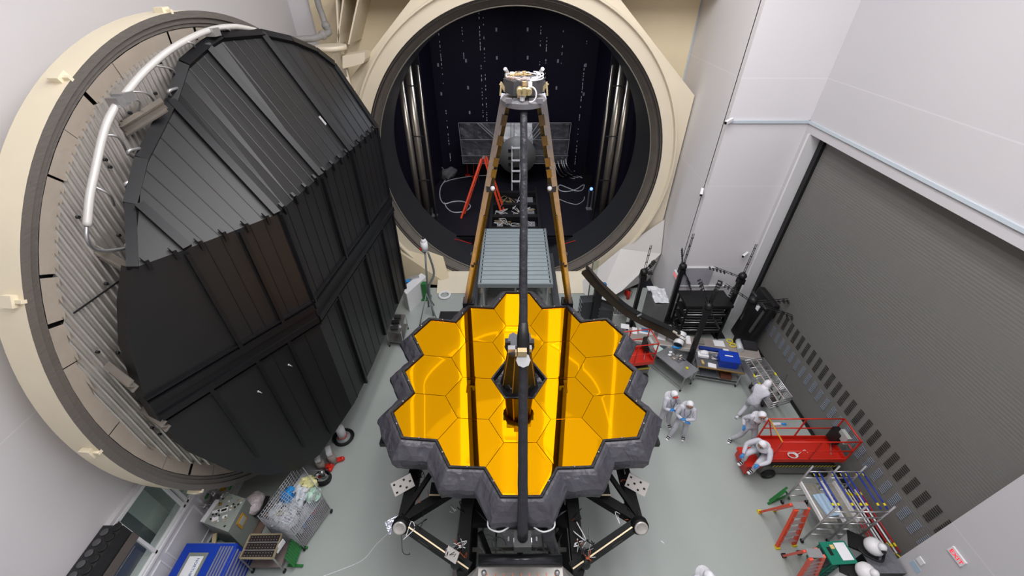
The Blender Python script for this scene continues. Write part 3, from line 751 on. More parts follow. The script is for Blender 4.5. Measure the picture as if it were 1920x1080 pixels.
for (cx, cy) in cents:
    N = 8; idx = {}; m_ = MB(); s = S - 0.006
    for i in range(-N, N + 1):
        for j in range(-N, N + 1):
            if abs(i + j) > N: continue
            x = s * (i + j * 0.5) / N; y = s * (j * math.sqrt(3) / 2) / N
            idx[(i, j)] = len(m_.v); m_.v.append(surf(cx + x, cy + y))
    for (i, j) in list(idx):
        if (i + 1, j) in idx and (i, j + 1) in idx: m_.f.append((idx[(i, j)], idx[(i + 1, j)], idx[(i, j + 1)])); m_.sm.append(True)
        if (i - 1, j) in idx and (i, j - 1) in idx: m_.f.append((idx[(i, j)], idx[(i - 1, j)], idx[(i, j - 1)])); m_.sm.append(True)
    cor6 = [surf(cx + s * math.cos(PI / 3 * k), cy + s * math.sin(PI / 3 * k)) for k in range(6)]
    for k in range(6):
        a, b = cor6[k], cor6[(k + 1) % 6]; d = Vector((0, 0, -0.05)); m_.add([a, b, b + d, a + d], [(0, 1, 2, 3)])
    m_.build('mirror_segment', gold, tel)
    for k in range(6):
        a = (round(cx + S * math.cos(PI / 3 * k), 3), round(cy + S * math.sin(PI / 3 * k), 3)); b = (round(cx + S * math.cos(PI / 3 * (k + 1)), 3), round(cy + S * math.sin(PI / 3 * (k + 1)), 3))
        edges.setdefault(frozenset((a, b)), []).append((a, b))
def same(p, q): return abs(p[0] - q[0]) < 0.01 and abs(p[1] - q[1]) < 0.01
el = []
for cx, cy in cents:
    for k in range(6):
        mx, my = cx + 1.32 * math.cos(PI / 3 * k + PI / 6), cy + 1.32 * math.sin(PI / 3 * k + PI / 6)
        if not any(same((mx, my), c) for c in cents) and (mx * mx + my * my) > 0.5:
            el.append(((cx + S * math.cos(PI / 3 * k), cy + S * math.sin(PI / 3 * k)), (cx + S * math.cos(PI / 3 * (k + 1)), cy + S * math.sin(PI / 3 * (k + 1)))))
loop = [el[0][0], el[0][1]]; rest = el[1:]
while rest:
    for e in rest:
        if same(e[0], loop[-1]): loop.append(e[1]); rest.remove(e); break
    else: break
loop = loop[:-1]
def offset_loop(lp, d):
    out = []
    n = len(lp)
    for i in range(n):
        a, b, c = Vector(lp[i - 1]), Vector(lp[i]), Vector(lp[(i + 1) % n])
        e1 = (b - a).normalized(); e2 = (c - b).normalized()
        n1 = Vector((e1.y, -e1.x)); n2 = Vector((e2.y, -e2.x)); mm = (n1 + n2).normalized()
        k = d / max(0.5, mm.dot(n1)); out.append((b.x + mm.x * k, b.y + mm.y * k))
    return out
def loft(mb, lps, sub=5, jit=0.0):
    n = len(lps[0][0]); rows = []
    for (lp, dz) in lps:
        row = []
        for i in range(n):
            a, b = Vector(lp[i]), Vector(lp[(i + 1) % n])
            for k in range(sub):
                p = a.lerp(b, k / sub); z = TC.z + min(0.36, (p.x ** 2 + p.y ** 2) / (2 * RC)) + dz
                q = Vector((TC.x + p.x, TC.y + p.y, z))
                if jit and dz < -0.01:
                    w_ = min(1, -dz * 8); q += Vector((noise.noise(q * 4.3), noise.noise(q * 4.3 + Vector((9, 0, 0))), 1.2 * abs(noise.noise(q * 3.1 + Vector((0, 9, 0)))))) * jit * w_
                row.append(q)
        rows.append(row)
    o = len(mb.v); w = len(rows[0])
    for r in rows: mb.v += r
    for j in range(len(rows) - 1):
        for i in range(w):
            l = (i + 1) % w; mb.f.append((o + j * w + i, o + j * w + l, o + (j + 1) * w + l, o + (j + 1) * w + i)); mb.sm.append(False)
m_ = MB(); loft(m_, [(offset_loop(loop, 0.0), -0.05), (offset_loop(loop, 0.012), 0.05), (offset_loop(loop, 0.06), 0.05), (offset_loop(loop, 0.1), -0.16)], 2); m_.build('rim', blackrim, tel)
m_ = MB(); loft(m_, [(offset_loop(loop, 0.07), -0.0), (offset_loop(loop, 0.12), -0.02), (offset_loop(loop, 0.18), -0.07), (offset_loop(loop, 0.25), -0.15), (offset_loop(loop, 0.32), -0.23), (offset_loop(loop, 0.4), -0.33), (offset_loop(loop, 0.42), -0.45), (offset_loop(loop, 0.36), -0.75)], 10, 0.03)
m_.build('blanket_skirt', blanket, tel)
m_ = MB(); m_.poly([(TC.x + x, TC.y + y, TC.z - 0.35) for x, y in loop]); m_.build('backplane', blackrim, tel)
# front apron of the blanket hanging below the lowest edge
m_ = MB(); fr_ = [(-1.0, -3.3, -0.2), (-0.5, -3.75, -0.25), (0.5, -3.75, -0.25), (1.0, -3.3, -0.2)]
lo_ = [(-0.55, -3.5, -.62), (-0.2, -3.8, -.85), (0.25, -3.8, -.8), (0.6, -3.5, -.55)]
g_ = []
for j in range(5):
    for i in range(13):
        t = i / 12 * 3; k = min(2, int(t)); f_ = t - k
        a = Vector(fr_[k]).lerp(Vector(fr_[k + 1]), f_); b = Vector(lo_[k]).lerp(Vector(lo_[k + 1]), f_); q = a.lerp(b, j / 4) + TC
        q += Vector((noise.noise(q * 3), noise.noise(q * 3 + Vector((5, 0, 0))), 0)) * 0.09; g_.append(q)
m_.add(g_, [(j * 13 + i, j * 13 + i + 1, (j + 1) * 13 + i + 1, (j + 1) * 13 + i) for j in range(4) for i in range(12)], True); m_.build('front_apron', blanket, tel)
# grey sleeve hanging down at front right
m_ = MB(); sl = [atz(1010, 968, 3.6), atz(1020, 985, 3.1), atz(1033, 1015, 2.5), atz(1042, 1040, 2.1), atz(1050, 1075, 1.8)]
m_.tube(catmull(sl, 5), [0.19 - 0.005 * i for i in range(21)], 9); m_.build('cable_sleeve', blanket, tel)
# pins on the rim
for i in range(0, len(loop)):
    a, b = Vector(loop[i]), Vector(loop[(i + 1) % len(loop)]); p = a.lerp(b, 0.5); q = surf(p.x * 1.012, p.y * 1.012)
    MB().sphere(q + Vector((0, 0, .07)), 0.022, nu=8, nv=5).build('rim_pin', alu, tel)
# outrigger blocks low on both sides
for sgn in (-1, 1):
    p = TC + Vector((sgn * 3.28, -1.6, -0.45)); MB().box(p, (0.34, 0.2, 0.14)).box(p + Vector((-sgn * 0.2, -.25, -.12)), (.12, .22, .2)).build('corner_block', black_m, tel)
# ---------------- central tower
aos_m = mat('tower_bronze', (46, 38, 10), 0.6, 0.0, (3, 0.3), (7, 0.35), 0.25); gedge = mat('tower_gold_edge', (150, 112, 42), 0.5, 0.1)
blk_f = mat('black_film', (28, 28, 33), 0.3, 0.0, (3, 0.3), (4, 1.0), 0.6)
m_ = MB(); hexr = [(S * math.cos(PI / 3 * k), S * math.sin(PI / 3 * k)) for k in range(6)]
rows = [(1.0, 0.03), (0.93, 0.03), (0.86, -0.1), (0.66, -0.14), (0.62, 0.1), (0.58, 0.12), (0.5, -0.02)]
vs = []
for sc_, dz in rows:
    for k in range(6):
        for t in (0, .25, .5, .75):
            a = Vector(hexr[k]).lerp(Vector(hexr[(k + 1) % 6]), t) * sc_; q = Vector((TC.x + a.x, TC.y + a.y, TC.z + dz)); 
            if 0.9 > sc_: q += Vector((0, 0, noise.noise(q * 5) * 0.05))
            vs.append(q)
m_.add(vs, [(j * 24 + i, j * 24 + (i + 1) % 24, (j + 1) * 24 + (i + 1) % 24, (j + 1) * 24 + i) for j in range(len(rows) - 1) for i in range(24)] + [tuple(144 + i for i in range(24))], False)
m_.build('centre_cover', blk_f, tel)
def octa(r, z, sy=1.0, cy=0.0): return [Vector((TC.x + r * math.cos(PI / 4 * k + PI / 8), TC.y + cy + r * sy * math.sin(PI / 4 * k + PI / 8), TC.z + z)) for k in range(8)]
lo8, hi8 = octa(0.47, -0.05), octa(0.29, 1.22)
m_ = MB(); m_.add(lo8 + hi8, [(k, (k + 1) % 8, 8 + (k + 1) % 8, 8 + k) for k in range(8)] + [tuple(range(8, 16))]); tw = m_.build('central_tower', aos_m, tel)
for k in range(8): MB().bar(lo8[k], hi8[k], 0.022).build('edge_strip', gedge if k in (0, 3, 4, 7, 5, 6) else black_m, tw)
top = TC + Vector((0, 0, 1.22))
m_ = MB(); m_.lathe([(0.36, -0.06), (0.38, 0.0), (0.38, 0.06), (0.3, 0.1)], top, n=8); m_.build('top_ring', dsteel, tw)
for (dx, dy, sx, sy, sz, mm) in ((-.2, -.18, .18, .14, .14, alu), (.22, -.16, .16, .14, .12, alu), (-.3, .05, .14, .16, .16, dsteel), (.3, .05, .14, .16, .14, dsteel), (0, -.3, .22, .1, .16, mat('ochre_block', (178, 160, 120), .5)), (-.08, .12, .2, .2, .1, alu), (.14, .1, .12, .2, .14, gedge)):
    MB().box(top + Vector((dx, dy, .12)), (sx, sy, sz)).build('instrument_block', mm, tw)
m_ = MB(); c0 = top + Vector((-.2, .06, .3)); ang = Matrix.Rotation(R_(35), 3, 'X')
m_.lathe([(0.2, -.02), (0.2, .02)], c0 + Vector((.04, 0.0, -.1)), n=8, M=Matrix.Rotation(R_(50), 3, 'X') @ Matrix.Scale(.7, 3, (1, 0, 0))); m_.build('paddle_plate', mat('paddle_grey', (112, 114, 120), .5, .2), tw)
m_ = MB(); m_.lathe([(0.16, -.02), (0.16, .02)], top + Vector((.2, .1, .24)), n=8, M=Matrix.Rotation(R_(62), 3, 'X') @ Matrix.Scale(.6, 3, (1, 0, 0))); m_.build('paddle_plate', mat('paddle_grey', (128, 130, 140)), tw)

# ---------------- struts
TOPZ = 11.55
st_g = mat('strut_grey', (140, 142, 150), 0.4, 0.1, (5, 0.15), (8, .3)); st_gold = mat('strut_gold_brown', (70, 58, 20), 0.6, 0.0, (6, 0.4), (9, 0.5), 0.3)
for sgn in (-1, 1):
    foot = TC + Vector((sgn * 1.6, 2.9, 0.35)); topp = Vector((TC.x + sgn * 0.27, 7.35, TOPZ))
    st = MB().bar(foot + Vector((sgn * .09, -.03, 0)), topp + Vector((sgn * .05, -.02, 0)), 0.11, 0.17, up=(0, 1, 0)).build('side_strut', st_g, tel)
    MB().bar(foot + Vector((-sgn * .02, -.02, 0)), topp + Vector((-sgn * .03, -.01, 0)), 0.085, 0.15, up=(0, 1, 0)).build('gold_face', st_gold, st)
    MB().bar(foot + Vector((sgn * .02, -.06, 0)), foot.lerp(topp, .6) + Vector((sgn * .015, -.06, 0)), 0.03, 0.14, up=(0, 1, 0)).build('black_stripe', black_m, st)
    for t, sz in ((0.72, .17), (0.33, .13)):
        h = foot.lerp(topp, t); MB().box(h, (sz, .24, sz * 1.4)).build('hinge_block', dsteel, st)
    h = foot.lerp(topp, .72); MB().sphere(h + Vector((-sgn * .05, -.15, -.02)), 0.05, nu=8, nv=6).build('hinge_pin', whitep, st)
    h = foot.lerp(topp, .33); MB().box(h + Vector((sgn * .1, 0, 0)), (.08, .14, .4)).build('side_latch', dsteel, st)
    MB().box(foot + Vector((0, .05, -.15)), (.35, .35, .3)).sphere(foot + Vector((0, 0, -.02)), .14).build('strut_foot', blackrim, st)
    for t in (.8, .87, .93, .76): MB().bar(foot.lerp(topp, t) + Vector((-sgn * .02, -.06, 0)), foot.lerp(topp, t + .03) + Vector((-sgn * .02, -.06, 0)), .1, .12, up=(0, 1, 0)).build('wrap_band', dsteel, st)
f3 = TC + Vector((0.02, -3.92, -0.1)); t3 = Vector((TC.x, 6.93, 11.42))
n3 = 40; pts = [f3.lerp(t3, i / n3) + Vector((noise.noise(Vector((i * .7, 0, 0))) * .012, 0, 0)) for i in range(n3 + 1)]
st = MB().tube(pts, [0.105 - 0.05 * (i / n3) + 0.006 * noise.noise(Vector((i * 1.3, 3, 0))) for i in range(n3 + 1)], 14).build('front_strut', mat('front_strut_charcoal', (42, 42, 48), 0.45, 0, (4, .25), (7, .8), .5), tel)
MB().box(f3 + Vector((0, -.02, -.12)), (.34, .3, .26)).build('strut_foot', black_m, st)
hj = f3.lerp(t3, .5)
MB().tube([f3.lerp(t3, .46), f3.lerp(t3, .49), f3.lerp(t3, .52), f3.lerp(t3, .56)], [.09, .115, .115, .08], 10).build('mid_hinge', black_m, st)
MB().box(hj + Vector((-.02, -.14, .02)), (.16, .1, .12)).build('hinge_block', mat('ochre_block', (0, 0, 0)), st)
MB().lathe([(0.0, 0), (.13, 0.0), (.13, .03), (0.0, .035)], hj + Vector((0, -.2, -.12)), n=8, M=Matrix.Rotation(R_(40), 3, 'X'), smooth=False).build('octagon_cap', mat('cap_grey', (168, 168, 170), .5), st)
for dx in (-.28, -.16, .17, .28): MB().box(f3 + Vector((dx, -.05 + abs(dx) * .2, -.12)), (.035, .08, .13)).build('foot_fitting', [dsteel, alu][int(abs(dx) * 10) % 2], st)
for sgn in (-1, 1):
    c = TC + Vector((sgn * .55, -3.6, -.2)); MB().sphere(c, .09, nu=10, nv=6).build('foot_sensor', black_m, st)
    MB().tube(catmull([c + Vector((-sgn * .3, -.1, .05)), c + Vector((-sgn * .1, -.16, -.02)), c + Vector((sgn * .12, -.08, .0)), c + Vector((sgn * .12, .1, .08))], 5), .018, 6).build('foot_cable', whitep, st)
# ---------------- secondary mirror head
sm = MB(); cz = Vector((TC.x, 7.2, 11.55))
sm.lathe([(0.30, -.1), (0.36, -.08), (0.37, 0.0), (0.33, 0.04), (0.3, .04)], cz, n=24, smooth=False); head = sm.build('secondary_head', mat('head_grey', (118, 117, 121), 0.5, .1, (8, .12)), tel)
hx = [Vector((cz.x + .33 * math.cos(PI / 3 * k), cz.y + .3 * math.sin(PI / 3 * k), cz.z + .1)) for k in range(6)]
MB().prism(hx, (0, 0, .2)).build('head_box', mat('head_charcoal', (66, 66, 70), .5), head)
for dx in (-.24, -.12, .13, .25): MB().box(cz + Vector((dx, -.27, .03)), (.1, .06, .07)).build('pad', mat('head_grey', (0, 0, 0)), head)
wirec = [mat('gold_wire', (214, 178, 120), .4, .3), mat('white_wire', (226, 224, 228), .5), mat('pink_wire', (226, 190, 180), .5), whitep]
random.seed(21)
for i in range(9):
    rr = .22 + .02 * (i % 4); a0 = random.uniform(0, 2 * PI); a1 = a0 + random.uniform(1.2, 3.2)
    MB().tube([Vector((cz.x + rr * 1.1 * math.cos(a0 + (a1 - a0) * k / 14), cz.y + rr * math.sin(a0 + (a1 - a0) * k / 14), cz.z + .31 + .015 * i % .05 + .02 * noise.noise(Vector((k * .5, i, 0))))) for k in range(15)], .011, 6).build('cable', wirec[i % 4], head)
for i in range(16):
    a = random.uniform(0, PI); p = Vector((cz.x + .27 * math.cos(a), cz.y + .24 * math.sin(a), cz.z + .33))
    if i < 9: p = cz + Vector((random.uniform(-.13, .13), -.3 + random.uniform(-.03, .05), random.uniform(.05, .3)))
    MB().box(p, (.06, .05, .06), random.uniform(0, 1)).build('fitting', [alu, mat('fitting_tan', (176, 150, 108), .5), whitep][i % 3], head)
for dx, r in ((-.07, .05), (0, .06), (.07, .05)): MB().cyl(cz + Vector((dx, -.4, .18)), cz + Vector((dx, -.28, .2)), r, n=12).build('motor', mat('motor_brass', (196, 176, 128), .35, .5), head)
MB().tube([cz + Vector((.1 + .085 * math.cos(a), -.36, .14 + .11 * math.sin(a))) for a in [PI * .9 - k * PI * 1.5 / 14 for k in range(15)]], .013, 7).build('loop_cable', wirec[1], head)
for sgn in (-1, 1): MB().bar(cz + Vector((sgn * .3, -.02, .12)), cz + Vector((sgn * .37, -.06, .24)), .03, .05).bar(cz + Vector((sgn * .38, -.06, .06)), cz + Vector((sgn * .36, -.06, .26)), .025, .03).build('side_arm', mat('arm_tan', (190, 172, 132), .5), head)
for sgn in (-1, 1): MB().cyl(cz + Vector((sgn * .24, .22, .3)), cz + Vector((sgn * .3, .1, .42)), .03, n=8).build('corner_fitting', alu, head)
# ================================================================ SUPPORT FRAME under the telescope
fm = mat('frame_black', (11, 11, 13), 0.6, 0.0, (3, .25), None, .2)
fr = thing('support_frame', 'black beam frame with trunnion wheels carrying the gold telescope', 'frame', (0.19, 5.5, 0))
cx = TC.x
def B2(a, b, w, h, name='beam', m=fm, par=None, up=(0, 0, 1)): return MB().bar(a, b, w, h, up=up).build(name, m, par or fr)
for s_ in (-1, 1):
    nd = Vector((cx + s_ * 2.72, 4.2, 3.0))
    B2(nd, (cx + s_ * 2.6, 7.6, 3.0), .26, .3, 'side_beam'); B2((cx + s_ * 2.62, 5.9, 3.0), (cx + s_ * 2.55, 6.2, 3.9), .22, .24, 'riser')
    B2(nd, (cx + s_ * 1.15, 3.42, 2.6), .2, .34, 'front_diagonal'); B2(nd + Vector((0, .1, .0)), (cx + s_ * 1.1, 5.3, 3.1), .22, .26, 'rear_diagonal')
    B2(nd + Vector((0, .15, .15)), (cx + s_ * 1.9, 5.6, 3.6), .1, .1, 'brace'); B2((cx + s_ * 1.25, 5.2, 3.2), (cx + s_ * 1.3, 3.5, 2.6), .28, .3, 'inner_beam')
    B2((cx + s_ * 1.3, 3.5, 2.6), (cx + s_ * 1.35, 3.5, .1), .26, .26, 'front_leg', up=(0, 1, 0)); B2((cx + s_ * 1.3, 6.4, 3.0), (cx + s_ * 1.35, 6.4, .1), .26, .26, 'rear_leg', up=(0, 1, 0))
    B2((cx + s_ * 1.3, 3.5, .25), (cx + s_ * 1.3, 6.5, .25), .22, .22, 'floor_beam'); B2((cx + s_ * .95, 4.2, 2.5), (cx + s_ * .55, 3.6, 1.6), .12, .16, 'inner_brace')
    w = MB(); w.lathe([(0.0, -.09), (.17, -.09), (.2, -.06), (.2, .06), (.17, .09), (0.0, .09)], nd + Vector((s_ * .02, -.08, .12)), n=24, M=Matrix.Rotation(R_(60), 3, 'X'), smooth=False); w.build('trunnion_wheel', fm, fr)
    w = MB(); w.lathe([(0.0, 0), (.15, 0.0), (.155, .04), (.12, .05), (.1, .03), (0.0, .04)], nd + Vector((s_ * .02, -.16, .2)), n=20, M=Matrix.Rotation(R_(55), 3, 'X')); w.build('trunnion_cap', mat('cap_silver', (200, 196, 190), .3, .6), fr)
    pl_ = MB(); c = nd + Vector((s_ * .12, .75, .35)); RM = Matrix.Rotation(s_ * R_(-32), 3, 'Z') @ Matrix.Rotation(R_(50), 3, 'X')
    pl_.box(c, (.5, .34, .04), RM); pp = pl_.build('hole_plate', mat('pale_plate', (214, 210, 206), .4, .3), fr)
    hb = MB()
    for i in range(4):
        for j in range(3):
            if (i + j) % 2 == 0: hb.box(c + RM @ Vector((-.18 + .12 * i, -.1 + .1 * j, .022)), (.05, .045, .006), RM)
    hb.build('plate_holes', black_m, pp)
    B2((cx + s_ * 1.05, 4.85, 3.35), (cx + s_ * 2.15, 4.85, 3.35), .3, .03, 'shelf_panel'); B2((cx + s_ * 1.05, 4.69, 3.37), (cx + s_ * 2.15, 4.69, 3.37), .03, .02, 'brass_edge', mat('brass_edge', (190, 172, 140), .4, .3))
    pk = MB(); 
    c = nd + Vector((-s_ * 1.2, -.62, -.05)); pk.box(c, (.3, .25, .03), Matrix.Rotation(s_ * .5, 3, 'Z') @ Matrix.Rotation(R_(45), 3, 'X'))
    if s_ < 0: pk.build('gusset_plate', mat('pale_plate', (0, 0, 0)), fr)
B2((cx - 1.4, 4.5, 2.7), (cx + 1.4, 4.5, 2.7), .42, .26, 'cross_beam'); B2((cx - 1.3, 5.3, 3.1), (cx + 1.3, 5.3, 3.1), .3, .3, 'rear_cross_beam')
B2((cx, 4.4, 2.6), (cx, 3.6, 2.2), .14, .16, 'centre_stem'); B2((cx - 1.3, 6.4, .3), (cx + 1.3, 6.4, .3), .22, .22, 'floor_cross_beam')
MB().cyl((cx - .95, 3.6, 2.6), (cx + .95, 3.6, 2.6), .12, n=18).build('roller', mat('roller_grey', (70, 72, 76), .25, .7), fr)
bxm = mat('box_satin', (140, 138, 134), .35, .6, (5, .15))
tb = MB(); tb.box((cx, 3.38, 2.5), (1.9, .3, .05)); tb.box((cx, 3.24, 2.25), (1.9, .04, .5)); tbo = tb.build('front_tray', bxm, fr)
for i in range(9): MB().bar((cx - .75 + i * .19, 3.36, 2.54), (cx - .75 + i * .19, 3.2, 2.5), .018, .018).build('copper_tube', mat('copper', (170, 86, 50), .4, .5), tbo)
for s_ in (-1, 1):
    MB().prism([(cx + s_ * .95, 3.5, 2.5), (cx + s_ * 1.3, 3.25, 2.4), (cx + s_ * 1.3, 3.1, 2.2), (cx + s_ * .95, 3.2, 2.3)], (0, 0, .04)).build('corner_plate', bxm, fr)
    MB().sphere((cx + s_ * .82, 3.36, 2.56), .06).build('tray_knob', alu, fr)
# wiring and fittings on the frame
random.seed(33)
for i in range(26):
    s_ = -1 if i % 2 else 1; base = Vector((cx + s_ * random.choice((2.55, 1.35, 1.6, 2.3)), random.uniform(3.6, 5.6), 3.1)); 
    pts = [base + Vector((random.uniform(-.15, .15), random.uniform(-.2, .2), random.uniform(-.15, .12))) for _ in range(4)]
    MB().tube(catmull(pts, 4), random.choice((.008, .012)), 5).build('wire', random.choice([black_m, black_m, alu, mat('copper', (0, 0, 0)), whitep]), fr)
for i in range(8):
    a = Vector((cx + (-1) ** i * random.uniform(.5, 1.1), random.uniform(3.7, 4.2), 1.9)); r = random.uniform(.12, .22)
    MB().tube([a + Vector((r * math.cos(t * PI / 6), r * .9 * math.sin(t * PI / 6), .02 * t)) for t in range(10)], .014, 6).build('hose', mat('hose_grey', (140, 140, 142), .5), fr)
MB().box((cx - 2.95, 4.35, 2.7), (.5, .3, .22), Matrix.Rotation(.5, 3, 'Z') @ Matrix.Rotation(.5, 3, 'X')).build('foil_box', mat('silver_foil', (190, 196, 208), .2, .7, None, (6, .8)), fr)
for s_ in (-1, 1):
    for (x, y) in ((1.3, 3.4), (1.3, 6.5)): MB().box((cx + s_ * x, y, .08), (.5, .5, .15)).build('foot_pad', dsteel, fr)
# grey cross rails under the frame
for s_ in (-1, 1): B2((cx + s_ * 1.75, 2.6, .35), (cx + s_ * 1.65, 6.6, .35), .14, .18, 'steel_rail', bxm)
B2((cx - 1.0, 3.9, .6), (cx + 1.0, 3.9, .6), .5, .2, 'steel_deck', bxm)

# pale edge strips, gusset plates and cable bundles on the front beams
for s_ in (-1, 1):
    nd = Vector((cx + s_ * 2.72, 4.2, 3.0)); e0 = nd + Vector((-s_ * .1, -.1, .18)); e1 = Vector((cx + s_ * 1.15, 3.36, 2.79))
    MB().bar(e0, e1, .03, .012).build('pale_edge', mat('brass_edge', (0, 0, 0)), fr)
    MB().bar(nd.lerp(Vector((cx + s_ * 1.15, 3.42, 2.6)), .25) + Vector((0, -.11, .05)), nd.lerp(Vector((cx + s_ * 1.15, 3.42, 2.6)), .4) + Vector((0, -.11, .03)), .02, .1).build('slot_mark', black_m, fr)
    for k in range(10):
        random.seed(90 + k + (5 if s_ > 0 else 0)); b0 = Vector((cx + s_ * random.uniform(1.25, 1.6), 3.65 + random.uniform(-.15, .2), 2.95)); pts = [b0 + Vector((random.uniform(-.12, .12), random.uniform(-.12, .12), random.uniform(-.08, .14))) for _ in range(5)]
        MB().tube(catmull(pts, 4), random.choice((.007, .012)), 5).build('wire', [black_m, mat('copper', (0, 0, 0)), whitep, alu, black_m][k % 5], fr)
    MB().sphere((cx + s_ * 1.45, 3.5, 2.7), .13, (1, 1, 1.4), 10, 7).build('cable_bundle', black_m, fr)
    MB().bar((cx + s_ * .95, 5.0, 1.6), (cx + s_ * .95, 3.9, 1.6), .05, .05).bar((cx + s_ * .6, 5.0, 1.6), (cx + s_ * .6, 3.9, 1.6), .05, .05).bar((cx + s_ * .6, 4.9, 1.6), (cx + s_ * .95, 4.9, 1.6), .05, .05).build('steel_subframe', bxm, fr)
    MB().sphere(TC + Vector((s_ * 2.35, -1.75, -.7)), .32, (1, .8, .7), 12, 8).build('black_wrap', black_m, fr)
    for (x, y) in ((1.75, -2.62), (1.2, -2.72), (1.35, -2.74)): MB().lathe([(0, 0), (.045, 0), (.045, .02), (0, .02)], TC + Vector((s_ * x, y, .02 if x > 1.5 else -.02)), n=12).build('blanket_hole', black_m, tel)
B2((cx - 1.2, 4.2, 1.5), (cx + 1.2, 4.2, 1.5), .08, .08, 'steel_cross_tube', bxm)
# ================================================================ inside the chamber: platform, ladders, blanket frames
def ladder(name, label, p0, p1, q0, q1, width, wdir, nst, m, loc, group=None, cat='ladder', thick=0.06, step_m=None, feet=None):
    """A-frame step ladder: front rails p0(base)->p1(top), rear rails q0->q1"""
    t = thing(name, label, cat, loc, 0, group); wd = Vector(wdir).normalized() * width / 2
    p0, p1, q0, q1 = [Vector(a) for a in (p0, p1, q0, q1)]
    for s_ in (-1, 1):
        MB().bar(p0 + wd * s_ * 1.25, p1 + wd * s_ * .8, thick, thick * 1.4, up=wd).build('side_rail', m, t)
        MB().bar(q0 + wd * s_ * 1.15, q1 + wd * s_ * .75, thick * .8, thick, up=wd).build('rear_rail', m, t)
        if feet:
            MB().box(p0 + wd * s_ * 1.25 + Vector((0, 0, .03)), (thick * 1.6, thick * 1.6, .1)).build('foot', feet, t)
            MB().box(q0 + wd * s_ * 1.15 + Vector((0, 0, .03)), (thick * 1.5, thick * 1.5, .1)).build('foot', feet, t)
    for i in range(1, nst):
        f = i / nst; c = p0.lerp(p1, f); k = 1.25 - .45 * f
        MB().bar(c - wd * k, c + wd * k, .09, .025).build('step', step_m or alu, t)
        if i % 2: c = q0.lerp(q1, f); MB().bar(c - wd * k, c + wd * k, .03, .03).build('rear_brace', alu, t)
    MB().box((p1 + q1) / 2 + Vector((0, 0, .03)), (abs(wd.x) * 1.5 + .04, abs(wd.y) * 1.5 + .04 + (p1 - q1).length * .6, .04)).build('top_cap', alu, t)
    return t
A = atz(868, 405, FZ); Bq = atz(944, 405, FZ); ap = aty(907, 296, 24.3)
ladder('step_ladder', 'tall red-orange folding ladder standing inside the dark chamber', (A.x, A.y, FZ), (ap.x - .08, 24.3, ap.z), (Bq.x, A.y + .3, FZ), (ap.x + .08, 24.4, ap.z), .5, (0.25, 1, 0), 7, orange_m, (A.x, A.y, FZ), thick=.11)
# rear ladder/pedestal in front of the round plate
t = thing('white_step_stand', 'small white step stand before the round drilled plate in the chamber', 'step stand', (0.5, 27.0, FZ))
for x in (0.0, 0.55):
    MB().bar((x, 26.6, FZ), (x, 27.0, FZ + 3.0), .06, .06).build('leg', whitep, t)
for z in (.7, 1.4, 2.1, 2.9): MB().box((.27, 26.6 + z * .13, FZ + z), (.6, .22, .05)).build('tread', whitep, t)
t = thing('drilled_round_plate', 'grey round plate with square holes standing in the chamber', 'plate', (0.3, 27.4, FZ))
cpl = aty(970, 292, 27.6)
m_ = MB(); m_.lathe([(0.0, -.05), (1.28, -.05), (1.28, .05), (0.0, .05)], cpl, 'Y', 40); pl_ = m_.build('disc', mat('plate_grey', (118, 118, 116), .5, .3, (2, .1)), t)
for dx in (-.45, .35):
    for dz in (.35, -.15, -.6): MB().box(cpl + Vector((dx, -.06, dz)), (.35, .02, .22)).build('square_hole', black_m, t)
MB().box(cpl + Vector((0, .1, -1.6)), (.5, .3, 1.6)).build('stand', dsteel, t)
foil = mat('wrinkled_silver_film', (232, 232, 234), 0.25, 0.1, (2, .25), (3.5, 1.0)); foild = mat('wrinkled_dark_film', (88, 88, 92), 0.2, 0.3, (2.5, .4), (3, 1.0))
t = thing('foil_screen', 'wide framed screen of dark wrinkled film with a bright silver centre', 'screen', (0.3, 28.0, FZ))
def scr(u0, u1, v0, v1, y=28.0): a = aty(u0, v0, y); b = aty(u1, v1, y); return a, b
for (u0, u1, m) in ((862, 944, foild), (944, 998, foil), (998, 1062, foild)):
    a, b = scr(u0, u1, 230, 305); g = []
    nx_, nz_ = 10, 12
    for j in range(nz_ + 1):
        for i in range(nx_ + 1):
            q = Vector((a.x + (b.x - a.x) * i / nx_, 28.0, a.z + (b.z - a.z) * j / nz_)); q.y += noise.noise(q * 2.1) * .08; g.append(q)
    MB().add(g, [(j * (nx_ + 1) + i, j * (nx_ + 1) + i + 1, (j + 1) * (nx_ + 1) + i + 1, (j + 1) * (nx_ + 1) + i) for j in range(nz_) for i in range(nx_)]).build('film', m, t)
a, b = scr(860, 1064, 229, 305)
for (p, q) in (((a.x, a.z), (b.x, a.z)), ((a.x, a.z), (a.x + .1, b.z)), ((b.x, a.z), (b.x - .1, b.z)), ((a.x + .1, b.z), (b.x - .1, b.z)), ((a.x, (a.z * .6 + b.z * .4)), (b.x, (a.z * .6 + b.z * .4))), ((a.x, a.z * .2 + b.z * .8), (b.x, a.z * .2 + b.z * .8))):
    MB().bar((p[0], 27.85, p[1]), (q[0], 27.85, q[1]), .035, .035).build('frame_bar', alu, t)
for (p, q) in (((895, 231), (938, 270)), ((901, 231), (942, 268)), ((1030, 231), (990, 272)), ((1010, 231), (985, 268)), ((1021, 231), (988, 270)), ((958, 231), (958, 262)), ((964, 231), (964, 262))):
    MB().bar(aty(p[0], p[1], 27.7), aty(q[0], q[1], 27.7), .05, .05).build('stay_rod', alu, t)
for x in (-2.4, 2.8): MB().bar((x, 28, FZ), (x, 28, b.z), .08, .08).build('post', dsteel, t)
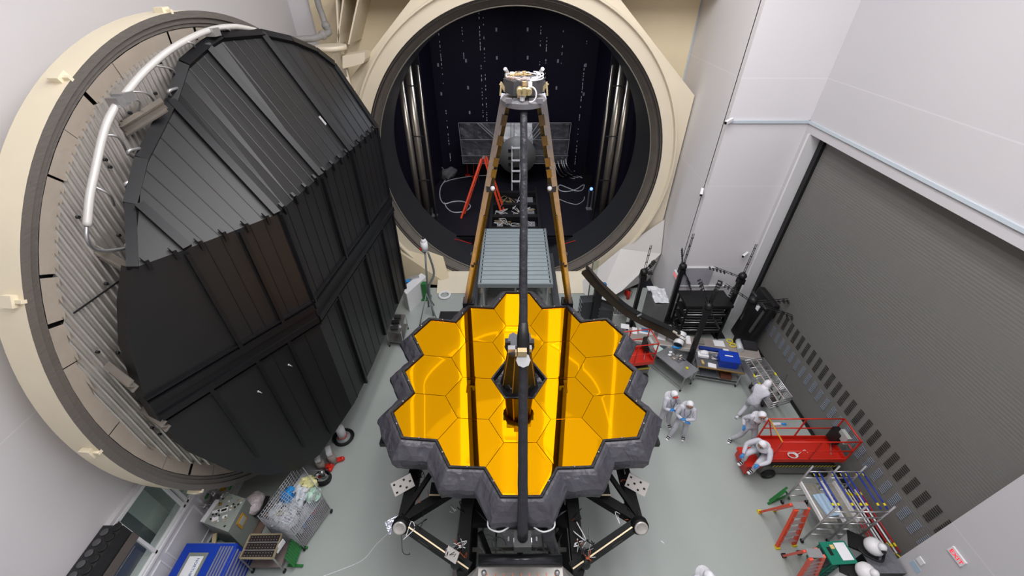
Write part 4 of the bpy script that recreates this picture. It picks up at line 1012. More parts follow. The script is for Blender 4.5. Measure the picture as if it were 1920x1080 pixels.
for (u, v) in ((877, 329), (889, 332)):
    p = atz(u, v, FZ)
    t = thing('barrier_post', 'thin red barrier post ' + ('left' if u < 880 else 'right') + ' of the pair on the chamber floor', 'post', (p.x, p.y, FZ))
    MB().cyl((p.x, p.y, FZ), (p.x, p.y, FZ + .05), .2).build('base', red_m, t); MB().cyl((p.x, p.y, FZ + .05), (p.x, p.y, FZ + 1.05), .03).sphere((p.x, p.y, FZ + 1.08), .05).build('pole', red_m, t)
# centre carriage with open bays and cable bundles
t = thing('centre_carriage', 'black floor carriage with open bays full of cables between the rails', 'carriage', (0.2, 22.5, FZ))
for x in (-1.25, 1.6): MB().box((x, 22.6, FZ + .35), (.16, 7.4, .3)).build('rail', black_m, t)
for y in (19.4, 20.7, 22.2, 23.8, 25.6): MB().box((.18, y, FZ + .3), (2.8, .35, .3)).build('cross_member', black_m, t)
MB().box((.18, 22.6, FZ + .06), (2.8, 7.4, .05)).build('pan', mat('pan_dark', (34, 34, 38), .35, .3), t)
for (x, y, w_) in ((1.1, 21.3, .5), (1.15, 23.0, .45), (1.15, 24.6, .4), (-.7, 21.3, .35)): MB().box((x, y, FZ + .2), (w_, .7, .3)).build('cable_box', mat('cable_box_grey', (128, 128, 130), .5, .1), t)
random.seed(8)
cabm = [mat('cable_tan', (140, 120, 84), .5), mat('cable_pale', (176, 176, 178), .5), mat('cable_white', (206, 206, 208), .5)]
for i in range(30):
    x0 = random.uniform(-.9, 1.2); y0 = random.choice((19.9, 21.4, 23.0, 24.7)) + random.uniform(-.3, .3); c = []
    for k in range(6): c.append(Vector((x0 + random.uniform(-.4, .4), y0 + random.uniform(-.35, .35), FZ + .2 + random.uniform(0, .25))))
    MB().tube(catmull(c, 4), .022, 5).build('cable', cabm[i % 3], t)
# loose hoses on the chamber floor
def hose(label, pts, m, r=.03, z=FZ, name='hose', cat='hose', group=None):
    P_ = [atz(u, v, z + r) for u, v in pts]; o = MB().tube(catmull(P_, 6), r, 7).build(name, m)
    return tag(o, label, cat, group)
wrap = mat('hose_white_wrap', (182, 184, 190), .4, .1, (14, .5))
hose('white wrapped hose looping over the chamber floor at left', ((835, 338), (826, 352), (825, 370), (833, 382), (850, 378), (868, 378), (882, 386), (872, 396), (850, 398), (838, 390), (833, 380)), wrap, .04)
hose('white wrapped hose lying in a figure of eight at right in the chamber', ((1045, 352), (1052, 358), (1066, 359), (1082, 354), (1095, 346), (1092, 356), (1080, 358), (1064, 352), (1050, 347), (1046, 353)), wrap, .04)
hose('thin grey hose sweeping across the chamber floor to the left of the ladder', ((832, 342), (850, 336), (880, 331), (905, 329), (930, 329)), cabm[1], .03)
hose('thin pale hose curving beside the right lamp in the chamber', ((1045, 372), (1065, 380), (1082, 383), (1094, 376), (1096, 369)), cabm[1], .025)
for i, (x, y) in enumerate(((1040, 305), (1046, 302), (1052, 300), (1056, 301), (1060, 298))):
    P_ = [aty(x, y, 27.5), aty(x + 4, y + 14, 27.0), atz(x + 14, y + 26, FZ + .05), atz(x + 38, y + 30 + i, FZ + .05)]
    tag(MB().tube(catmull(P_, 6), .03, 6).build('hanging_cable', cabm[1]), 'pale cable dropping from the foil screen at right, %s from the left' % ('first', 'second', 'third', 'fourth', 'fifth')[i], 'cable', 'pale cables under the foil screen')
hose('red hose along the front lip of the chamber floor at left', ((842, 442), (852, 448), (868, 452), (884, 457)), red_m, .02)
hose('red hose along the front lip of the chamber floor at right', ((1056, 458), (1072, 453), (1086, 450)), red_m, .02)
for (u, v, w_) in ((815, 405, 'left'), (1104, 392, 'right')):
    p = atz(u, v, FZ); t = thing('work_lamp', 'small frame with a blue lamp on top, %s side of the chamber floor' % w_, 'lamp', (p.x, p.y, FZ))
    for a in (-.12, .12):
        for b_ in (-.12, .12): MB().bar((p.x + a, p.y + b_, FZ), (p.x + a, p.y + b_, FZ + 1.3), .025, .025).build('upright', alu, t)
    MB().box((p.x, p.y, FZ + .03), (.36, .36, .05)).build('base', alu, t)
    MB().sphere((p.x, p.y, FZ + 1.38), .1, nu=10, nv=8).build('blue_lamp', mat('blue_lamp', (110, 150, 255), .3, 0, emit=2.5), t)
p = atz(838, 334, FZ); t = thing('covered_bundle', 'grey cloth-covered bundle at the left rear of the chamber', 'bundle', (p.x, p.y, FZ))
cl_ = MB().sphere((p.x, p.y, FZ + .3), .6, (1.1, .7, .8), 16, 12)
for v_ in cl_.v: v_ += Vector((noise.noise(v_ * 2.4), noise.noise(v_ * 2.4 + Vector((4, 0, 0))), noise.noise(v_ * 2.4 + Vector((0, 4, 0))))) * .35
for v_ in cl_.v: v_.z = max(v_.z, FZ)
cl_.build('cloth', mat('cloth_grey', (92, 92, 94), .8, 0, None, (4, 1)), t)
for (u, v, h) in ((1098, 330, .8), (1100, 345, .6), (822, 336, .7)):
    p = atz(u, v, FZ); o = MB().box((p.x, p.y, FZ + h / 2), (.6, .5, h)).box((p.x + .3, p.y, FZ + h * .8), (.1, .4, h * .6)).build('black_equipment_box', black_m)
    tag(o, 'black equipment box at the %s rear edge of the chamber floor' % {1098: 'far right', 1100: 'right', 822: 'left'}[u], 'box')
# ================================================================ grey corrugated gangway deck
dk = thing('gangway_deck', 'grey ribbed deck bridging from the bay into the chamber mouth', 'deck', (0.15, 16.4, 0))
DZ_ = 2.5; x0, x1, y0, y1 = -1.42, 1.72, 14.15, 18.95
m_ = MB(); nrib = 15
for i in range(nrib):
    a = y0 + (y1 - y0) * i / nrib; b = y0 + (y1 - y0) * (i + 1) / nrib; w = b - a
    m_.box(((x0 + x1) / 2, (a + b) / 2 + .0, DZ_ - .02), (x1 - x0, w * .84, .05)); m_.box(((x0 + x1) / 2, a + .02, DZ_ - .07), (x1 - x0, w * .3, .03))
m_.build('ribbed_plank', mat('deck_blue_grey', (150, 162, 166), .5, .1, (1, .06)), dk)
sl_ = MB()
for i in range(nrib):
    y = y0 + (y1 - y0) * (i + .5) / nrib
    for x in (x0 + .06, x1 - .06): sl_.box((x, y, DZ_ + .008), (.05, .2, .006))
sl_.build('edge_slots', black_m, dk)
for x in (x0 - .03, x1 + .03): MB().box((x, (y0 + y1) / 2, DZ_ - .08), (.06, y1 - y0, .2)).build('side_beam', mat('deck_grey', (128, 136, 138), .5, .2), dk)
MB().box(((x0 + x1) / 2, y0 - .03, DZ_ - .08), (x1 - x0 + .12, .06, .2)).build('end_beam', mat('deck_grey', (0, 0, 0)), dk)
for x in (x0 + .15, x1 - .15, 0.15):
    for y in (y0 + .15, 16.6): MB().bar((x, y, 0), (x, y, DZ_ - .1), .07, .07, up=(0, 1, 0)).build('leg', alu, dk)
MB().box((.15, y0 + .5, .5), (2.6, .9, .9)).build('drawer_base', mat('base_satin', (148, 148, 146), .4, .4, (3, .1)), dk)
MB().box((.15, y0 + .03, 1.2), (2.9, .04, .04)).build('cross_tie', alu, dk)
# dark rails either side of the deck
for x, l_ in ((-1.75, 'left'), (2.05, 'right')):
    o = MB().box((x, 15.9, 1.0), (.3, 5.6, .25)).box((x, 14.2, .45), (.25, .3, .9)).box((x, 17.6, .45), (.25, .3, .9)).build('guide_rail', mat('rail_grey_dark', (74, 76, 78), .45, .3, (4, .2)))
    tag(o, 'dark steel guide rail on the %s side of the ribbed deck' % l_, 'rail')
for (x, l_) in ((-2.7, 'left'), (2.75, 'right')):
    o = MB().box((x, 14.8, .03), (1.6, .7, .05)); 
    for i in range(9):
        for j in range(4): o.box((x - .7 + i * .175, 14.56 + j * .16, .06), (.02, .14, .015))
    tag(o.build('floor_grating', black_m), 'black floor grating %s of the deck behind the gold mirror' % l_, 'grating')
# ================================================================ RIGHT SIDE EQUIPMENT
def table(name, label, c, ang, L, W, Hh, topm, legm, cat='table', shelf=None, casters=True, group=None, thick=.04):
    t = thing(name, label, cat, (c[0], c[1], 0), ang, group)
    MB().box((0, 0, Hh - thick / 2), (L, W, thick)).build('table_top', topm, t, world=False)
    for sx in (-1, 1):
        for sy in (-1, 1):
            x, y = sx * (L / 2 - .07), sy * (W / 2 - .07)
            lg = MB().bar((x, y, .1 if casters else 0), (x, y, Hh - thick), .04, .04, up=(0, 1, 0)).build('leg', legm, t, world=False)
            if casters: MB().lathe([(0, -.02), (.05, -.02), (.05, .02), (0, .02)], (x, y, .055), 'X', 12).box((x, y, .1), (.03, .06, .05)).build('caster', rubber, t, world=False)
    if shelf is not None:
        MB().box((0, 0, shelf), (L - .12, W - .12, .03)).build('lower_shelf', legm if legm is not steel else steel, t, world=False)
    for sy in (-1, 1): MB().bar((-L / 2 + .07, sy * (W / 2 - .07), .2), (L / 2 - .07, sy * (W / 2 - .07), .2), .025, .025).build('stretcher', legm, t, world=False)
    return t
tsteel = mat('table_steel', (158, 161, 165), .25, .6, (3, .15)); tgrey = mat('worktop_taupe', (150, 142, 136), .6, 0, (3, .06))
# steel table in front
a, b, c, d = [atz(u, v, .9) for u, v in ((1216, 655), (1244, 642), (1310, 694), (1287, 709))]
mid = (a + b + c + d) / 4; dirv = ((d - a) + (c - b)) / 2; ang1 = math.atan2(dirv.y, dirv.x); L1 = dirv.length
T1 = table('steel_table', 'brushed steel table on casters with loose parts, nearest the gold mirror', mid, ang1, L1, ((b - a).length + (c - d).length) / 2, .9, tsteel, steel, shelf=None)
# second bench with shelf and blue bin
mid2 = (atz(1302, 660, .9) + atz(1306, 686, .9) + atz(1395, 700, .9) + atz(1392, 672, .9)) / 4; d2 = atz(1395, 700, .9) - atz(1306, 686, .9); ang2 = math.atan2(d2.y, d2.x)
T2 = table('shelf_table', 'wheeled table with wood edge and a lower shelf, under the blue bin', mid2, ang2, d2.length, .78, .9, mat('dark_worktop', (96, 98, 102), .4, .2, (3, .15)), alu, shelf=.35)
MB().box((0, -.4, .885), (d2.length, .03, .05)).build('wood_edge', mat('wood_edge', (150, 116, 64), .6), T2, world=False)
# long bench behind
la, lb = atz(1178, 625, .95), atz(1424, 662, .95); dl = lb - la; ang3 = math.atan2(dl.y, dl.x); mid3 = (la + lb) / 2
T3 = table('long_bench', 'long taupe work bench covered in papers below the dark arm', mid3, ang3, dl.length, .8, .95, tgrey, mat('bench_leg_pale', (186, 188, 190), .5, .1), casters=False, thick=.05, cat='bench')
MB().box((0, -.4, .9), (dl.length, .03, .16)).build('front_edge', mat('bench_edge_pale', (196, 194, 190), .5), T3, world=False)
MB().box((0, -.1, .45), (dl.length - .3, .03, .8)).build('modesty_panel', mat('bench_leg_pale', (0, 0, 0)), T3, world=False)
def sheet(label, uv, z, w, h, ang, m=paper, name='paper_sheet', cat='paper', th=.006, group=None):
    p = atz(uv[0], uv[1], z); o = thing  # flat loose sheet
    mb = MB().box((0, 0, th / 2), (w, h, th)); ob = mb.build(name, m, None); ob.location = (p.x, p.y, z + .001); ob.rotation_euler = (0, 0, ang)
    return tag(ob, label, cat, group)
litb = mat('paper_light_blue', (100, 168, 216), .8); 
sheet('white paper sheet at the left end of the long bench', (1172, 612), .95, .35, .3, ang3)
sheet('large white drawing sheet under a blue page on the long bench', (1212, 619), .95, .62, .5, ang3)
sheet('blue printed page on top of the large drawing sheet', (1209, 619), .958, .28, .24, ang3, litb)
sheet('narrow white sheet between the bench end and the drawing', (1190, 620), .95, .2, .42, ang3)
sheet('tilted white sheet with a clip, left of the white duct', (1241, 631), .95, .32, .42, ang3 - .2)
sheet('white sheet partly behind the white flexible duct', (1262, 634), .95, .32, .4, ang3 - .3)
sheet('white sheet beside the foot of the nearest dark post', (1290, 637), .95, .2, .5, ang3)
sheet('pair of white sheets near the right end of the long bench', (1348, 644), .95, .42, .34, ang3 + .1)
sheet('slim grey tray lying on the long bench', (1310, 640), .95, .4, .35, ang3 + .05, mat('tray_grey', (128, 124, 120), .5), 'paper_tray', 'tray', .04)
sheet('small white card on the front edge of the long bench', (1361, 656), .95, .2, .1, ang3)
for i, (u, v, w_) in enumerate(((1212, 639, 'left'), (1281, 649, 'middle'), (1349, 658, 'right'))):
    p = atz(u, v, .82); o = MB().box((0, 0, 0), (.28 if i == 1 else .18, .015, .16)).build('caution_placard', yellow_m); o.location = p; o.rotation_euler = (0, 0, ang3)
    tag(o, 'yellow caution placard on the %s part of the long bench front' % w_, 'sign')
# tapes, tool, stand-off hooks on the bench
for i, (u, v) in enumerate(((1368, 640), (1374, 648))):
    p = atz(u, v, .96); o = MB().tube([p + Vector((.12 * math.cos(a * PI / 8), .1 * math.sin(a * PI / 8), .02)) for a in range(16)], .022, 6, True).build('yellow_cord_coil', yellow_m); tag(o, 'coil of yellow cord at the right end of the bench, %s one' % ('farther', 'nearer')[i], 'cord')
p = atz(1405, 650, .95); o = MB().box((0, 0, .06), (.5, .45, .12)); o = o.build('black_tray_box', mat('tray_black', (46, 46, 50), .4)); o.location = (p.x, p.y, .95); o.rotation_euler = (0, 0, ang3); tag(o, 'shallow black box at the far right end of the bench', 'box')
p = atz(1385, 648, .95); o = MB().cyl((-.12, -.35, .1), (.05, .3, .1), .11).build('clear_plastic_roll', mat('clear_plastic', (190, 196, 200), .25)); o.location = (p.x, p.y, .95); tag(o, 'roll of clear plastic beside the black post on the bench', 'roll')
# white flexible duct with blue end
p = atz(1272, 650, .9); t = thing('flexible_duct', 'white ribbed flexible duct with dark mouth and blue collar', 'duct', (p.x, p.y, .9))
c0 = p + Vector((-.12, -.12, .25)); c1 = p + Vector((.12, .3, .5)); rr = []
path = [c0.lerp(c1, i / 10) for i in range(11)]
MB().tube(path, [.19 + (.015 if i % 2 else 0) for i in range(11)], 18).build('duct_body', whitep, t)
MB().cyl(c0 - (c1 - c0).normalized() * .02, c0 + (c1 - c0) * .01, .16, n=18).build('dark_mouth', black_m, t)
for f in (.35, .6): MB().tube([c0.lerp(c1, f), c0.lerp(c1, f + .05)], .208, 18).build('black_band', black_m, t)
MB().tube([c0 + Vector((-.18, 0, -.12)), c0 + Vector((.0, -.03, -.17)), c0 + Vector((.14, 0, -.16))], .05, 8).build('blue_collar', skyblue, t)
# things on the steel table
p = atz(1235, 649, .9); sheet('pale green booklet lying on the left end of the steel table', (1231, 652), .9, .42, .32, ang1, mat('booklet_green', (180, 206, 200), .5), 'booklet', 'booklet', .015)
sheet('dark laptop-like tray on the far left corner of the steel table', (1243, 648), .9, .3, .22, ang1, mat('tablet_dark', (62, 76, 84), .3), 'tablet_tray', 'tray', .03)
p = atz(1268, 670, .9); t = thing('parts_tray', 'shiny tray of small metal parts in the middle of the steel table', 'tray', (p.x, p.y, .9))
MB().box((p.x, p.y, .92), (.5, .34, .03), ang1).build('tray', steel, t)
random.seed(5)
for i in range(16): MB().box((p.x + random.uniform(-.2, .2), p.y + random.uniform(-.14, .14), .95), (random.uniform(.03, .12), .03, .03), random.uniform(0, 3)).build('metal_part', [alu, mat('tan_part', (180, 160, 130), .5), whitep][i % 3], t)
for i, (u, v) in enumerate(((1257, 662), (1255, 667))):
    p = atz(u, v, .9); tag(MB().sphere((p.x, p.y, .95), .06, (1.3, 1, .7), 8, 6).build('white_cloth_wad', paper), 'white cloth wad on the steel table, %s one' % ('farther', 'nearer')[i], 'cloth')
p = atz(1277, 677, .9); tag(MB().tube([p + Vector((.13 * math.cos(a * .5), .11 * math.sin(a * .45), .03 + .01 * a)) for a in range(13)], .014, 5).build('coiled_wire', black_m), 'tangle of dark wire near the right of the steel table', 'wire')
p = atz(1288, 691, .9); tag(MB().box((p.x, p.y, .93), (.07, .1, .05), .4).build('yellow_tape_measure', yellow_m), 'small yellow tape measure near the corner of the steel table', 'tool')
# blue bin and other things on the shelf table
p = atz(1362, 681, .9); t = thing('blue_bin', 'royal blue plastic bin with lid and white label on the wheeled table', 'bin', (p.x, p.y, .9), ang2)
MB().prism([(-.33, -.26, 0), (.33, -.26, 0), (.33, .26, 0), (-.33, .26, 0)], (0, 0, .34)).build('bin_body', blue_m, t, world=False)
MB().box((0, 0, .36), (.74, .6, .06)).build('lid', blue_m, t, world=False); MB().box((-.02, .02, .393), (.3, .05, .004)).build('white_label', paper, t, world=False)
for x in (-.36, .36): MB().box((x, 0, .24), (.03, .2, .05)).build('handle', blue_m, t, world=False)
p = atz(1317, 668, .9); tag(MB().box((p.x, p.y, .98), (.4, .25, .1), ang2).sphere((p.x + .05, p.y + .05, 1.05), .16, (1.2, .8, .6), 9, 6).build('white_cloth', paper), 'crumpled white cloth at the left end of the wheeled table', 'cloth')
p = atz(1317, 681, .9); tag(MB().cyl((p.x, p.y - .1, .95), (p.x, p.y + .1, .95), .05, n=10).build('tan_spool', mat('tan_spool', (200, 170, 110), .6)), 'small tan spool beside the white cloth on the wheeled table', 'spool')
sheet('white notebook with a blue edge on the wheeled table', (1335, 686), .9, .3, .22, ang2 - .1, paper, 'notebook', 'notebook', .03)
p = atz(1340, 672, .9); t = thing('coiled_hose', 'loose coil of silver hose left of the blue bin', 'hose', (p.x, p.y, .9))
for i in range(3): MB().tube([p + Vector((.15 * math.cos(a * PI / 7) + .02 * i, (.1 + .02 * i) * math.sin(a * PI / 7), .03 + .03 * i)) for a in range(14)], .02, 6, True).build('loop', alu, t)
p = atz(1318, 664, .9); o = MB().box((p.x + .35, p.y + .18, .97), (.9, .16, .14), ang2).build('blue_tool_case', mat('navy_case', (18, 50, 130), .5)); tag(o, 'long dark blue case at the back of the wheeled table', 'case')
p = atz(1359, 706, .36); o = MB().box((p.x, p.y, .44), (.42, .3, .14), ang2).build('brown_parts_box', mat('brown_rust', (112, 60, 40), .7, 0, (14, .5), (10, .8))); tag(o, 'brown box of parts on the lower shelf of the wheeled table', 'box')
p = atz(1327, 700, .36); o = MB().box((p.x, p.y, .4), (.6, .35, .05), ang2).build('grey_case', mat('grey_case', (96, 100, 108), .5)); tag(o, 'flat grey case on the lower shelf of the wheeled table', 'case')
# tall folded scaffold lying on a wheeled cart
t = thing('folded_scaffold_cart', 'low dark cart carrying a stack of folded aluminium scaffold frames', 'cart', (9.1, 9.6, 0), 0)
a, b, c, d = [atz(u, v, 1.35) for u, v in ((1396, 676), (1432, 671), (1486, 745), (1448, 756))]
for k in range(5):
    z = 1.35 - k * .07; dz = Vector((0, 0, -k * .07))
    fr_l = [(a, d), (b, c)]
    for (p, q) in fr_l: MB().tube([p + dz, q + dz], .025, 7).build('frame_tube', alu, t)
    if k in (0, 2, 4):
        for i in range(6): f = i / 5; MB().tube([a.lerp(d, f) + dz, b.lerp(c, f) + dz], .02, 6).build('frame_rung', alu, t)
mid1 = a.lerp(b, .5); mid2_ = d.lerp(c, .5)
for f in (.3, .6): MB().tube([a.lerp(b, f), d.lerp(c, f)], .02, 6).build('inner_tube', mat('scaffold_red_white', (196, 178, 178), .5, .2, (6, .4)), t)
for (p, q, f0) in ((a, d, .35), (b, c, .4), (a, d, .55)): MB().tube([p.lerp(q, f0), p.lerp(q, f0 + .07)], .032, 7).build('yellow_clip', yellow_m, t)
for f in (.25, .75): MB().bar(a.lerp(d, f), b.lerp(c, f + .1), .03, .03).build('diagonal', alu, t)
for (u, v) in ((1405, 728), (1458, 738), (1428, 762), (1455, 762)):
    p = atz(u, v, 0); MB().lathe([(0, -.02), (.06, -.02), (.06, .02), (0, .02)], (p.x, p.y, .06), 'X', 12).build('caster', rubber, t)
    MB().bar((p.x, p.y, .1), (p.x + .02, p.y + .1, 1.0), .03, .03).build('post', steel, t)
p0, p1, p2, p3 = [atz(u, v, .25) for u, v in ((1405, 722), (1445, 722), (1456, 756), (1428, 758))]
MB().prism([p0, p3, p2, p1], (0, 0, .03)).build('cart_base', mat('cart_base_dark', (66, 62, 60), .6), t)
# ---------------- dark slender posts with perforated cross pieces
def lattice(p, q, w=.09, r=.012, n=5):
    p = Vector(p); q = Vector(q); d = (q - p).normalized(); s_ = d.cross(Vector((0, 0, 1))); s_ = (s_.normalized() if s_.length > .1 else Vector((1, 0, 0))) * w / 2
    mb = MB(); mb.tube([p + s_, q + s_], r, 5); mb.tube([p - s_, q - s_], r, 5)
    for i in range(n): f = (i + .5) / n; c = p.lerp(q, f); mb.tube([c + s_ * 1.6, c - s_ * 1.6], r * 1.3, 5)
    return mb
def post(label, foot_uv, top_z, lean=(0, 0), arms=(), mast=1.0, fz=0.0):
    f = atz(foot_uv[0], foot_uv[1], fz); tp = Vector((f.x + lean[0], f.y + lean[1], top_z))
    t = thing('shipping_post', label, 'post', (f.x, f.y, fz))
    MB().bar((f.x, f.y, fz + .03), tp, .16, .16, up=(0, 1, 0)).build('column', black_m, t)
    MB().box((f.x, f.y, fz + .025), (.5, .5, .05)).build('base_plate', black_m, t)
    MB().sphere(tp, .17, (1, 1, .9), 10, 7).box(tp - Vector((0, 0, .25)), (.26, .26, .24)).build('head_joint', black_m, t)
    if mast: lattice(tp, tp + Vector((.05, .05, mast)), .06, .014, 4).build('mast', black_m, t)
    for (dx, dy, dz) in arms:
        q = tp + Vector((dx, dy, dz)); a_ = lattice(tp - Vector((0, 0, .1)), q, .12, .013, 4).build('lattice_arm', black_m, t)
        dd = (q - tp).normalized()
        for k in (.62, .75, .88, 1.0, 1.12):
            c = tp - Vector((0, 0, .1)) + (q - tp) * k; MB().box(c, (.05, .17, .05), math.atan2(dd.y, dd.x)).build('comb_plate', mat('comb_grey', (60, 60, 62), .4, .4), a_)
    return t
post('black post at the right end of the table front, rising beside the steel table', (1287, 690), 3.2, (.1, .25), [(-.35, .5, .8), (.7, .1, -1.0), (.25, .3, .9)], mast=.9)
post('black post rising behind the blue bin', (1365, 672), 3.0, (.15, .3), [(-1.0, .5, .4), (1.3, -.1, .1), (1.35, -.6, -.3)], mast=0)
post('black post by the black crates near the door jamb', (1345, 628), 3.2, (.15, .2), [(-1.2, .2, .3), (-.3, -.2, -.8)], mast=1.5)
post('black post behind the dark arm, left of the plastic-covered crate', (1182, 612), 3.0, (.1, .2), [(.35, .1, .5), (.3, -.1, .1)], mast=1.3)
post('black post in front of the plastic-covered crate', (1250, 602), 3.0, (.1, .25), [(-.2, .1, .8), (.5, -.2, -.9)], mast=1.6)
# ---------------- long dark curved arm on a stout column
t = thing('curved_test_arm', 'long dark curved beam resting on a stout black column', 'beam', (4.0, 14.0, 0))
arm_pts = [aty(1098, 507, 14.4), aty(1120, 533, 14.2), aty(1150, 562, 13.8), aty(1175, 583, 13.4), aty(1205, 600, 12.9), aty(1240, 616, 12.4), aty(1272, 632, 12.0)]
cp_ = catmull(arm_pts, 5); am = mat('arm_black_bronze', (58, 46, 34), .4, .2, (3, .2))
mb = MB()
for i in range(len(cp_) - 1): mb.bar(cp_[i] - (cp_[i + 1] - cp_[i]) * .03, cp_[i + 1] + (cp_[i + 1] - cp_[i]) * .03, .18, .42)
mb.build('arm', am, t); mb = MB()
for i in range(len(cp_) - 1): mb.bar(cp_[i] + Vector((0, 0, .22)), cp_[i + 1] + Vector((0, 0, .22)), .26, .03)
mb.build('flange', black_m, t)
colx = aty(1122, 545, 14.2)
MB().bar((colx.x, 14.2, 0), colx, .32, .32, up=(0, 1, 0)).build('column', black_m, t)
MB().bar((colx.x, 14.2, 1.6), aty(1168, 578, 13.6), .08, .1).build('brace', black_m, t)
for (u, v) in ((1195, 593), (1200, 597)): MB().bar(aty(u, v, 12.9), aty(u + 8, v - 4, 12.9), .05, .05).build('clip', alu, t)
for (u, v) in ((1262, 621), (1268, 626), (1280, 633)): MB().bar(aty(u, v, 11.95), aty(u + 7, v + 4, 11.9), .06, .06).build('clip', mat('clip_cream', (220, 212, 196), .5), t)
# second stout post supporting the arm near its middle
# plexiglass panel and monitors near the column
t = thing('clear_panel_stand', 'tall narrow clear panel in a pale frame beside the arm column', 'panel', (3.2, 14.3, 0))
p = atz(1098, 588, .0); MB().bar((p.x, p.y, 0), (p.x, p.y, 3.1), .05, .05, up=(0, 1, 0)).build('edge_post', alu, t); MB().box((p.x + .14, p.y, 1.6), (.26, .01, 3.0)).build('clear_sheet', glass_m, t)
def eqbox(name, label, cat, uv, z0, size, ang, m, extra=None, uvz=None):
    p = atz(uv[0], uv[1], z0 if uvz is None else uvz); t = thing(name, label, cat, (p.x, p.y, z0), ang)
    MB().box((0, 0, size[2] / 2), size).build('body', m, t, world=False, bevel=.008)
    if extra: extra(t, size)
    return t
pale_grey = mat('cabinet_pale_grey', (170, 174, 170), .5, 0, (3, .05)); dgrey = mat('cabinet_dark', (50, 52, 55), .5)
def grille_top(t, s):
    g = MB()
    for i in range(9): g.box((-s[0] * .42 + i * s[0] * .105, 0, s[2] + .004), (s[0] * .06, s[1] * .8, .008))
    g.build('top_grille', dgrey, t, world=False)
eqbox('grilled_cabinet', 'pale grey cabinet with a slotted top, right under the dark arm', 'cabinet', (1162, 584), 0, (.62, .5, 1.1), -.05, pale_grey, grille_top, 1.1)
def shelf_front(t, s):
    for i in range(6): MB().box((-s[0] / 2 - .01, 0, .15 + i * (s[2] - .2) / 5), (.03, s[1] * .9, .03)).build('slat', alu, t, world=False)
eqbox('rack_cabinet', 'dark instrument rack with pale slats left of the arm column', 'cabinet', (1104, 560), 0, (.7, .5, 1.4), .1, dgrey, shelf_front, 1.4)
eqbox('rack_cabinet', 'dark instrument rack with pale slats between the column and the slotted cabinet', 'cabinet', (1138, 572), 0, (.6, .7, 1.2), -.25, dgrey, shelf_front, 1.2)
sheet('white and blue papers on top of the dark rack by the column', (1128, 558), 1.24, .45, .35, -.3, paper); sheet('light blue folder on top of the dark rack by the column', (1124, 553), 1.25, .3, .12, .1, litb, 'folder', 'folder', .02)
p = Vector((colx.x + .24, 14.3, 2.3)); tag(MB().sphere(p, .12, (1, .8, 1.3), 10, 7).build('blue_bag', mat('bag_blue', (36, 104, 160), .5)), 'bright blue bag behind the stout column of the arm', 'bag')
# crate covered with clear plastic
t = thing('plastic_covered_crate', 'large grey crate draped with clear plastic in front of the side wall', 'crate', (6.2, 14.9, 0))
ca, cb, cc_, cd__ = [atz(u, v, 1.6) for u, v in ((1215, 540), (1245, 545), (1254, 572), (1228, 572))]
MB().prism([ca, cd__, cc_, cb], (0, 0, -1.55)).build('crate_body', mat('crate_grey', (112, 112, 112), .6, .1, (2, .15)), t)
random.seed(14)
g = []; 
for j in range(9):
    for i in range(7):
        q = ca.lerp(cb, i / 6).lerp(cd__.lerp(cc_, i / 6), j / 8) + Vector((0, 0, .06 + random.uniform(0, .12))); g.append(q)
MB().add(g, [(j * 7 + i, (j + 1) * 7 + i, (j + 1) * 7 + i + 1, j * 7 + i + 1) for j in range(8) for i in range(6)]).build('plastic_sheet', mat('plastic_film', (205, 208, 212), .2, 0, None, (5, 1)), t)
MB().box(atz(1222, 541, 1.72), (.4, .3, .05)).build('white_pad', paper, t)
p = atz(1222, 570, .9); MB().box((p.x - .1, p.y - .05, 1.1), (.02, .3, .4)).build('white_notice', paper, t)
# fire extinguisher pair, floor cart etc.
p = atz(1177, 560, 0); t = thing('fire_extinguisher', 'red fire extinguisher standing by the sloping cover plate', 'fire extinguisher', (p.x, p.y, 0))
MB().lathe([(.0, 0), (.09, 0), (.09, .42), (.05, .5), (.0, .5)], (p.x, p.y, 0), n=14).build('cylinder', red_m, t); MB().box((p.x, p.y, .54), (.05, .13, .08)).build('valve', black_m, t)
MB().tube([(p.x, p.y + .05, .56), (p.x + .15, p.y, .45), (p.x + .13, p.y - .05, .2)], .015, 6).build('hose', black_m, t)
eqbox('red_tool_box', 'small red box with a white band beside the extinguisher', 'box', (1177, 546), 0, (.2, .2, .26), .2, red_m, None, .26)
# black equipment rack with shelves and crates by the door jamb
t = thing('black_pipe_rack', 'wide black open rack of stacked pale tubes by the far right wall', 'rack', (8.4, 13.6, 0))
for x in (7.5, 9.3): 
    for y in (13.3, 14.3): MB().bar((x, y, 0), (x, y, 1.9), .07, .07, up=(0, 1, 0)).build('upright', black_m, t)
for z in (.45, .9, 1.35, 1.8):
    MB().box((8.4, 13.8, z), (1.9, 1.05, .05)).build('shelf', black_m, t)
    for k in range(3): MB().tube([(7.55, 13.35 + k * .16, z + .06), (9.25, 13.35 + k * .16, z + .06)], .03, 6).build('pale_tube', alu, t)
MB().box((8.4, 13.8, 1.92), (2.0, 1.1, .12)).build('top_cover', black_m, t)
eqbox('black_crate', 'tall black crate with rounded lid left of the pipe rack', 'crate', (1290, 610), 0, (.6, .8, 1.7), .0, mat('crate_black', (26, 26, 28), .45), None)
t = thing('black_transit_case', 'tall black transit case with grey straps leaning at the roller door', 'case', (10.4, 13.1, 0))
RM = Matrix.Rotation(.15, 3, 'Y')
MB().box((10.45, 13.2, 1.3), (.3, 1.3, 2.6), RM).build('case_body', mat('crate_black', (0, 0, 0)), t, bevel=.06)
for y in (12.8, 13.6): MB().box((10.31, y, 1.5), (.04, .12, 1.2), RM).build('strap', mat('strap_grey', (88, 90, 92), .5), t)
MB().box((10.38, 13.2, 1.95), (.03, .2, .22), RM).build('white_label', paper, t)
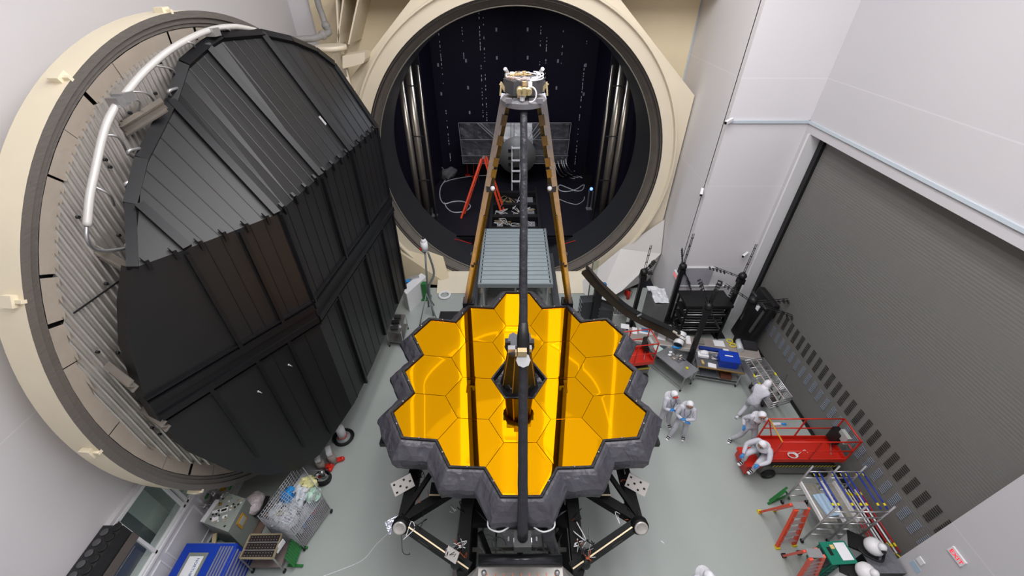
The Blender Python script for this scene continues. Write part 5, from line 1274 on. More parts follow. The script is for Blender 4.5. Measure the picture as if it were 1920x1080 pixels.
for y in (12.8, 13.6): MB().cyl((10.3, y - .2, 2.35), (10.3, y + .2, 2.35), .05, n=8).build('grip', dgrey, t)
t = thing('wire_reel', 'round black wire reel standing behind the dark arm', 'reel', (6.9, 13.3, 0)); p = atz(1274, 606, .5)
MB().tube([p + Vector((.34 * math.cos(a * PI / 10), 0, .34 * math.sin(a * PI / 10))) for a in range(20)], .03, 6, True).build('rim', black_m, t)
for k in range(5): a = k * 2 * PI / 5; MB().bar(p, p + Vector((.33 * math.cos(a), 0, .33 * math.sin(a))), .03, .03).build('spoke', black_m, t)
MB().bar(p, (p.x, p.y, 0), .06, .06).build('stand', black_m, t)
# wall fixtures
def camera_thing(label, p, d, name='security_camera', bd=(0, .14, -.1)):
    p = Vector(p); d = Vector(d).normalized(); t = thing(name, label, 'camera', p)
    MB().bar(p, p + d * .3, .1, .1).build('housing', whitep, t); MB().bar(p + d * .3, p + d * .33, .08, .08).build('lens', black_m, t)
    MB().bar(p, p + Vector(bd), .03, .03).build('bracket', alu, t); return t
p = aty(1348, 223, 14.7); camera_thing('white camera on the wall corner at the pale rail', (7.57, 14.68, p.z), (-1, -.5, -.35))
p = aty(1402, 474, 14.68); camera_thing('white camera low on the far right wall near the door jamb', p, (-.9, -.6, -.3))
p = atx(1316, 352, 7.45); camera_thing('small camera halfway up the pilaster corner', p + Vector((-.02, -.1, 0)), (-.4, -1, -.6), bd=(.1, .02, -.08))
def exit_sign(label, c, ex, ey, w=.36, h=.22, text='EXIT'):
    c = Vector(c); ex = Vector(ex).normalized(); ey = Vector(ey).normalized(); nz = ex.cross(ey)
    t = thing('exit_sign', label, 'sign', c); RM = Matrix((ex, ey, nz)).transposed()
    MB().box(c, (w, h, .08), RM).build('housing', whitep, t)
    text_mesh('exit_letters', text, h * .78, mat('exit_red', (240, 30, 50), .4, 0, emit=.8), c - ex * (w * .42) - ey * (h * .28) + nz * .042, ex, ey, t)
    return t
p = atx(1267, 515, 7.46); exit_sign('small red EXIT sign on the shaded pilaster wall', p, (0, -1, 0), (0, 0, 1), .42, .26)
p = atx(1796, 1043, XR); exit_sign('red EXIT sign on the white wall at bottom right', p, (0, -1, 0), (0, 0, 1), .36, .2)
t = thing('wall_box', 'small pale switch box on the near pier below the exit sign', 'box', atx(1727, 1052, XR)); MB().box(atx(1727, 1052, XR), (.06, .16, .16)).build('cover', whitep, t)
t = thing('wall_notice', 'pale blue notice sheet on the near pier beside the switch box', 'notice', atx(1716, 1062, XR)); MB().box(atx(1716, 1063, XR), (.012, .25, .2)).build('sheet', mat('notice_blue', (170, 190, 208), .6), t)
p = aty(1316, 556, 14.76); t = thing('wall_phone', 'small grey wall phone above the pale rail on the far right wall', 'phone', p); MB().box(p, (.2, .1, .4)).build('body', mat('phone_grey', (110, 112, 112), .5), t); MB().box(p + Vector((0, -.02, .3)), (.2, .12, .12)).build('white_box', whitep, t)
# ================================================================ SCISSOR LIFT and scaffold, lower right
def lift(name, label, loc, rz, L=2.45, W=.85, pz=1.05, rh=1.1, full=True):
    t = thing(name, label, 'scissor lift', loc, rz)
    b = lambda mb, n, m, par=None: mb.build(n, m, par or t, world=False)
    x0, x1, y0, y1 = -L / 2, L / 2, -W / 2, W / 2
    b(MB().box((0, 0, .42), (L * .95, W * .8, .4)), 'chassis', mat('chassis_grey', (120, 120, 118), .45, .2))
    b(MB().box((-.0, 0, .7), (L * .9, W * .7, .12)), 'scissor_stack', dsteel)
    hz = MB().box((0, y0 - .012, .84), (L * .85, .02, .12)); hz = b(hz, 'hazard_band', black_m)
    hs = MB()
    for i in range(20): hs.add([(x0 * .83 + i * L * .043, y0 - .024, .79), (x0 * .83 + i * L * .043 + .04, y0 - .024, .79), (x0 * .83 + i * L * .043 + .08, y0 - .024, .89), (x0 * .83 + i * L * .043 + .04, y0 - .024, .89)], [(0, 1, 2, 3)])
    b(hs, 'hazard_stripes', yellow_m, hz)
    for sx in (-1, 1):
        for sy in (-1, 1):
            w = b(MB().lathe([(0, -.07), (.12, -.07), (.21, -.06), (.22, 0), (.21, .06), (.12, .07), (0, .07)], (sx * L * .36, sy * W * .42, .22), 'Y', 20), 'wheel', rubber)
            b(MB().lathe([(0, -.075), (.1, -.075), (.1, .075), (0, .075)], (sx * L * .36, sy * W * .42, .22), 'Y', 12), 'hub', dsteel, w)
    b(MB().box((x0 - .28, 0, .62), (.5, W * .85, .1)).box((x0 - .42, 0, .4), (.08, W * .85, .4)), 'entry_step', red_m)
    fl = b(MB().box((0, 0, pz), (L, W, .04)), 'platform_floor', mat('lift_floor_red', (188, 38, 24), .4, 0, (3, .12)))
    for y in (y0, y1): b(MB().box((0, y, pz + .09), (L, .025, .18)), 'toe_board', red_m)
    b(MB().box((x1, 0, pz + .09), (.025, W, .18)), 'toe_board', red_m)
    for z in (pz + rh, pz + rh * .55):
        b(MB().tube([(x0, y0, z), (x1, y0, z)], .022, 8), 'guard_rail', red_m); b(MB().tube([(x0, y1, z), (x1, y1, z)], .022, 8), 'guard_rail', red_m); b(MB().tube([(x1, y0, z), (x1, y1, z)], .022, 8), 'guard_rail', red_m)
    b(MB().tube([(x0, y0, pz + rh), (x0, y1, pz + rh)], .022, 8), 'gate_bar', mat('gate_bar_yellow', (206, 150, 40), .5, 0, (9, .4)))
    for x in (x0, 0.0, x1 - .02):
        for y in (y0, y1): b(MB().bar((x, y, pz), (x, y, pz + rh), .035, .035, up=(0, 1, 0)), 'guard_post', red_m)
    b(MB().bar((x0, y1, pz + rh), (x0 + .5, y1, pz), .03, .03), 'diagonal_post', red_m)
    b(MB().box((x1 - .12, y1 - .2, pz + .5), (.2, .34, .5)), 'control_box', black_m); b(MB().box((x1 - .1, 0.0, pz + .75), (.12, .34, .3)), 'control_panel', pale_grey)
    sk = MB(); sk.bar((x1 - .3, -.2, pz + .05), (x1 - .05, .25, pz + .1), .02, .02); b(sk, 'gutter_rod', alu)
    cx_ = MB()
    for i in range(3): cx_.tube([(-.35 + (.13 + .01 * i) * math.cos(a * PI / 8), -.22 + (.08 + .01 * i) * math.sin(a * PI / 8), pz + .04 + .02 * i) for a in range(16)], .014, 6, True)
    if full:
        c = thing('white_cord_coil', 'coil of white cord lying on the red lift platform', 'cord', Vector(loc) + Matrix.Rotation(rz, 3, 'Z') @ Vector((-.35, -.22, pz + .02)), rz)
        c2 = MB()
        for i in range(3): MB().tube([((.13 + .01 * i) * math.cos(a * PI / 8), (.08 + .01 * i) * math.sin(a * PI / 8), .03 + .02 * i) for a in range(16)], .014, 6, True).build('loop', whitep, c, world=False)
        MB().tube(catmull([(.1, 0, .03), (.3, .1, .02), (.5, .2, .02), (.55, .1, .02)], 5), .01, 5).build('loose_end', whitep, c, world=False)
    return t
lift('scissor_lift', 'red scissor lift with guard rails parked beside the roller door', (9.2, 7.22, 0), 0.0, 2.35, .8)
lift('scissor_lift', 'red scissor lift mostly hidden behind the right edge of the gold mirror', (atz(1183, 672, 1.05).x - .05, atz(1183, 672, 1.05).y, 0), 0.15, 1.6, .8, full=False)
# ---------------- scaffold tower
sx0, sx1, sy0, sy1 = 8.45, 9.95, 4.95, 6.05
st = thing('scaffold_tower', 'aluminium scaffold with blue braces beside the orange ladder', 'scaffold', (9.2, 5.5, 0))
for x in (sx0, (sx0 + sx1) / 2, sx1):
    for y in (sy0, sy1):
        MB().tube([(x, y, .1), (x, y, 2.2)], .026, 8).build('upright', alu, st)
        MB().lathe([(0, -.02), (.06, -.02), (.06, .02), (0, .02)], (x, y, .06), 'X', 10).build('caster', rubber, st)
for y in (sy0, sy1):
    for z in (.5, .85, 1.2, 1.55, 1.9): MB().tube([(sx0, y, z), ((sx0 + sx1) / 2 , y, z)], .02, 7).build('rung', alu, st); MB().tube([((sx0 + sx1) / 2, y, z), (sx1, y, z)], .02, 7).build('rung', alu, st)
bl = mat('brace_blue', (24, 50, 150), .45)
for i, x in enumerate((sx0 + .1, sx0 + .25, sx0 + .62, sx0 + .85, sx0 + 1.0, sx1 - .2, sx1 - .02)):
    z = 1.95 - .0 * i; b_ = MB().tube([(x, sy0 + .05, z), (x, sy1 - .05, z + .02)], .022, 8).build('blue_brace', bl, st)
    for f in (.08, .9): MB().tube([(x, sy0 + .05 + f * 1.0, z + .003), (x, sy0 + .05 + f * 1.0 + .07, z + .003)], .029, 8).build('yellow_clip', yellow_m, b_)
for x in (sx0 + .22, sx0 + .95): MB().box((x + .05, (sy0 + sy1) / 2, 1.25), (.42, 1.05, .04)).build('deck_board', mat('deck_board_grey', (140, 136, 128), .6, .1, (10, .3)), st)
for x in (sx0 + .02, sx0 + .62, sx1 - .5): MB().box((x, (sy0 + sy1) / 2, 1.32), (.04, 1.1, .12)).build('toe_board', whitep, st)
pv = thing('blue_plastic_cover', 'pale blue plastic sheet lying on the scaffold boards', 'sheet', (sx0 + .4, 5.4, 1.28))
MB().box((sx0 + .38, 5.4, 1.31), (.35, .6, .05), .15).build('sheet', mat('pale_blue_plastic', (170, 196, 218), .25), pv)
# bundle of red and white poles lying beside the scaffold
rw = mat('pole_red', (176, 30, 34), .4)
for i in range(9):
    x = sx1 + .16 + i * .065; z = .5 + (i % 3) * .05
    o = thing('scaffold_pole', '%s scaffold pole, %s from the scaffold side in the bundle' % ('red' if i in (0, 1, 5, 6, 8) else 'white', ('first', 'second', 'third', 'fourth', 'fifth', 'sixth', 'seventh', 'eighth', 'ninth')[i]), 'pole', (x, 4.9, z), 0, 'bundle of red and white poles')
    m = rw if i in (0, 1, 5, 6, 8) else whitep
    MB().tube([(x, 4.45, z), (x, 6.2, z)], .024, 7).build('tube', m, o)
    for y in (4.6, 6.0): MB().tube([(x, y, z), (x, y + .09, z)], .03, 7).build('yellow_clip', yellow_m, o)
o = thing('pole_trestle', 'low steel trestle under the red and white pole bundle', 'trestle', (10.35, 5.3, 0))
for y in (4.8, 5.9): MB().box((sx1 + .42, y, .44), (.7, .06, .05)).build('crossbar', alu, o); MB().bar((sx1 + .15, y, 0), (sx1 + .15, y, .44), .04, .04).build('leg', alu, o); MB().bar((sx1 + .7, y, 0), (sx1 + .7, y, .44), .04, .04).build('leg', alu, o)
# orange step ladders
f1 = atz(1452, 1027, 0); f2 = atz(1492, 1022, 0); r1 = atz(1420, 962, 0); 
ladder('step_ladder', 'orange folding step ladder standing left of the scaffold', ((f1.x + f2.x) / 2, (f1.y + f2.y) / 2, 0), tuple(atz(1500, 950, 1.9) + Vector((.02, -.06, 0))), ((atz(1420, 962, 0).x + .3), atz(1420, 962, 0).y + .05, 0), tuple(atz(1500, 950, 1.9) + Vector((-.05, .08, 0))), .42, (1, .12, 0), 6, orange_m, (8.0, 5.2, 0), feet=yellow_m, thick=.07)
f1 = atz(1497, 1085, 0)
ladder('step_ladder', 'orange step ladder at the bottom edge beside the green cabinet', (f1.x + .2, f1.y, 0), tuple(atz(1528, 1040, 1.7) + Vector((.02, -.06, 0))), (atz(1470, 1040, 0).x + .2, atz(1470, 1040, 0).y, 0), tuple(atz(1526, 1036, 1.7) + Vector((-.05, .06, 0))), .42, (1, .15, 0), 6, orange_m, (8.0, 4.0, 0), feet=black_m, thick=.07)
# green trestle behind the ladder
gt = thing('green_trestle', 'small green folding trestle leaning behind the orange ladder', 'trestle', (7.9, 5.7, 0))
p0 = atz(1440, 945, 0); p1 = atz(1473, 920, .6); p2 = atz(1480, 935, 0)
MB().bar(p0, p1, .06, .05).build('leg', green_m, gt); MB().bar(p1, p2, .06, .05).build('leg', green_m, gt); MB().bar(p0 + Vector((.02, .0, .03)), p2 + Vector((0, .1, .03)), .05, .05).build('leg', green_m, gt); MB().bar(p0 + Vector((.1, .1, 0)), p1 + Vector((.1, .1, 0)), .05, .05).build('leg', green_m, gt)
# green cabinet with a white paper on the top
gc = atz(1573, 1035, 1.0); teal = mat('teal_green_paint', (16, 122, 98), .45, 0, (3, .08))
t = thing('green_tool_cabinet', 'teal green tool cabinet with a white sheet on its open top', 'cabinet', (gc.x, gc.y, 0), .05)
W_ = [('body', MB().box((0, 0, .5), (.66, .5, .84)), teal), ('top_plate', MB().box((0, 0, .945), (.7, .54, .05)), teal), ('white_top_sheet', MB().box((.15, .02, .975), (.3, .42, .008)), paper), ('top_recess', MB().box((-.2, .04, .973), (.09, .2, .006)), black_m), ('sticker', MB().box((-.08, .14, .975), (.1, .1, .006)), mat('sticker_orange', (226, 190, 120), .6))]
for n_, mb_, mm in W_: mb_.build(n_, mm, t, world=False)
for z in (.25, .5, .74): MB().box((0, -.26, z), (.56, .02, .2)).build('drawer', mat('teal_dark', (10, 92, 76), .5), t, world=False)
for sx in (-1, 1):
    for sy in (-1, 1): MB().lathe([(0, -.02), (.06, -.02), (.06, .02), (0, .02)], (sx * .27, sy * .18, .06), 'X', 10).build('caster', rubber, t, world=False)
MB().box((-.42, -.05, .8), (.2, .36, .24)).box((-.5, -.15, .6), (.1, .2, .3)).build('side_tray', black_m, t, world=False)
# white round-headed vacuum units on tall white cabinets
for i, (u, v, lb) in enumerate(((1638, 1020, 'nearer the roller door'), (1623, 1068, 'at the bottom edge of the floor'))):
    p = atz(u, v, 1.1)
    t = thing('domed_pump_unit', 'white pump unit with a round dome, ' + lb, 'pump', (p.x, p.y, 0), -.5)
    MB().box((-.15, 0, .45), (.62, .42, .78)).build('cabinet', whitep, t, world=False, bevel=.03)
    MB().box((-.15, 0, .87), (.66, .46, .06)).build('black_top', black_m, t, world=False)
    MB().lathe([(0, .9), (.2, .9), (.23, .98), (.21, 1.1), (.12, 1.19), (0, 1.21)], (0.05, 0, 0), n=20).build('dome', whitep, t, world=False)
    MB().sphere((.12, -.08, 1.24), .1).build('top_ball', whitep, t, world=False); MB().cyl((.12, -.08, 1.2), (.16, -.2, 1.22), .05).build('dark_port', black_m, t, world=False)
    MB().tube(catmull([(-.3, -.2, .92), (-.1, -.33, .95), (.2, -.3, .95), (.32, 0, .92)], 5), .03, 7).build('hose', [rubber, rubber][i], t, world=False)
    for sx in (-1, 1): MB().box((-.15 + sx * .27, 0, .04), (.08, .4, .07)).build('foot', rubber, t, world=False)
o = thing('clear_topped_box', 'dark low box with crumpled clear film behind the domed pumps', 'box', (10.15, 4.1, 0))
MB().box((9.85, 4.25, .4), (.85, .7, .78)).build('box_body', black_m, o)
MB().box((9.85, 4.25, .8), (.85, .7, .03)).build('film', mat('film_dark', (120, 122, 128), .15, .3, None, (6, 1)), o)
p = atz(1672, 1050, .4); tag(MB().tube([p + Vector((.25 * math.cos(a * PI / 9), .2 * math.sin(a * PI / 9), .05)) for a in range(18)], .02, 6, True).build('yellow_cable_loop', yellow_m), 'loop of yellow cable on the floor beside the nearer domed pump', 'cable')
# small litter on the floor
p = atz(1242, 1017, 0); o = MB().box((0, 0, .01), (.1, .03, .02)).build('white_tape_scrap', paper); o.location = p; o.rotation_euler = (0, 0, -.8); tag(o, 'small scrap of white tape on the bare floor right of the telescope', 'tape')
# ================================================================ LEFT SIDE EQUIPMENT
# blue drawer chest with lettering panel
p = atz(350, 1060, 1.15)
t = thing('blue_tool_chest', 'blue tool chest with many drawers and a white lettered panel on top', 'tool chest', (-7.95, 3.35, 0))
MB().box((-7.98, 3.55, .62), (1.35, 1.85, 1.06)).build('body', blue_m, t)
MB().box((-8.18, 3.5, 1.165), (.5, 1.5, .02)).build('top_panel_edge', mat('chest_grey_edge', (140, 146, 138), .4, .2), t)
MB().box((-8.18, 3.48, 1.18), (.36, 1.36, .014)).build('white_panel', paper, t)
text_mesh('panel_lettering', 'NORTHROP G', .1, mat('lettering_blue', (40, 90, 150), .5), (-8.14, 4.12, 1.19), (0, -1, 0), (1, 0, 0), t, .002)
for row, (y0, y1) in enumerate(((4.47, 4.42), (4.47, 4.42))): pass
for i in range(6):
    for j, (ya, yb) in enumerate(((3.1, 4.42), (2.7, 3.02))):
        z = .22 + i * .155
        d_ = MB().box((-7.3, (ya + yb) / 2, z), (.03, yb - ya - .04, .13)).build('drawer', blue_m, t)
        MB().box((-7.275, (ya + yb) / 2, z + .05), (.03, yb - ya - .08, .03)).build('drawer_pull', alu, d_)
for i in range(6):
    for j, (xa, xb) in enumerate(((-8.55, -8.0), (-7.95, -7.4))):
        z = .22 + i * .155; d_ = MB().box(((xa + xb) / 2, 4.49, z), (xb - xa - .03, .03, .13)).build('drawer', blue_m, t); MB().box(((xa + xb) / 2, 4.515, z + .05), (xb - xa - .06, .03, .03)).build('drawer_pull', alu, d_)
for x in (-8.5, -7.45):
    for y in (2.8, 4.3): MB().lathe([(0, -.025), (.05, -.025), (.05, .025), (0, .025)], (x, y, .05), 'X', 10).build('caster', rubber, t)
# the drawers' bright pull rails seen from above on the front half of the chest top
pr = [atz(u, v, 1.17) for u, v in ((384, 1022), (356, 1062))]
for i in range(5):
    o_ = Vector((.07 * i, -.03 * i, 0)); MB().bar((-7.68 + i * .075, 4.4 - .0 * i, 1.165), (-7.68 + i * .075, 3.6, 1.165), .035, .02).build('top_rail', alu, t)
# grey control rack with sloping instrument face
a, b, c, d = [atz(u, v, 1.25) for u, v in ((421, 922), (462, 936), (428, 998), (380, 980))]
cen = (a + b + c + d) / 4
gr = thing('grey_control_rack', 'grey control cabinet on casters with a panel of knobs on top', 'cabinet', (cen.x, cen.y, 0))
rk = mat('rack_grey_green', (128, 134, 128), .5, 0, (4, .06))
MB().prism([a, d, c, b], (0, 0, -1.12)).build('body', rk, gr)
MB().prism([a + Vector((0, 0, .02)), d + Vector((0, 0, .02)), c + Vector((0, 0, .02)), b + Vector((0, 0, .02))], (0, 0, -.03)).build('panel', mat('panel_grey_green', (146, 152, 146), .45), gr)
def onr(f, g): return a.lerp(b, f).lerp(d.lerp(c, f), g) + Vector((0, 0, .03))
random.seed(9)
for i in range(34):
    q = onr(random.uniform(.1, .9), random.uniform(.05, .9)); mm = random.choice([black_m, dsteel, alu, whitep, mat('tan_part', (0, 0, 0))])
    if i % 2: MB().cyl(q, q + Vector((0, 0, .03)), .022, n=10).build('knob', mm, gr)
    else: MB().box(q, (.05, .03, .03), random.uniform(0, 1)).build('switch', mm, gr)
for (f, g, w_, h_, mm) in ((.45, .5, .2, .12, whitep), (.46, .5, .13, .06, black_m), (.2, .62, .16, .08, paper), (.62, .66, .12, .08, paper), (.35, .8, .16, .1, whitep), (.18, .38, .08, .08, mat('brass_dark', (150, 120, 50), .5, .3))):
    MB().box(onr(f, g), (w_, h_, .04 if mm is black_m else .03), .35).build('gauge', mm, gr)
ps = (b + c) / 2 + Vector((.03, -.0, -.35)); MB().bar(b.lerp(c, .35) + Vector((.015, 0, -.3)), b.lerp(c, .7) + Vector((.015, 0, -.3)), .02, .34).build('wood_frame_label', mat('frame_ochre', (190, 140, 40), .5), gr)
MB().bar(b.lerp(c, .4) + Vector((.03, 0, -.3)), b.lerp(c, .65) + Vector((.03, 0, -.3)), .02, .2).build('label_insert', mat('insert_grey', (160, 164, 160), .5), gr)
for q in (a, b, c, d): qq = q.lerp(cen, .15); MB().lathe([(0, -.025), (.06, -.025), (.06, .025), (0, .025)], (qq.x, qq.y, .065), 'X', 12).build('caster', rubber, gr)
MB().bar(d + Vector((0, 0, .04)), a.lerp(d, .3) + Vector((0, 0, .04)), .1, .05).build('side_lip', whitep, gr)
# valves and tubing behind the rack
vt = thing('valve_manifold', 'small tangle of steel valves and thin tubes behind the grey control cabinet', 'valves', (-8.5, 5.9, 0))
random.seed(2)
vb = atz(405, 935, 1.1)
MB().box((vb.x, vb.y, .55), (.3, .3, 1.1)).build('stand', steel, vt)
for i in range(9):
    q = Vector((vb.x + random.uniform(-.25, .3), vb.y + random.uniform(-.3, .3), 1.15 + random.uniform(0, .2))); MB().cyl(q, q + Vector((.02, .1, .02)), .035, n=8).sphere(q, .045, nu=8, nv=5).build('valve', alu if i % 3 else green_m, vt)
    MB().tube(catmull([q, q + Vector((random.uniform(-.2, .2), random.uniform(-.2, .2), .1)), q + Vector((random.uniform(-.3, .3), random.uniform(-.3, .3), -.1))], 5), .01, 5).build('thin_tube', steel, vt)
MB().box((vb.x + .1, vb.y + .28, 1.2), (.12, .18, .1), .3).build('brass_block', mat('brass_yellow', (196, 150, 50), .4, .4), vt)
# green hose coil
gh = atz(410, 1025, .0); hs = mat('hose_green', (30, 120, 80), .5)
t = thing('green_hose_coil', 'coil of thin green hose on the floor between chest and grey cabinet', 'hose', (gh.x, gh.y, 0))
for i in range(6): MB().tube([gh + Vector(((.17 + .012 * i) * math.cos(a * PI / 9), (.2 + .01 * i) * math.sin(a * PI / 9), .03 + .03 * i)) for a in range(18)], .014, 6, True).build('loop', hs, t)
MB().tube(catmull([gh + Vector((.15, 0, .03)), gh + Vector((.3, -.1, .02)), gh + Vector((.42, -.35, .02)), gh + Vector((.3, -.55, .02)), gh + Vector((.15, -.5, .02))], 6), .01, 5).build('loose_end', mat('hose_clear_green', (150, 190, 176), .4), t)
tag(MB().box(atz(402, 1012, .7), (.1, .34, .05), .4).build('cardboard_piece', mat('cardboard', (206, 186, 148), .8)), 'strip of tan cardboard resting at the corner of the blue chest', 'cardboard')
# wire cage trolley with plastic bags
a, b, c, d = [atz(u, v, 1.5) for u, v in ((560, 866), (596, 915), (540, 988), (484, 968))]
cg = thing('wire_cage_trolley', 'chrome wire cage trolley filled with plastic bags', 'trolley', ((a.x + c.x) / 2, (a.y + c.y) / 2, 0))
wire = mat('chrome_wire', (196, 198, 204), .35, .3)
def wgrid(mb, p, q, r, s_, n, m, rad=.008):
    for i in range(n + 1): mb.tube([p.lerp(q, i / n), s_.lerp(r, i / n)], rad, 4)
    for i in range(m + 1): mb.tube([p.lerp(s_, i / m), q.lerp(r, i / m)], rad, 4)
dn = Vector((0, 0, -1.3)); sidesg = ((b, c, 22, 16), (c, d, 11, 16), (d, a, 18, 12), (a, b, 9, 12))
for (p, q, n_, m_n) in sidesg: mb = MB(); wgrid(mb, p, q, q + dn, p + dn, n_, m_n); mb.build('wire_panel', wire, cg)
mb = MB(); wgrid(mb, a.lerp(d, .5), b.lerp(c, .5), c, d, 14, 9); mb.build('top_grid', wire, cg)
for q in (a, b, c, d): MB().tube([q + Vector((0, 0, .03)), (q.x, q.y, .1)], .016, 6).build('corner_post', alu, cg); MB().lathe([(0, -.02), (.06, -.02), (.06, .02), (0, .02)], (q.x, q.y, .06), 'X', 10).build('caster', rubber, cg)
MB().prism([a + Vector((0, 0, -1.25)), d + Vector((0, 0, -1.25)), c + Vector((0, 0, -1.25)), b + Vector((0, 0, -1.25))], (0, 0, .03)).build('base_shelf', mat('shelf_brown', (120, 108, 104), .6), cg)
MB().prism([x + Vector((0, 0, -.55)) for x in (a, d, c, b)], (0, 0, .015)).build('middle_shelf', wire, cg)
film = mat('bag_film', (196, 202, 208), .2, 0, (4, .1), (7, 1)); 
random.seed(17)
def inside(f, g, z): q = a.lerp(b, f).lerp(d.lerp(c, f), g); return Vector((q.x, q.y, z))
bags = [(.5, .12, 1.2, .26, mat('bag_yellow', (210, 206, 150), .4), 'pale yellow bag at the back of the wire cage'), (.5, .3, 1.2, .26, film, 'clear bag behind the blue bag in the cage'), (.25, .52, 1.28, .2, skyblue, 'bright blue bag on the wall side of the wire cage'), (.6, .55, 1.22, .22, film, 'clear bag with round fittings in the middle of the cage'),
        (.35, .78, 1.22, .27, film, 'clear bag at the front wall side of the cage'), (.7, .82, 1.2, .24, film, 'clear bag at the front right corner of the cage'), (.85, .15, 1.2, .18, mat('bag_green', (180, 214, 196), .4), 'pale green bag at the back corner of the cage')]
for f, g_, z, r, mm, lb in bags:
    q = inside(f, g_, z); vs = MB().sphere(q, r, (1, 1.1, .5), 20, 14)
    for v_ in vs.v: v_ += Vector((noise.noise(v_ * 9), noise.noise(v_ * 9 + Vector((4, 0, 0))), noise.noise(v_ * 9 + Vector((0, 4, 0))))) * .16
    tag(vs.build('plastic_bag', mm), lb, 'bag')
q = inside(.45, .8, 1.42); o = MB()
for i in range(3): o.tube([q + Vector(((.1 - .02 * i) * math.cos(a_ * PI / 8), (.08 - .02 * i) * math.sin(a_ * PI / 8), .01 * i)) for a_ in range(16)], .012, 6, True)
tag(o.build('white_hose_coil', mat('coil_cream', (200, 196, 180), .5)), 'small pale hose coil lying on the front bag in the cage', 'hose')
for i in range(4):
    q = inside(.8, .35 + i * .15, .55); tag(MB().box(q, (.14, .1, .12), i).build('cage_parcel', [red_m, blue_m, skyblue, whitep][i]), ('small red', 'small dark blue', 'small light blue', 'small white')[i] + ' parcel on the lower shelf of the wire cage', 'parcel')
# plastic wrapped parcel left of the cage
q = atz(474, 940, .8); o = MB().sphere(q - Vector((0, 0, .1)), .26, (1, 1.3, .8), 12, 8)
for v_ in o.v: v_ += Vector((noise.noise(v_ * 7), noise.noise(v_ * 7 + Vector((4, 0, 0))), noise.noise(v_ * 7 + Vector((0, 4, 0))))) * .09
t = thing('wrapped_parcel_stand', 'low stool carrying a clear-wrapped bundle between cabinet and cage', 'stool', (q.x, q.y, 0)); o.build('wrapped_bundle', mat('bag_pinkish', (206, 196, 198), .25, 0, None, (7, 1)), t)
MB().box((q.x, q.y, .48), (.5, .6, .04)).build('seat', dsteel, t)
for sx in (-1, 1):
    for sy in (-1, 1): MB().bar((q.x + sx * .2, q.y + sy * .25, 0), (q.x + sx * .2, q.y + sy * .25, .47), .03, .03).build('leg', steel, t)
q = atz(468, 975, 0); tag(MB().box((q.x + .2, q.y, .03), (.7, .9, .05)).build('brown_floor_board', mat('board_brown', (116, 96, 84), .7)), 'flat brown board on the floor between cabinet and cage', 'board')
# cart with black trays
a, b, c, d = [atz(u, v, .95) for u, v in ((470, 1003), (529, 1002), (512, 1047), (450, 1047))]
t = thing('tray_cart', 'steel cart holding three rows of black perforated trays', 'cart', ((a.x + c.x) / 2, (a.y + c.y) / 2, 0))
for p_, q_ in ((a, b), (b, c), (c, d), (d, a)): MB().bar(p_, q_, .04, .06).build('top_rail', mat('rail_brass', (178, 164, 136), .35, .5), t)
for i in range(3):
    g0, g1 = i / 3 + .02, (i + 1) / 3 - .02; p_ = a.lerp(d, g0); q_ = b.lerp(c, g0); r_ = b.lerp(c, g1); s_ = a.lerp(d, g1)
    tr_ = MB().prism([v - Vector((0, 0, .03)) for v in (p_.lerp(q_, .04), s_.lerp(r_, .04), r_.lerp(s_, .04), q_.lerp(p_, .04))], (0, 0, .03)).build('black_tray', mat('tray_brown_black', (34, 24, 22), .5), t)
    hl = MB()
    for k in range(10):
        for l in range(2): q5 = p_.lerp(q_, .1 + k * .088).lerp(s_.lerp(r_, .1 + k * .088), .3 + .4 * l); hl.box(q5 + Vector((0, 0, .004)), (.018, .018, .012))
    hl.build('tray_studs', alu, tr_)
    if i: MB().bar(a.lerp(d, i / 3), b.lerp(c, i / 3), .02, .03).build('divider', alu, t)
for q_ in (a, b, c, d): MB().bar((q_.x, q_.y, .1), q_, .03, .03, up=(0, 1, 0)).build('leg', alu, t); MB().lathe([(0, -.02), (.06, -.02), (.06, .02), (0, .02)], (q_.x, q_.y, .06), 'X', 10).build('caster', rubber, t)
MB().prism([Vector((v.x, v.y, .3)) for v in (a, d, c, b)], (0, 0, .03)).build('lower_shelf', mat('shelf_brown', (0, 0, 0)), t)
MB().box(b.lerp(c, .45) + Vector((.03, 0, -.08)), (.02, .3, .2), -.3).build('paper_tag', paper, t)
# green slanted rack
t = thing('green_bar_rack', 'green slanted rack of parallel bars on feet beside the tray cart', 'rack', (-6.0, 4.4, 0))
tops = [atz(543 - 4, 1003, .5), atz(565, 1030, .5)]; 
for i in range(9):
    f = i / 8; p_ = atz(546 + 4, 1000, .55).lerp(atz(535, 1045, .55), f); q_ = atz(563, 1020, .25).lerp(atz(552, 1062, .2), f); MB().bar(p_, q_, .05, .03).build('bar', green_m, t)
for (u0, v0, u1, v1) in ((552, 1026, 577, 1027), (540, 1060, 568, 1061)): MB().bar(atz(u0, v0, .06), atz(u1, v1, .06), .06, .05).build('foot', green_m, t)
MB().bar(atz(550, 1003, .5), atz(536, 1046, .5), .05, .04).build('top_bar', green_m, t); MB().bar(atz(566, 1020, .22), atz(552, 1060, .18), .05, .04).build('bottom_bar', green_m, t)
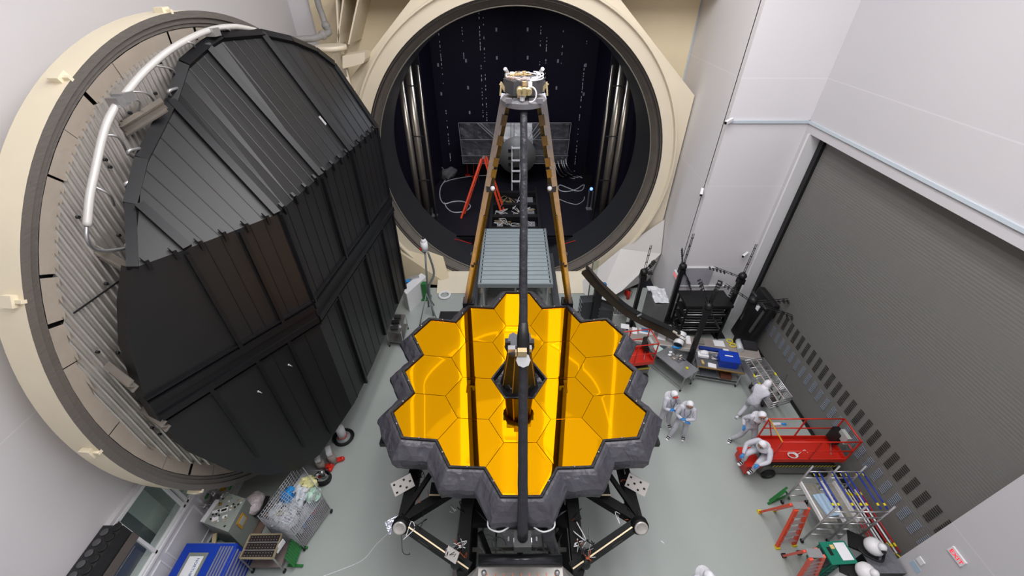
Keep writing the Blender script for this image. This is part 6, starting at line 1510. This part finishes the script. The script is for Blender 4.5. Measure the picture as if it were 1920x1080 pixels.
# black lamp bank mounted above the window
a = atx(178 + 36, 986, -8.75); 
t = thing('round_port_bank', 'long black box with two rows of round ports above the window strip', 'equipment bank', (-8.7, 3.4, 3.6))
y_ = atx(214, 990, -8.72).y; z0 = atx(214, 990, -8.72).z
bb = MB().box((-8.66, y_ - 1.6, z0 - .12), (.44, 3.2, .5)); bb.build('housing', mat('bank_black', (30, 30, 32), .5, 0, (5, .2)), t)
MB().box((-8.42, y_ - 1.6, z0 - .32), (.02, 3.2, .24)).build('lower_lip', mat('bank_taupe', (92, 84, 80), .5), t)
for i in range(16):
    y = y_ - .14 - i * .2
    MB().lathe([(0, 0), (.075, 0), (.08, .012), (.066, .02), (0, .012)], (-8.74, y, z0 + .135), n=14).build('dark_port', mat('port_dark', (74, 74, 78), .3), t)
    p_ = MB().lathe([(.07, 0), (.088, 0), (.088, .02), (.07, .02)], (-8.55, y + .1, z0 + .135), n=16).build('port_ring', black_m, t)
    MB().lathe([(0, 0), (.07, 0), (.07, .012), (0, .012)], (-8.55, y + .1, z0 + .135), n=14).build('port_glass', mat('port_glass', (170, 176, 186), .15, .1), p_)
# pumps, white cone fan and red stands under the shield
p = atz(645, 822, 0); t = thing('cone_fan', 'white cylinder with a red ring on a black round base by the shield edge', 'fan', (p.x, p.y, 0))
MB().lathe([(0, 0), (.32, 0), (.34, .04), (.25, .08), (0, .08)], (p.x, p.y, 0), n=24).build('base_disc', rubber, t)
MB().lathe([(0, .08), (.24, .08), (.24, .09), (0, .09)], (p.x, p.y, 0), n=24).build('base_plate', mat('plate_pale_grey', (140, 146, 146), .5), t)
MB().lathe([(.15, .09), (.14, .62), (.09, .66), (0, .66)], (p.x - .02, p.y + .02, 0), n=20).build('cylinder', whitep, t); MB().tube(arc(Vector((p.x - .02, p.y + .02, .16)), EX, Vector((0, 1, 0)), .152, 0, 2 * PI, 20)[:-1], .014, 6, True).build('red_ring', red_m, t)
MB().sphere((p.x - .02, p.y + .02, .72), .07).build('top_knob', whitep, t)
for i in range(4): MB().tube([(p.x + (.34 + .01 * i) * math.cos(a_ * PI / 12 - 1.2), p.y + (.3 + .01 * i) * math.sin(a_ * PI / 12 - 1.2), .05 + .02 * i) for a_ in range(20)], .016, 6).build('cable_loop', rubber, t)
for i, (u, v, s_) in enumerate(((627, 868, 1), (606, 880, .9))):
    p = atz(u, v, 0); t = thing('red_pump', 'red base pump with steel body, %s of the pair under the shield' % ('farther', 'nearer')[i], 'pump', (p.x, p.y, 0))
    for k in range(3): a_ = k * 2.1 + .4; MB().bar((p.x, p.y, .12), (p.x + .28 * math.cos(a_), p.y + .28 * math.sin(a_), .08), .14, .08).build('foot', red_m, t); MB().sphere((p.x + .28 * math.cos(a_), p.y + .28 * math.sin(a_), .08), .08, nu=8, nv=6).build('foot_end', red_m, t)
    MB().cyl((p.x, p.y, .1), (p.x, p.y, .5), .13).build('body', mat('pump_taupe', (150, 140, 134), .5, .2), t); MB().box((p.x - .06, p.y + .08, .6), (.16, .3, .14), .5).build('top_block', whitep, t)
p = atz(608, 900, .0); t = thing('black_hose_coil', 'thick black hose coiled around a steel pump head below the shield', 'hose', (p.x, p.y, 0))
for i in range(5): MB().tube([(p.x + (.22 + .015 * (i % 3)) * math.cos(a_ * PI / 10), p.y + (.2 + .02 * (i % 2)) * math.sin(a_ * PI / 10), .04 + .05 * i) for a_ in range(20)], .026, 7, True).build('loop', rubber, t)
MB().sphere((p.x - .02, p.y + .08, .32), .1).cyl((p.x - .02, p.y + .08, 0), (p.x - .02, p.y + .08, .3), .07).build('pump_head', steel, t)
for i in range(3): MB().tube([(p.x + (.13 + .02 * i) * math.cos(a_ * PI / 8), p.y - .03 + .1 * math.sin(a_ * PI / 8), .3 + .02 * i) for a_ in range(12)], .012, 5).build('steel_coil', alu, t)
MB().bar(atz(575, 884, .5), atz(604, 882, .4), .03, .03).build('pipe_stub', alu, t)
# dark cart with monitors left of the mirror
q = atz(745, 603, .9); t = thing('instrument_cart', 'small steel cart with dark keyboards and meters left of the gold mirror', 'cart', (q.x, q.y, 0))
a, b, c, d = [atz(u, v, .9) for u, v in ((736, 588), (760, 590), (752, 625), (724, 622))]
MB().prism([a, d, c, b], (0, 0, -.03)).build('top', steel, t); MB().prism([Vector((v.x, v.y, .3)) for v in (a, d, c, b)], (0, 0, .03)).build('lower_shelf', steel, t)
for q_ in (a, b, c, d): MB().tube([(q_.x, q_.y, .1), (q_.x, q_.y, 1.0)], .018, 6).build('post', alu, t); MB().lathe([(0, -.02), (.05, -.02), (.05, .02), (0, .02)], (q_.x, q_.y, .05), 'X', 10).build('caster', rubber, t)
for (f, g_, w_) in ((.5, .2, .3), (.45, .5, .34), (.5, .8, .3)): q5 = a.lerp(b, f).lerp(d.lerp(c, f), g_); MB().box(q5 + Vector((0, 0, .05)), (w_, .2, .08), .1).build('meter', [dgrey, black_m, dgrey][int(g_ * 3)], t)
for (f, g_) in ((.2, .35), (.8, .65), (.25, .7)): q5 = a.lerp(b, f).lerp(d.lerp(c, f), g_); MB().box(q5 + Vector((0, 0, .03)), (.1, .1, .06), .5).build('small_box', alu, t)
# low cream wall bench with clutter behind it, and a stand with a white camera
a = atz(757, 530, 1.2); b = atz(790, 517, 1.2)
lw = [atz(u, v, 1.1) for u, v in ((762, 552), (800, 518), (790, 512), (752, 540))]
t = thing('white_parapet', 'low white parapet wall between the shield and the chamber mouth', 'parapet', (lw[0].x, lw[0].y, 0)); MB().prism([lw[0], lw[1], lw[2], lw[3]], (0, 0, -1.1)).build('panel', whitep, t)
q = atz(763, 527, 1.12); tag(MB().box(q, (.3, .2, .06), .4).build('blue_cloth', skyblue), 'small blue cloth lying on the white parapet', 'cloth')
for i, (u, v) in enumerate(((780, 519), (772, 521))): q = atz(u, v, 1.13); tag(MB().box(q, (.3, .2, .08), .3).build('metal_part', alu), 'bright metal part on the white parapet, %s the mouth' % ('nearer', 'farther from')[i], 'part')
f0 = atz(806, 590, 0); t = thing('tripod_camera', 'white camera head on a grey pole with tripod legs by the chamber mouth', 'camera stand', (f0.x, f0.y, 0))
tp = aty(797, 470, f0.y + .2)
MB().tube([(f0.x, f0.y, .5), (tp.x, tp.y, tp.z)], .045, 8).build('pole', mat('pole_grey', (120, 126, 126), .5, .2), t)
for (dx, dy) in ((.55, -.75), (-.35, -.85), (.1, .7)): MB().tube([(f0.x, f0.y, 1.3), (f0.x + dx, f0.y + dy, 0.02)], .03, 6).build('leg', mat('pole_grey', (0, 0, 0)), t)
MB().cyl((tp.x, tp.y, tp.z), (tp.x, tp.y, tp.z + .45), .15, n=16).sphere((tp.x, tp.y, tp.z + .5), .12).build('camera_head', whitep, t); MB().sphere((tp.x, tp.y, tp.z + .62), .07, nu=8, nv=6).build('black_cap', black_m, t); MB().box((tp.x - .14, tp.y - .06, tp.z + .12), (.12, .06, .1)).build('red_mark', red_m, t)
MB().tube(catmull([(tp.x + .12, tp.y, tp.z - .1), (tp.x + .25, tp.y, tp.z - 1.2), (f0.x + .16, f0.y, 1.6), (f0.x + .2, f0.y - .1, .05)], 6), [.05] * 19, 8).build('grey_sleeve', mat('pole_grey', (0, 0, 0)), t)
q = atz(803, 560, .0); t = thing('green_valve_stand', 'small green stand with yellow valve behind the tripod', 'valve stand', (q.x, q.y, 0)); MB().box((q.x - .1, q.y, .5), (.25, .25, 1.0)).build('post', green_m, t); MB().box((q.x - .1, q.y, .05), (.5, .4, .08)).build('foot', green_m, t); MB().cyl((q.x + .05, q.y - .1, .3), (q.x + .14, q.y - .12, .3), .05).build('yellow_valve', yellow_m, t)
q = atz(834, 555, .0); t = thing('white_ring', 'white ring lying on the floor at the chamber foot', 'ring', (q.x, q.y, 0)); MB().tube([(q.x + .27 * math.cos(a_ * PI / 12), q.y + .27 * math.sin(a_ * PI / 12), .06) for a_ in range(24)], .06, 8, True).build('ring_body', whitep, t)
# white rope across the floor
pts = [atz(u, v, .012) for u, v in ((602, 1082), (640, 1068), (680, 1050), (705, 1022), (728, 1000), (742, 990))]
tag(MB().tube(catmull(pts, 6), .012, 6).build('white_rope', whitep), 'thin white rope running over the floor to the left trunnion wheel', 'rope')
# silver wall pipe high in the left far corner
a1 = aty(470, 70, 19.2); t = thing('corner_pipe', 'grey insulated pipe bending down the far left corner above the shield', 'pipe', aty(600, 60, 18.6))
P_ = [aty(588, -30, 18.4), aty(597, 8, 18.4), aty(604, 28, 18.4), aty(611, 48, 18.3), aty(617, 60, 18.1), aty(605, 66, 17.8), aty(588, 72, 17.4), aty(560, 74, 17.2), aty(520, 77, 17.0)]
MB().tube(catmull(P_, 4), .11, 10).build('pipe_run', mat('insulated_grey', (150, 148, 146), .6, .1, (5, .2)), t)
for k in (3, 5): MB().sphere(P_[k], .16, nu=10, nv=7).build('joint', mat('insulated_grey', (0, 0, 0)), t)
# ================================================================ PEOPLE in white cleanroom suits
suit = mat('cleanroom_suit', (200, 200, 209), .75, 0, (5, .04), (9, .5)); hood_m = mat('hood_white', (232, 232, 238), .7, 0, None, (8, .4)); skin = mat('skin', (206, 150, 122), .6); maskm = mat('face_mask_pale', (176, 200, 206), .7); shoe_m = mat('shoe_cover_white', (226, 226, 230), .6); glove = mat('glove_blue', (36, 128, 196), .5)
def skinmesh(name, joints, edges_, m, parent, levels=2):
    me = bpy.data.meshes.new(name); me.from_pydata([tuple(j[0]) for j in joints], edges_, []); me.materials.append(m)
    o = bpy.data.objects.new(name, me); COL.objects.link(o); o.parent = parent
    md = o.modifiers.new('skin', 'SKIN'); md.use_smooth_shade = True
    for i, j in enumerate(joints):
        sv = me.skin_vertices[0].data[i]; r = j[1]; sv.radius = (r, r) if not isinstance(r, tuple) else r
    me.skin_vertices[0].data[0].use_root = True
    s2 = o.modifiers.new('subd', 'SUBSURF'); s2.levels = levels; s2.render_levels = levels
    return o
def person(label, loc, rz, P, goggles=False, lanyard=True):
    """P: joint dict in body frame: +Y is the way the person faces, x to their right"""
    t = thing('person', label, 'person', loc, rz)
    V = {k: Vector(v) for k, v in P.items()}
    names = ['pelvis', 'belly', 'chest', 'neck', 'shl', 'ell', 'wrl', 'shr', 'elr', 'wrr', 'hpl', 'knl', 'anl', 'hpr', 'knr', 'anr']
    rad = dict(pelvis=(.17, .14), belly=(.17, .135), chest=(.19, .135), neck=.07, shl=.095, ell=.075, wrl=.052, shr=.095, elr=.075, wrr=.052, hpl=.125, knl=.095, anl=.07, hpr=.125, knr=.095, anr=.07)
    idx = {n: i for i, n in enumerate(names)}
    E_ = [('pelvis', 'belly'), ('belly', 'chest'), ('chest', 'neck'), ('chest', 'shl'), ('shl', 'ell'), ('ell', 'wrl'), ('chest', 'shr'), ('shr', 'elr'), ('elr', 'wrr'), ('pelvis', 'hpl'), ('hpl', 'knl'), ('knl', 'anl'), ('pelvis', 'hpr'), ('hpr', 'knr'), ('knr', 'anr')]
    body = skinmesh('suit_body', [(V[n], rad[n]) for n in names], [(idx[a], idx[b]) for a, b in E_], suit, t)
    nk = V['neck']; hd = V['head']; f = (V.get('look', Vector((0, 1, -.3)))).normalized()
    upv = (hd - nk).normalized(); right = f.cross(upv).normalized(); upv = right.cross(f).normalized(); HM = Matrix((right, f, upv)).transposed()
    hb = MB().sphere(hd, .118, (.88, 1.05, 1.22), 18, 14, HM)
    for v_ in hb.v:
        q = HM.inverted() @ (v_ - hd)
        if q.y > .06 and -.07 < q.z < .05: v_ -= f * ((q.y - .06) * .25)
    h = hb.build('head', skin, t, world=False)
    # hood leaves an oval for the face
    ho = MB(); n = 18
    rings = []
    for j in range(10):
        th = 1.02 + (PI - 1.02) * j / 9; rr = .132 * math.sin(th); yy = .135 * math.cos(th)
        rings.append([hd + HM @ Vector((rr * .95 * math.cos(2 * PI * k / n), yy, rr * 1.28 * math.sin(2 * PI * k / n))) for k in range(n)])
    o0 = len(ho.v)
    for rg in rings: ho.v += rg
    for j in range(9):
        for k in range(n): l = (k + 1) % n; ho.f.append((j * n + k, j * n + l, (j + 1) * n + l, (j + 1) * n + k)); ho.sm.append(True)
    ho.lathe([(.11, 0), (.135, -.1), (.17, -.2), (.2, -.27)], hd - upv * .03 , n=16, M=HM)
    ho.f.pop(); ho.sm.pop(); ho.f.pop(); ho.sm.pop()
    ho.build('hood', hood_m, t, world=False)
    mk = MB(); g = []
    for j in range(5):
        for i in range(7):
            a = -1.0 + 2.0 * i / 6; z = -.035 - .022 * j; g.append(hd + HM @ Vector((.112 * math.sin(a), .128 * math.cos(a) + .012 - .004 * abs(j - 2), z)))
    mk.add(g, [(j * 7 + i, j * 7 + i + 1, (j + 1) * 7 + i + 1, (j + 1) * 7 + i) for j in range(4) for i in range(6)], True); mk.build('face_mask', maskm, t, world=False)
    ns = MB().sphere(hd + HM @ Vector((0, .125, -.018)), .018, (1, 1.2, 1.4), 8, 6); ns.build('nose', skin, h, world=False)
    for s_ in (-1, 1):
        MB().sphere(hd + HM @ Vector((s_ * .038, .108, .012)), .014, (1.2, .6, .8), 8, 6).build('eye', mat('eye_dark', (40, 32, 28), .3), h, world=False)
    if goggles: MB().bar(hd + HM @ Vector((-.08, .115, .015)), hd + HM @ Vector((.08, .115, .015)), .05, .05, up=f).build('red_goggles', red_m, t, world=False)
    if lanyard:
        c = V['chest']; b = V['belly']; fw = Vector((0, 1, 0))
        for s_ in (-1, 1): MB().tube(catmull([nk + Vector((s_ * .08, .03, .02)), c + Vector((s_ * .1, .15, .05)), b.lerp(c, .5) + Vector((s_ * .03, .17, 0))], 5), .008, 5).build('lanyard', mat('lanyard_navy', (40, 46, 78), .6), t, world=False)
    # gloves: palm, four fingers, thumb
    for sd, w, e in (('l', 'wrl', 'ell'), ('r', 'wrr', 'elr')):
        wr = V[w]; d = (wr - V[e]).normalized(); hdir = V.get('hand' + sd, d).normalized(); sgn = 1 if sd == 'r' else -1
        side = hdir.cross(Vector((0, 0, 1))); side = side.normalized() if side.length > .2 else Vector((1, 0, 0)); dn = side.cross(hdir).normalized()
        if dn.z > 0: dn = -dn
        pc = wr + hdir * .085
        js = [(wr - d * .02, .04), (wr + hdir * .05, (.042, .022)), (pc, (.046, .02))]; es = [(0, 1), (1, 2)]
        for k, (o_, ln) in enumerate(((-.033, .068), (-.011, .08), (.011, .076), (.034, .06))):
            b0 = len(js); base = pc + side * o_ + hdir * .012
            js += [(base, .011), (base + hdir * ln * .5 + dn * .01, .0098), (base + hdir * ln * .85 + dn * .035, .0088)]; es += [(2, b0), (b0, b0 + 1), (b0 + 1, b0 + 2)]
        b0 = len(js); tb = wr + hdir * .045 + side * (-sgn * .04); js += [(tb, .012), (tb + (hdir * .6 - side * sgn * .8).normalized() * .035, .011), (tb + (hdir * .85 - side * sgn * .5).normalized() * .062 + dn * .008, .009)]; es += [(1, b0), (b0, b0 + 1), (b0 + 1, b0 + 2)]
        skinmesh('gloved_hand', js, es, glove, t, 1)
    for sd, an, kn in (('l', 'anl', 'knl'), ('r', 'anr', 'knr')):
        a = V[an]; td = V.get('toe' + sd, Vector((0, 1, 0))).normalized(); RM = Matrix.Rotation(math.atan2(td.y, td.x) - PI / 2, 3, 'Z')
        s_ = MB(); prof = [(-.1, .045, .07), (-.06, .055, .1), (0, .055, .11), (.07, .055, .075), (.14, .058, .055), (.19, .045, .04), (.21, .02, .03)]
        n = 10; vs = []
        for (y, w_, h_) in prof:
            for k in range(n):
                an_ = PI * k / (n - 1) ; vs.append(Vector((a.x, a.y, a.z - .1)) + RM @ Vector((w_ * math.cos(an_), y, h_ * math.sin(an_))))
        m_ = len(prof); s_.add(vs, [(j * n + k, j * n + k + 1, (j + 1) * n + k + 1, (j + 1) * n + k) for j in range(m_ - 1) for k in range(n - 1)] + [((j + 1) * n, j * n, j * n + n - 1, (j + 1) * n + n - 1) for j in range(m_ - 1)] + [tuple(range(n)), tuple((m_ - 1) * n + k for k in reversed(range(n)))], True)
        sh_ = s_.build('shoe', shoe_m, t, world=False)
        MB().box(Vector((a.x, a.y, a.z - .02)) + RM @ Vector((0, .08, 0)), (.118, .02, .05), RM).build('shoe_strap', black_m, sh_, world=False)
        MB().box(Vector((a.x, a.y, a.z - .04)) + RM @ Vector((0, .14, 0)), (.118, .018, .04), RM).build('shoe_strap', black_m, sh_, world=False)
    return t
SC = 1.08
def stand(lean=0.0, **kw):
    P = dict(pelvis=(0, 0, .95), belly=(0, .01, 1.14), chest=(0, .0 + lean * .5, 1.37), neck=(0, .01 + lean, 1.55), head=(0, .05 + lean * 1.3, 1.71), look=(0, 1, -.45),
             shl=(-.2, lean * .8, 1.47), shr=(.2, lean * .8, 1.47), ell=(-.28, .02, 1.2), elr=(.28, .02, 1.2), wrl=(-.22, .2, 1.05), wrr=(.22, .2, 1.05),
             hpl=(-.11, 0, .9), hpr=(.11, 0, .9), knl=(-.13, .04, .5), knr=(.13, .04, .5), anl=(-.15, 0, .1), anr=(.15, 0, .1))
    P.update(kw); return P
def scl(P): return {k: (tuple(c * SC for c in v) if not k.startswith(('look', 'hand', 'toe')) else v) for k, v in P.items()}
# 1 and 2: two people with folded arms near the mirror, facing the camera side
p = atz(1240, 797, 0); q = atz(1268, 816, 0)
fold = dict(ell=(-.27, .12, 1.18), elr=(.27, .12, 1.18), wrl=(.0, .26, 1.2), wrr=(-.02, .28, 1.13), handl=(1, -.1, .05), handr=(-1, -.05, .05))
person('person in white suit with red goggles and folded arms, beside the mirror edge', (p.x, p.y, 0), PI + .25, scl(stand(**fold, anl=(-.2, .05, .1), anr=(.14, -.02, .1))), goggles=True)
person('person in white suit with folded arms, second from the mirror edge', (q.x, q.y, 0), PI - .35, scl(stand(**fold, knl=(-.16, .05, .5), anl=(-.2, .0, .1), knr=(.16, .12, .52), anr=(.22, .15, .1), toer=(.5, 1, 0))))
# 3: walking towards the upper right, body leaning
p = atz(1396, 783, 0)
person('person in white suit bending forward beside the folded scaffold cart', (p.x, p.y, 0), -1.0, scl(stand(.18, pelvis=(0, -.05, .93), hpl=(-.11, -.05, .88), hpr=(.11, -.05, .88), belly=(0, .03, 1.1), chest=(0, .14, 1.3), neck=(0, .25, 1.44), head=(0, .35, 1.56), shl=(-.2, .18, 1.38), shr=(.2, .18, 1.38), ell=(-.24, .2, 1.1), elr=(.24, .22, 1.1), wrl=(-.15, .4, 1.0), wrr=(.15, .42, .98), knl=(-.13, .1, .5), anl=(-.14, -.22, .1), knr=(.13, .2, .52), anr=(.15, .15, .1))), lanyard=False)
# 4: stepping, one hand reaching to the lift rail
p = atz(1390, 830, 0)
person('person in white suit reaching one hand to the red lift rail', (p.x, p.y, 0), PI - .2, scl(stand(.08, pelvis=(0, -.02, .94), shl=(-.2, .06, 1.46), shr=(.2, .06, 1.46), chest=(0, .03, 1.36), ell=(-.42, .12, 1.3), wrl=(-.66, .12, 1.42), handl=(-1, -.1, 0), elr=(.3, -.05, 1.2), wrr=(.3, .14, 1.06), knl=(-.2, .1, .5), anl=(-.26, .1, .1), knr=(.2, .08, .5), anr=(.34, -.02, .1), toer=(.6, 1, 0), toel=(.1, 1, 0))))
# 5: sitting on the lift entry step, leaning forward
p = (7.93, 7.1, 0)
person('person in white suit sitting crouched on the end of the red lift', (p[0], p[1], .1), PI / 2 + .45, scl(dict(pelvis=(0, -.1, .98), belly=(0, -.02, 1.14), chest=(0, .12, 1.33), neck=(0, .24, 1.47), head=(0, .33, 1.6), look=(0, 1, -.7), shl=(-.2, .14, 1.4), shr=(.2, .14, 1.4), ell=(-.36, .32, 1.22), elr=(.34, .34, 1.15), wrl=(-.26, .56, 1.1), wrr=(.2, .55, .95), handl=(.1, 1, -.5), handr=(-.2, 1, -.5),
       hpl=(-.12, -.05, .95), hpr=(.12, -.05, .95), knl=(-.2, .42, 1.0), knr=(.18, .42, .95), anl=(-.17, .4, .6), anr=(.16, .38, .52))))
# 6: only the head and shoulders show at the bottom edge
p = atz(1327, 1070, 1.9)
person('person in white suit cut off by the bottom edge of the view', (p.x, p.y - .05, 0), PI, scl(stand()), lanyard=False)
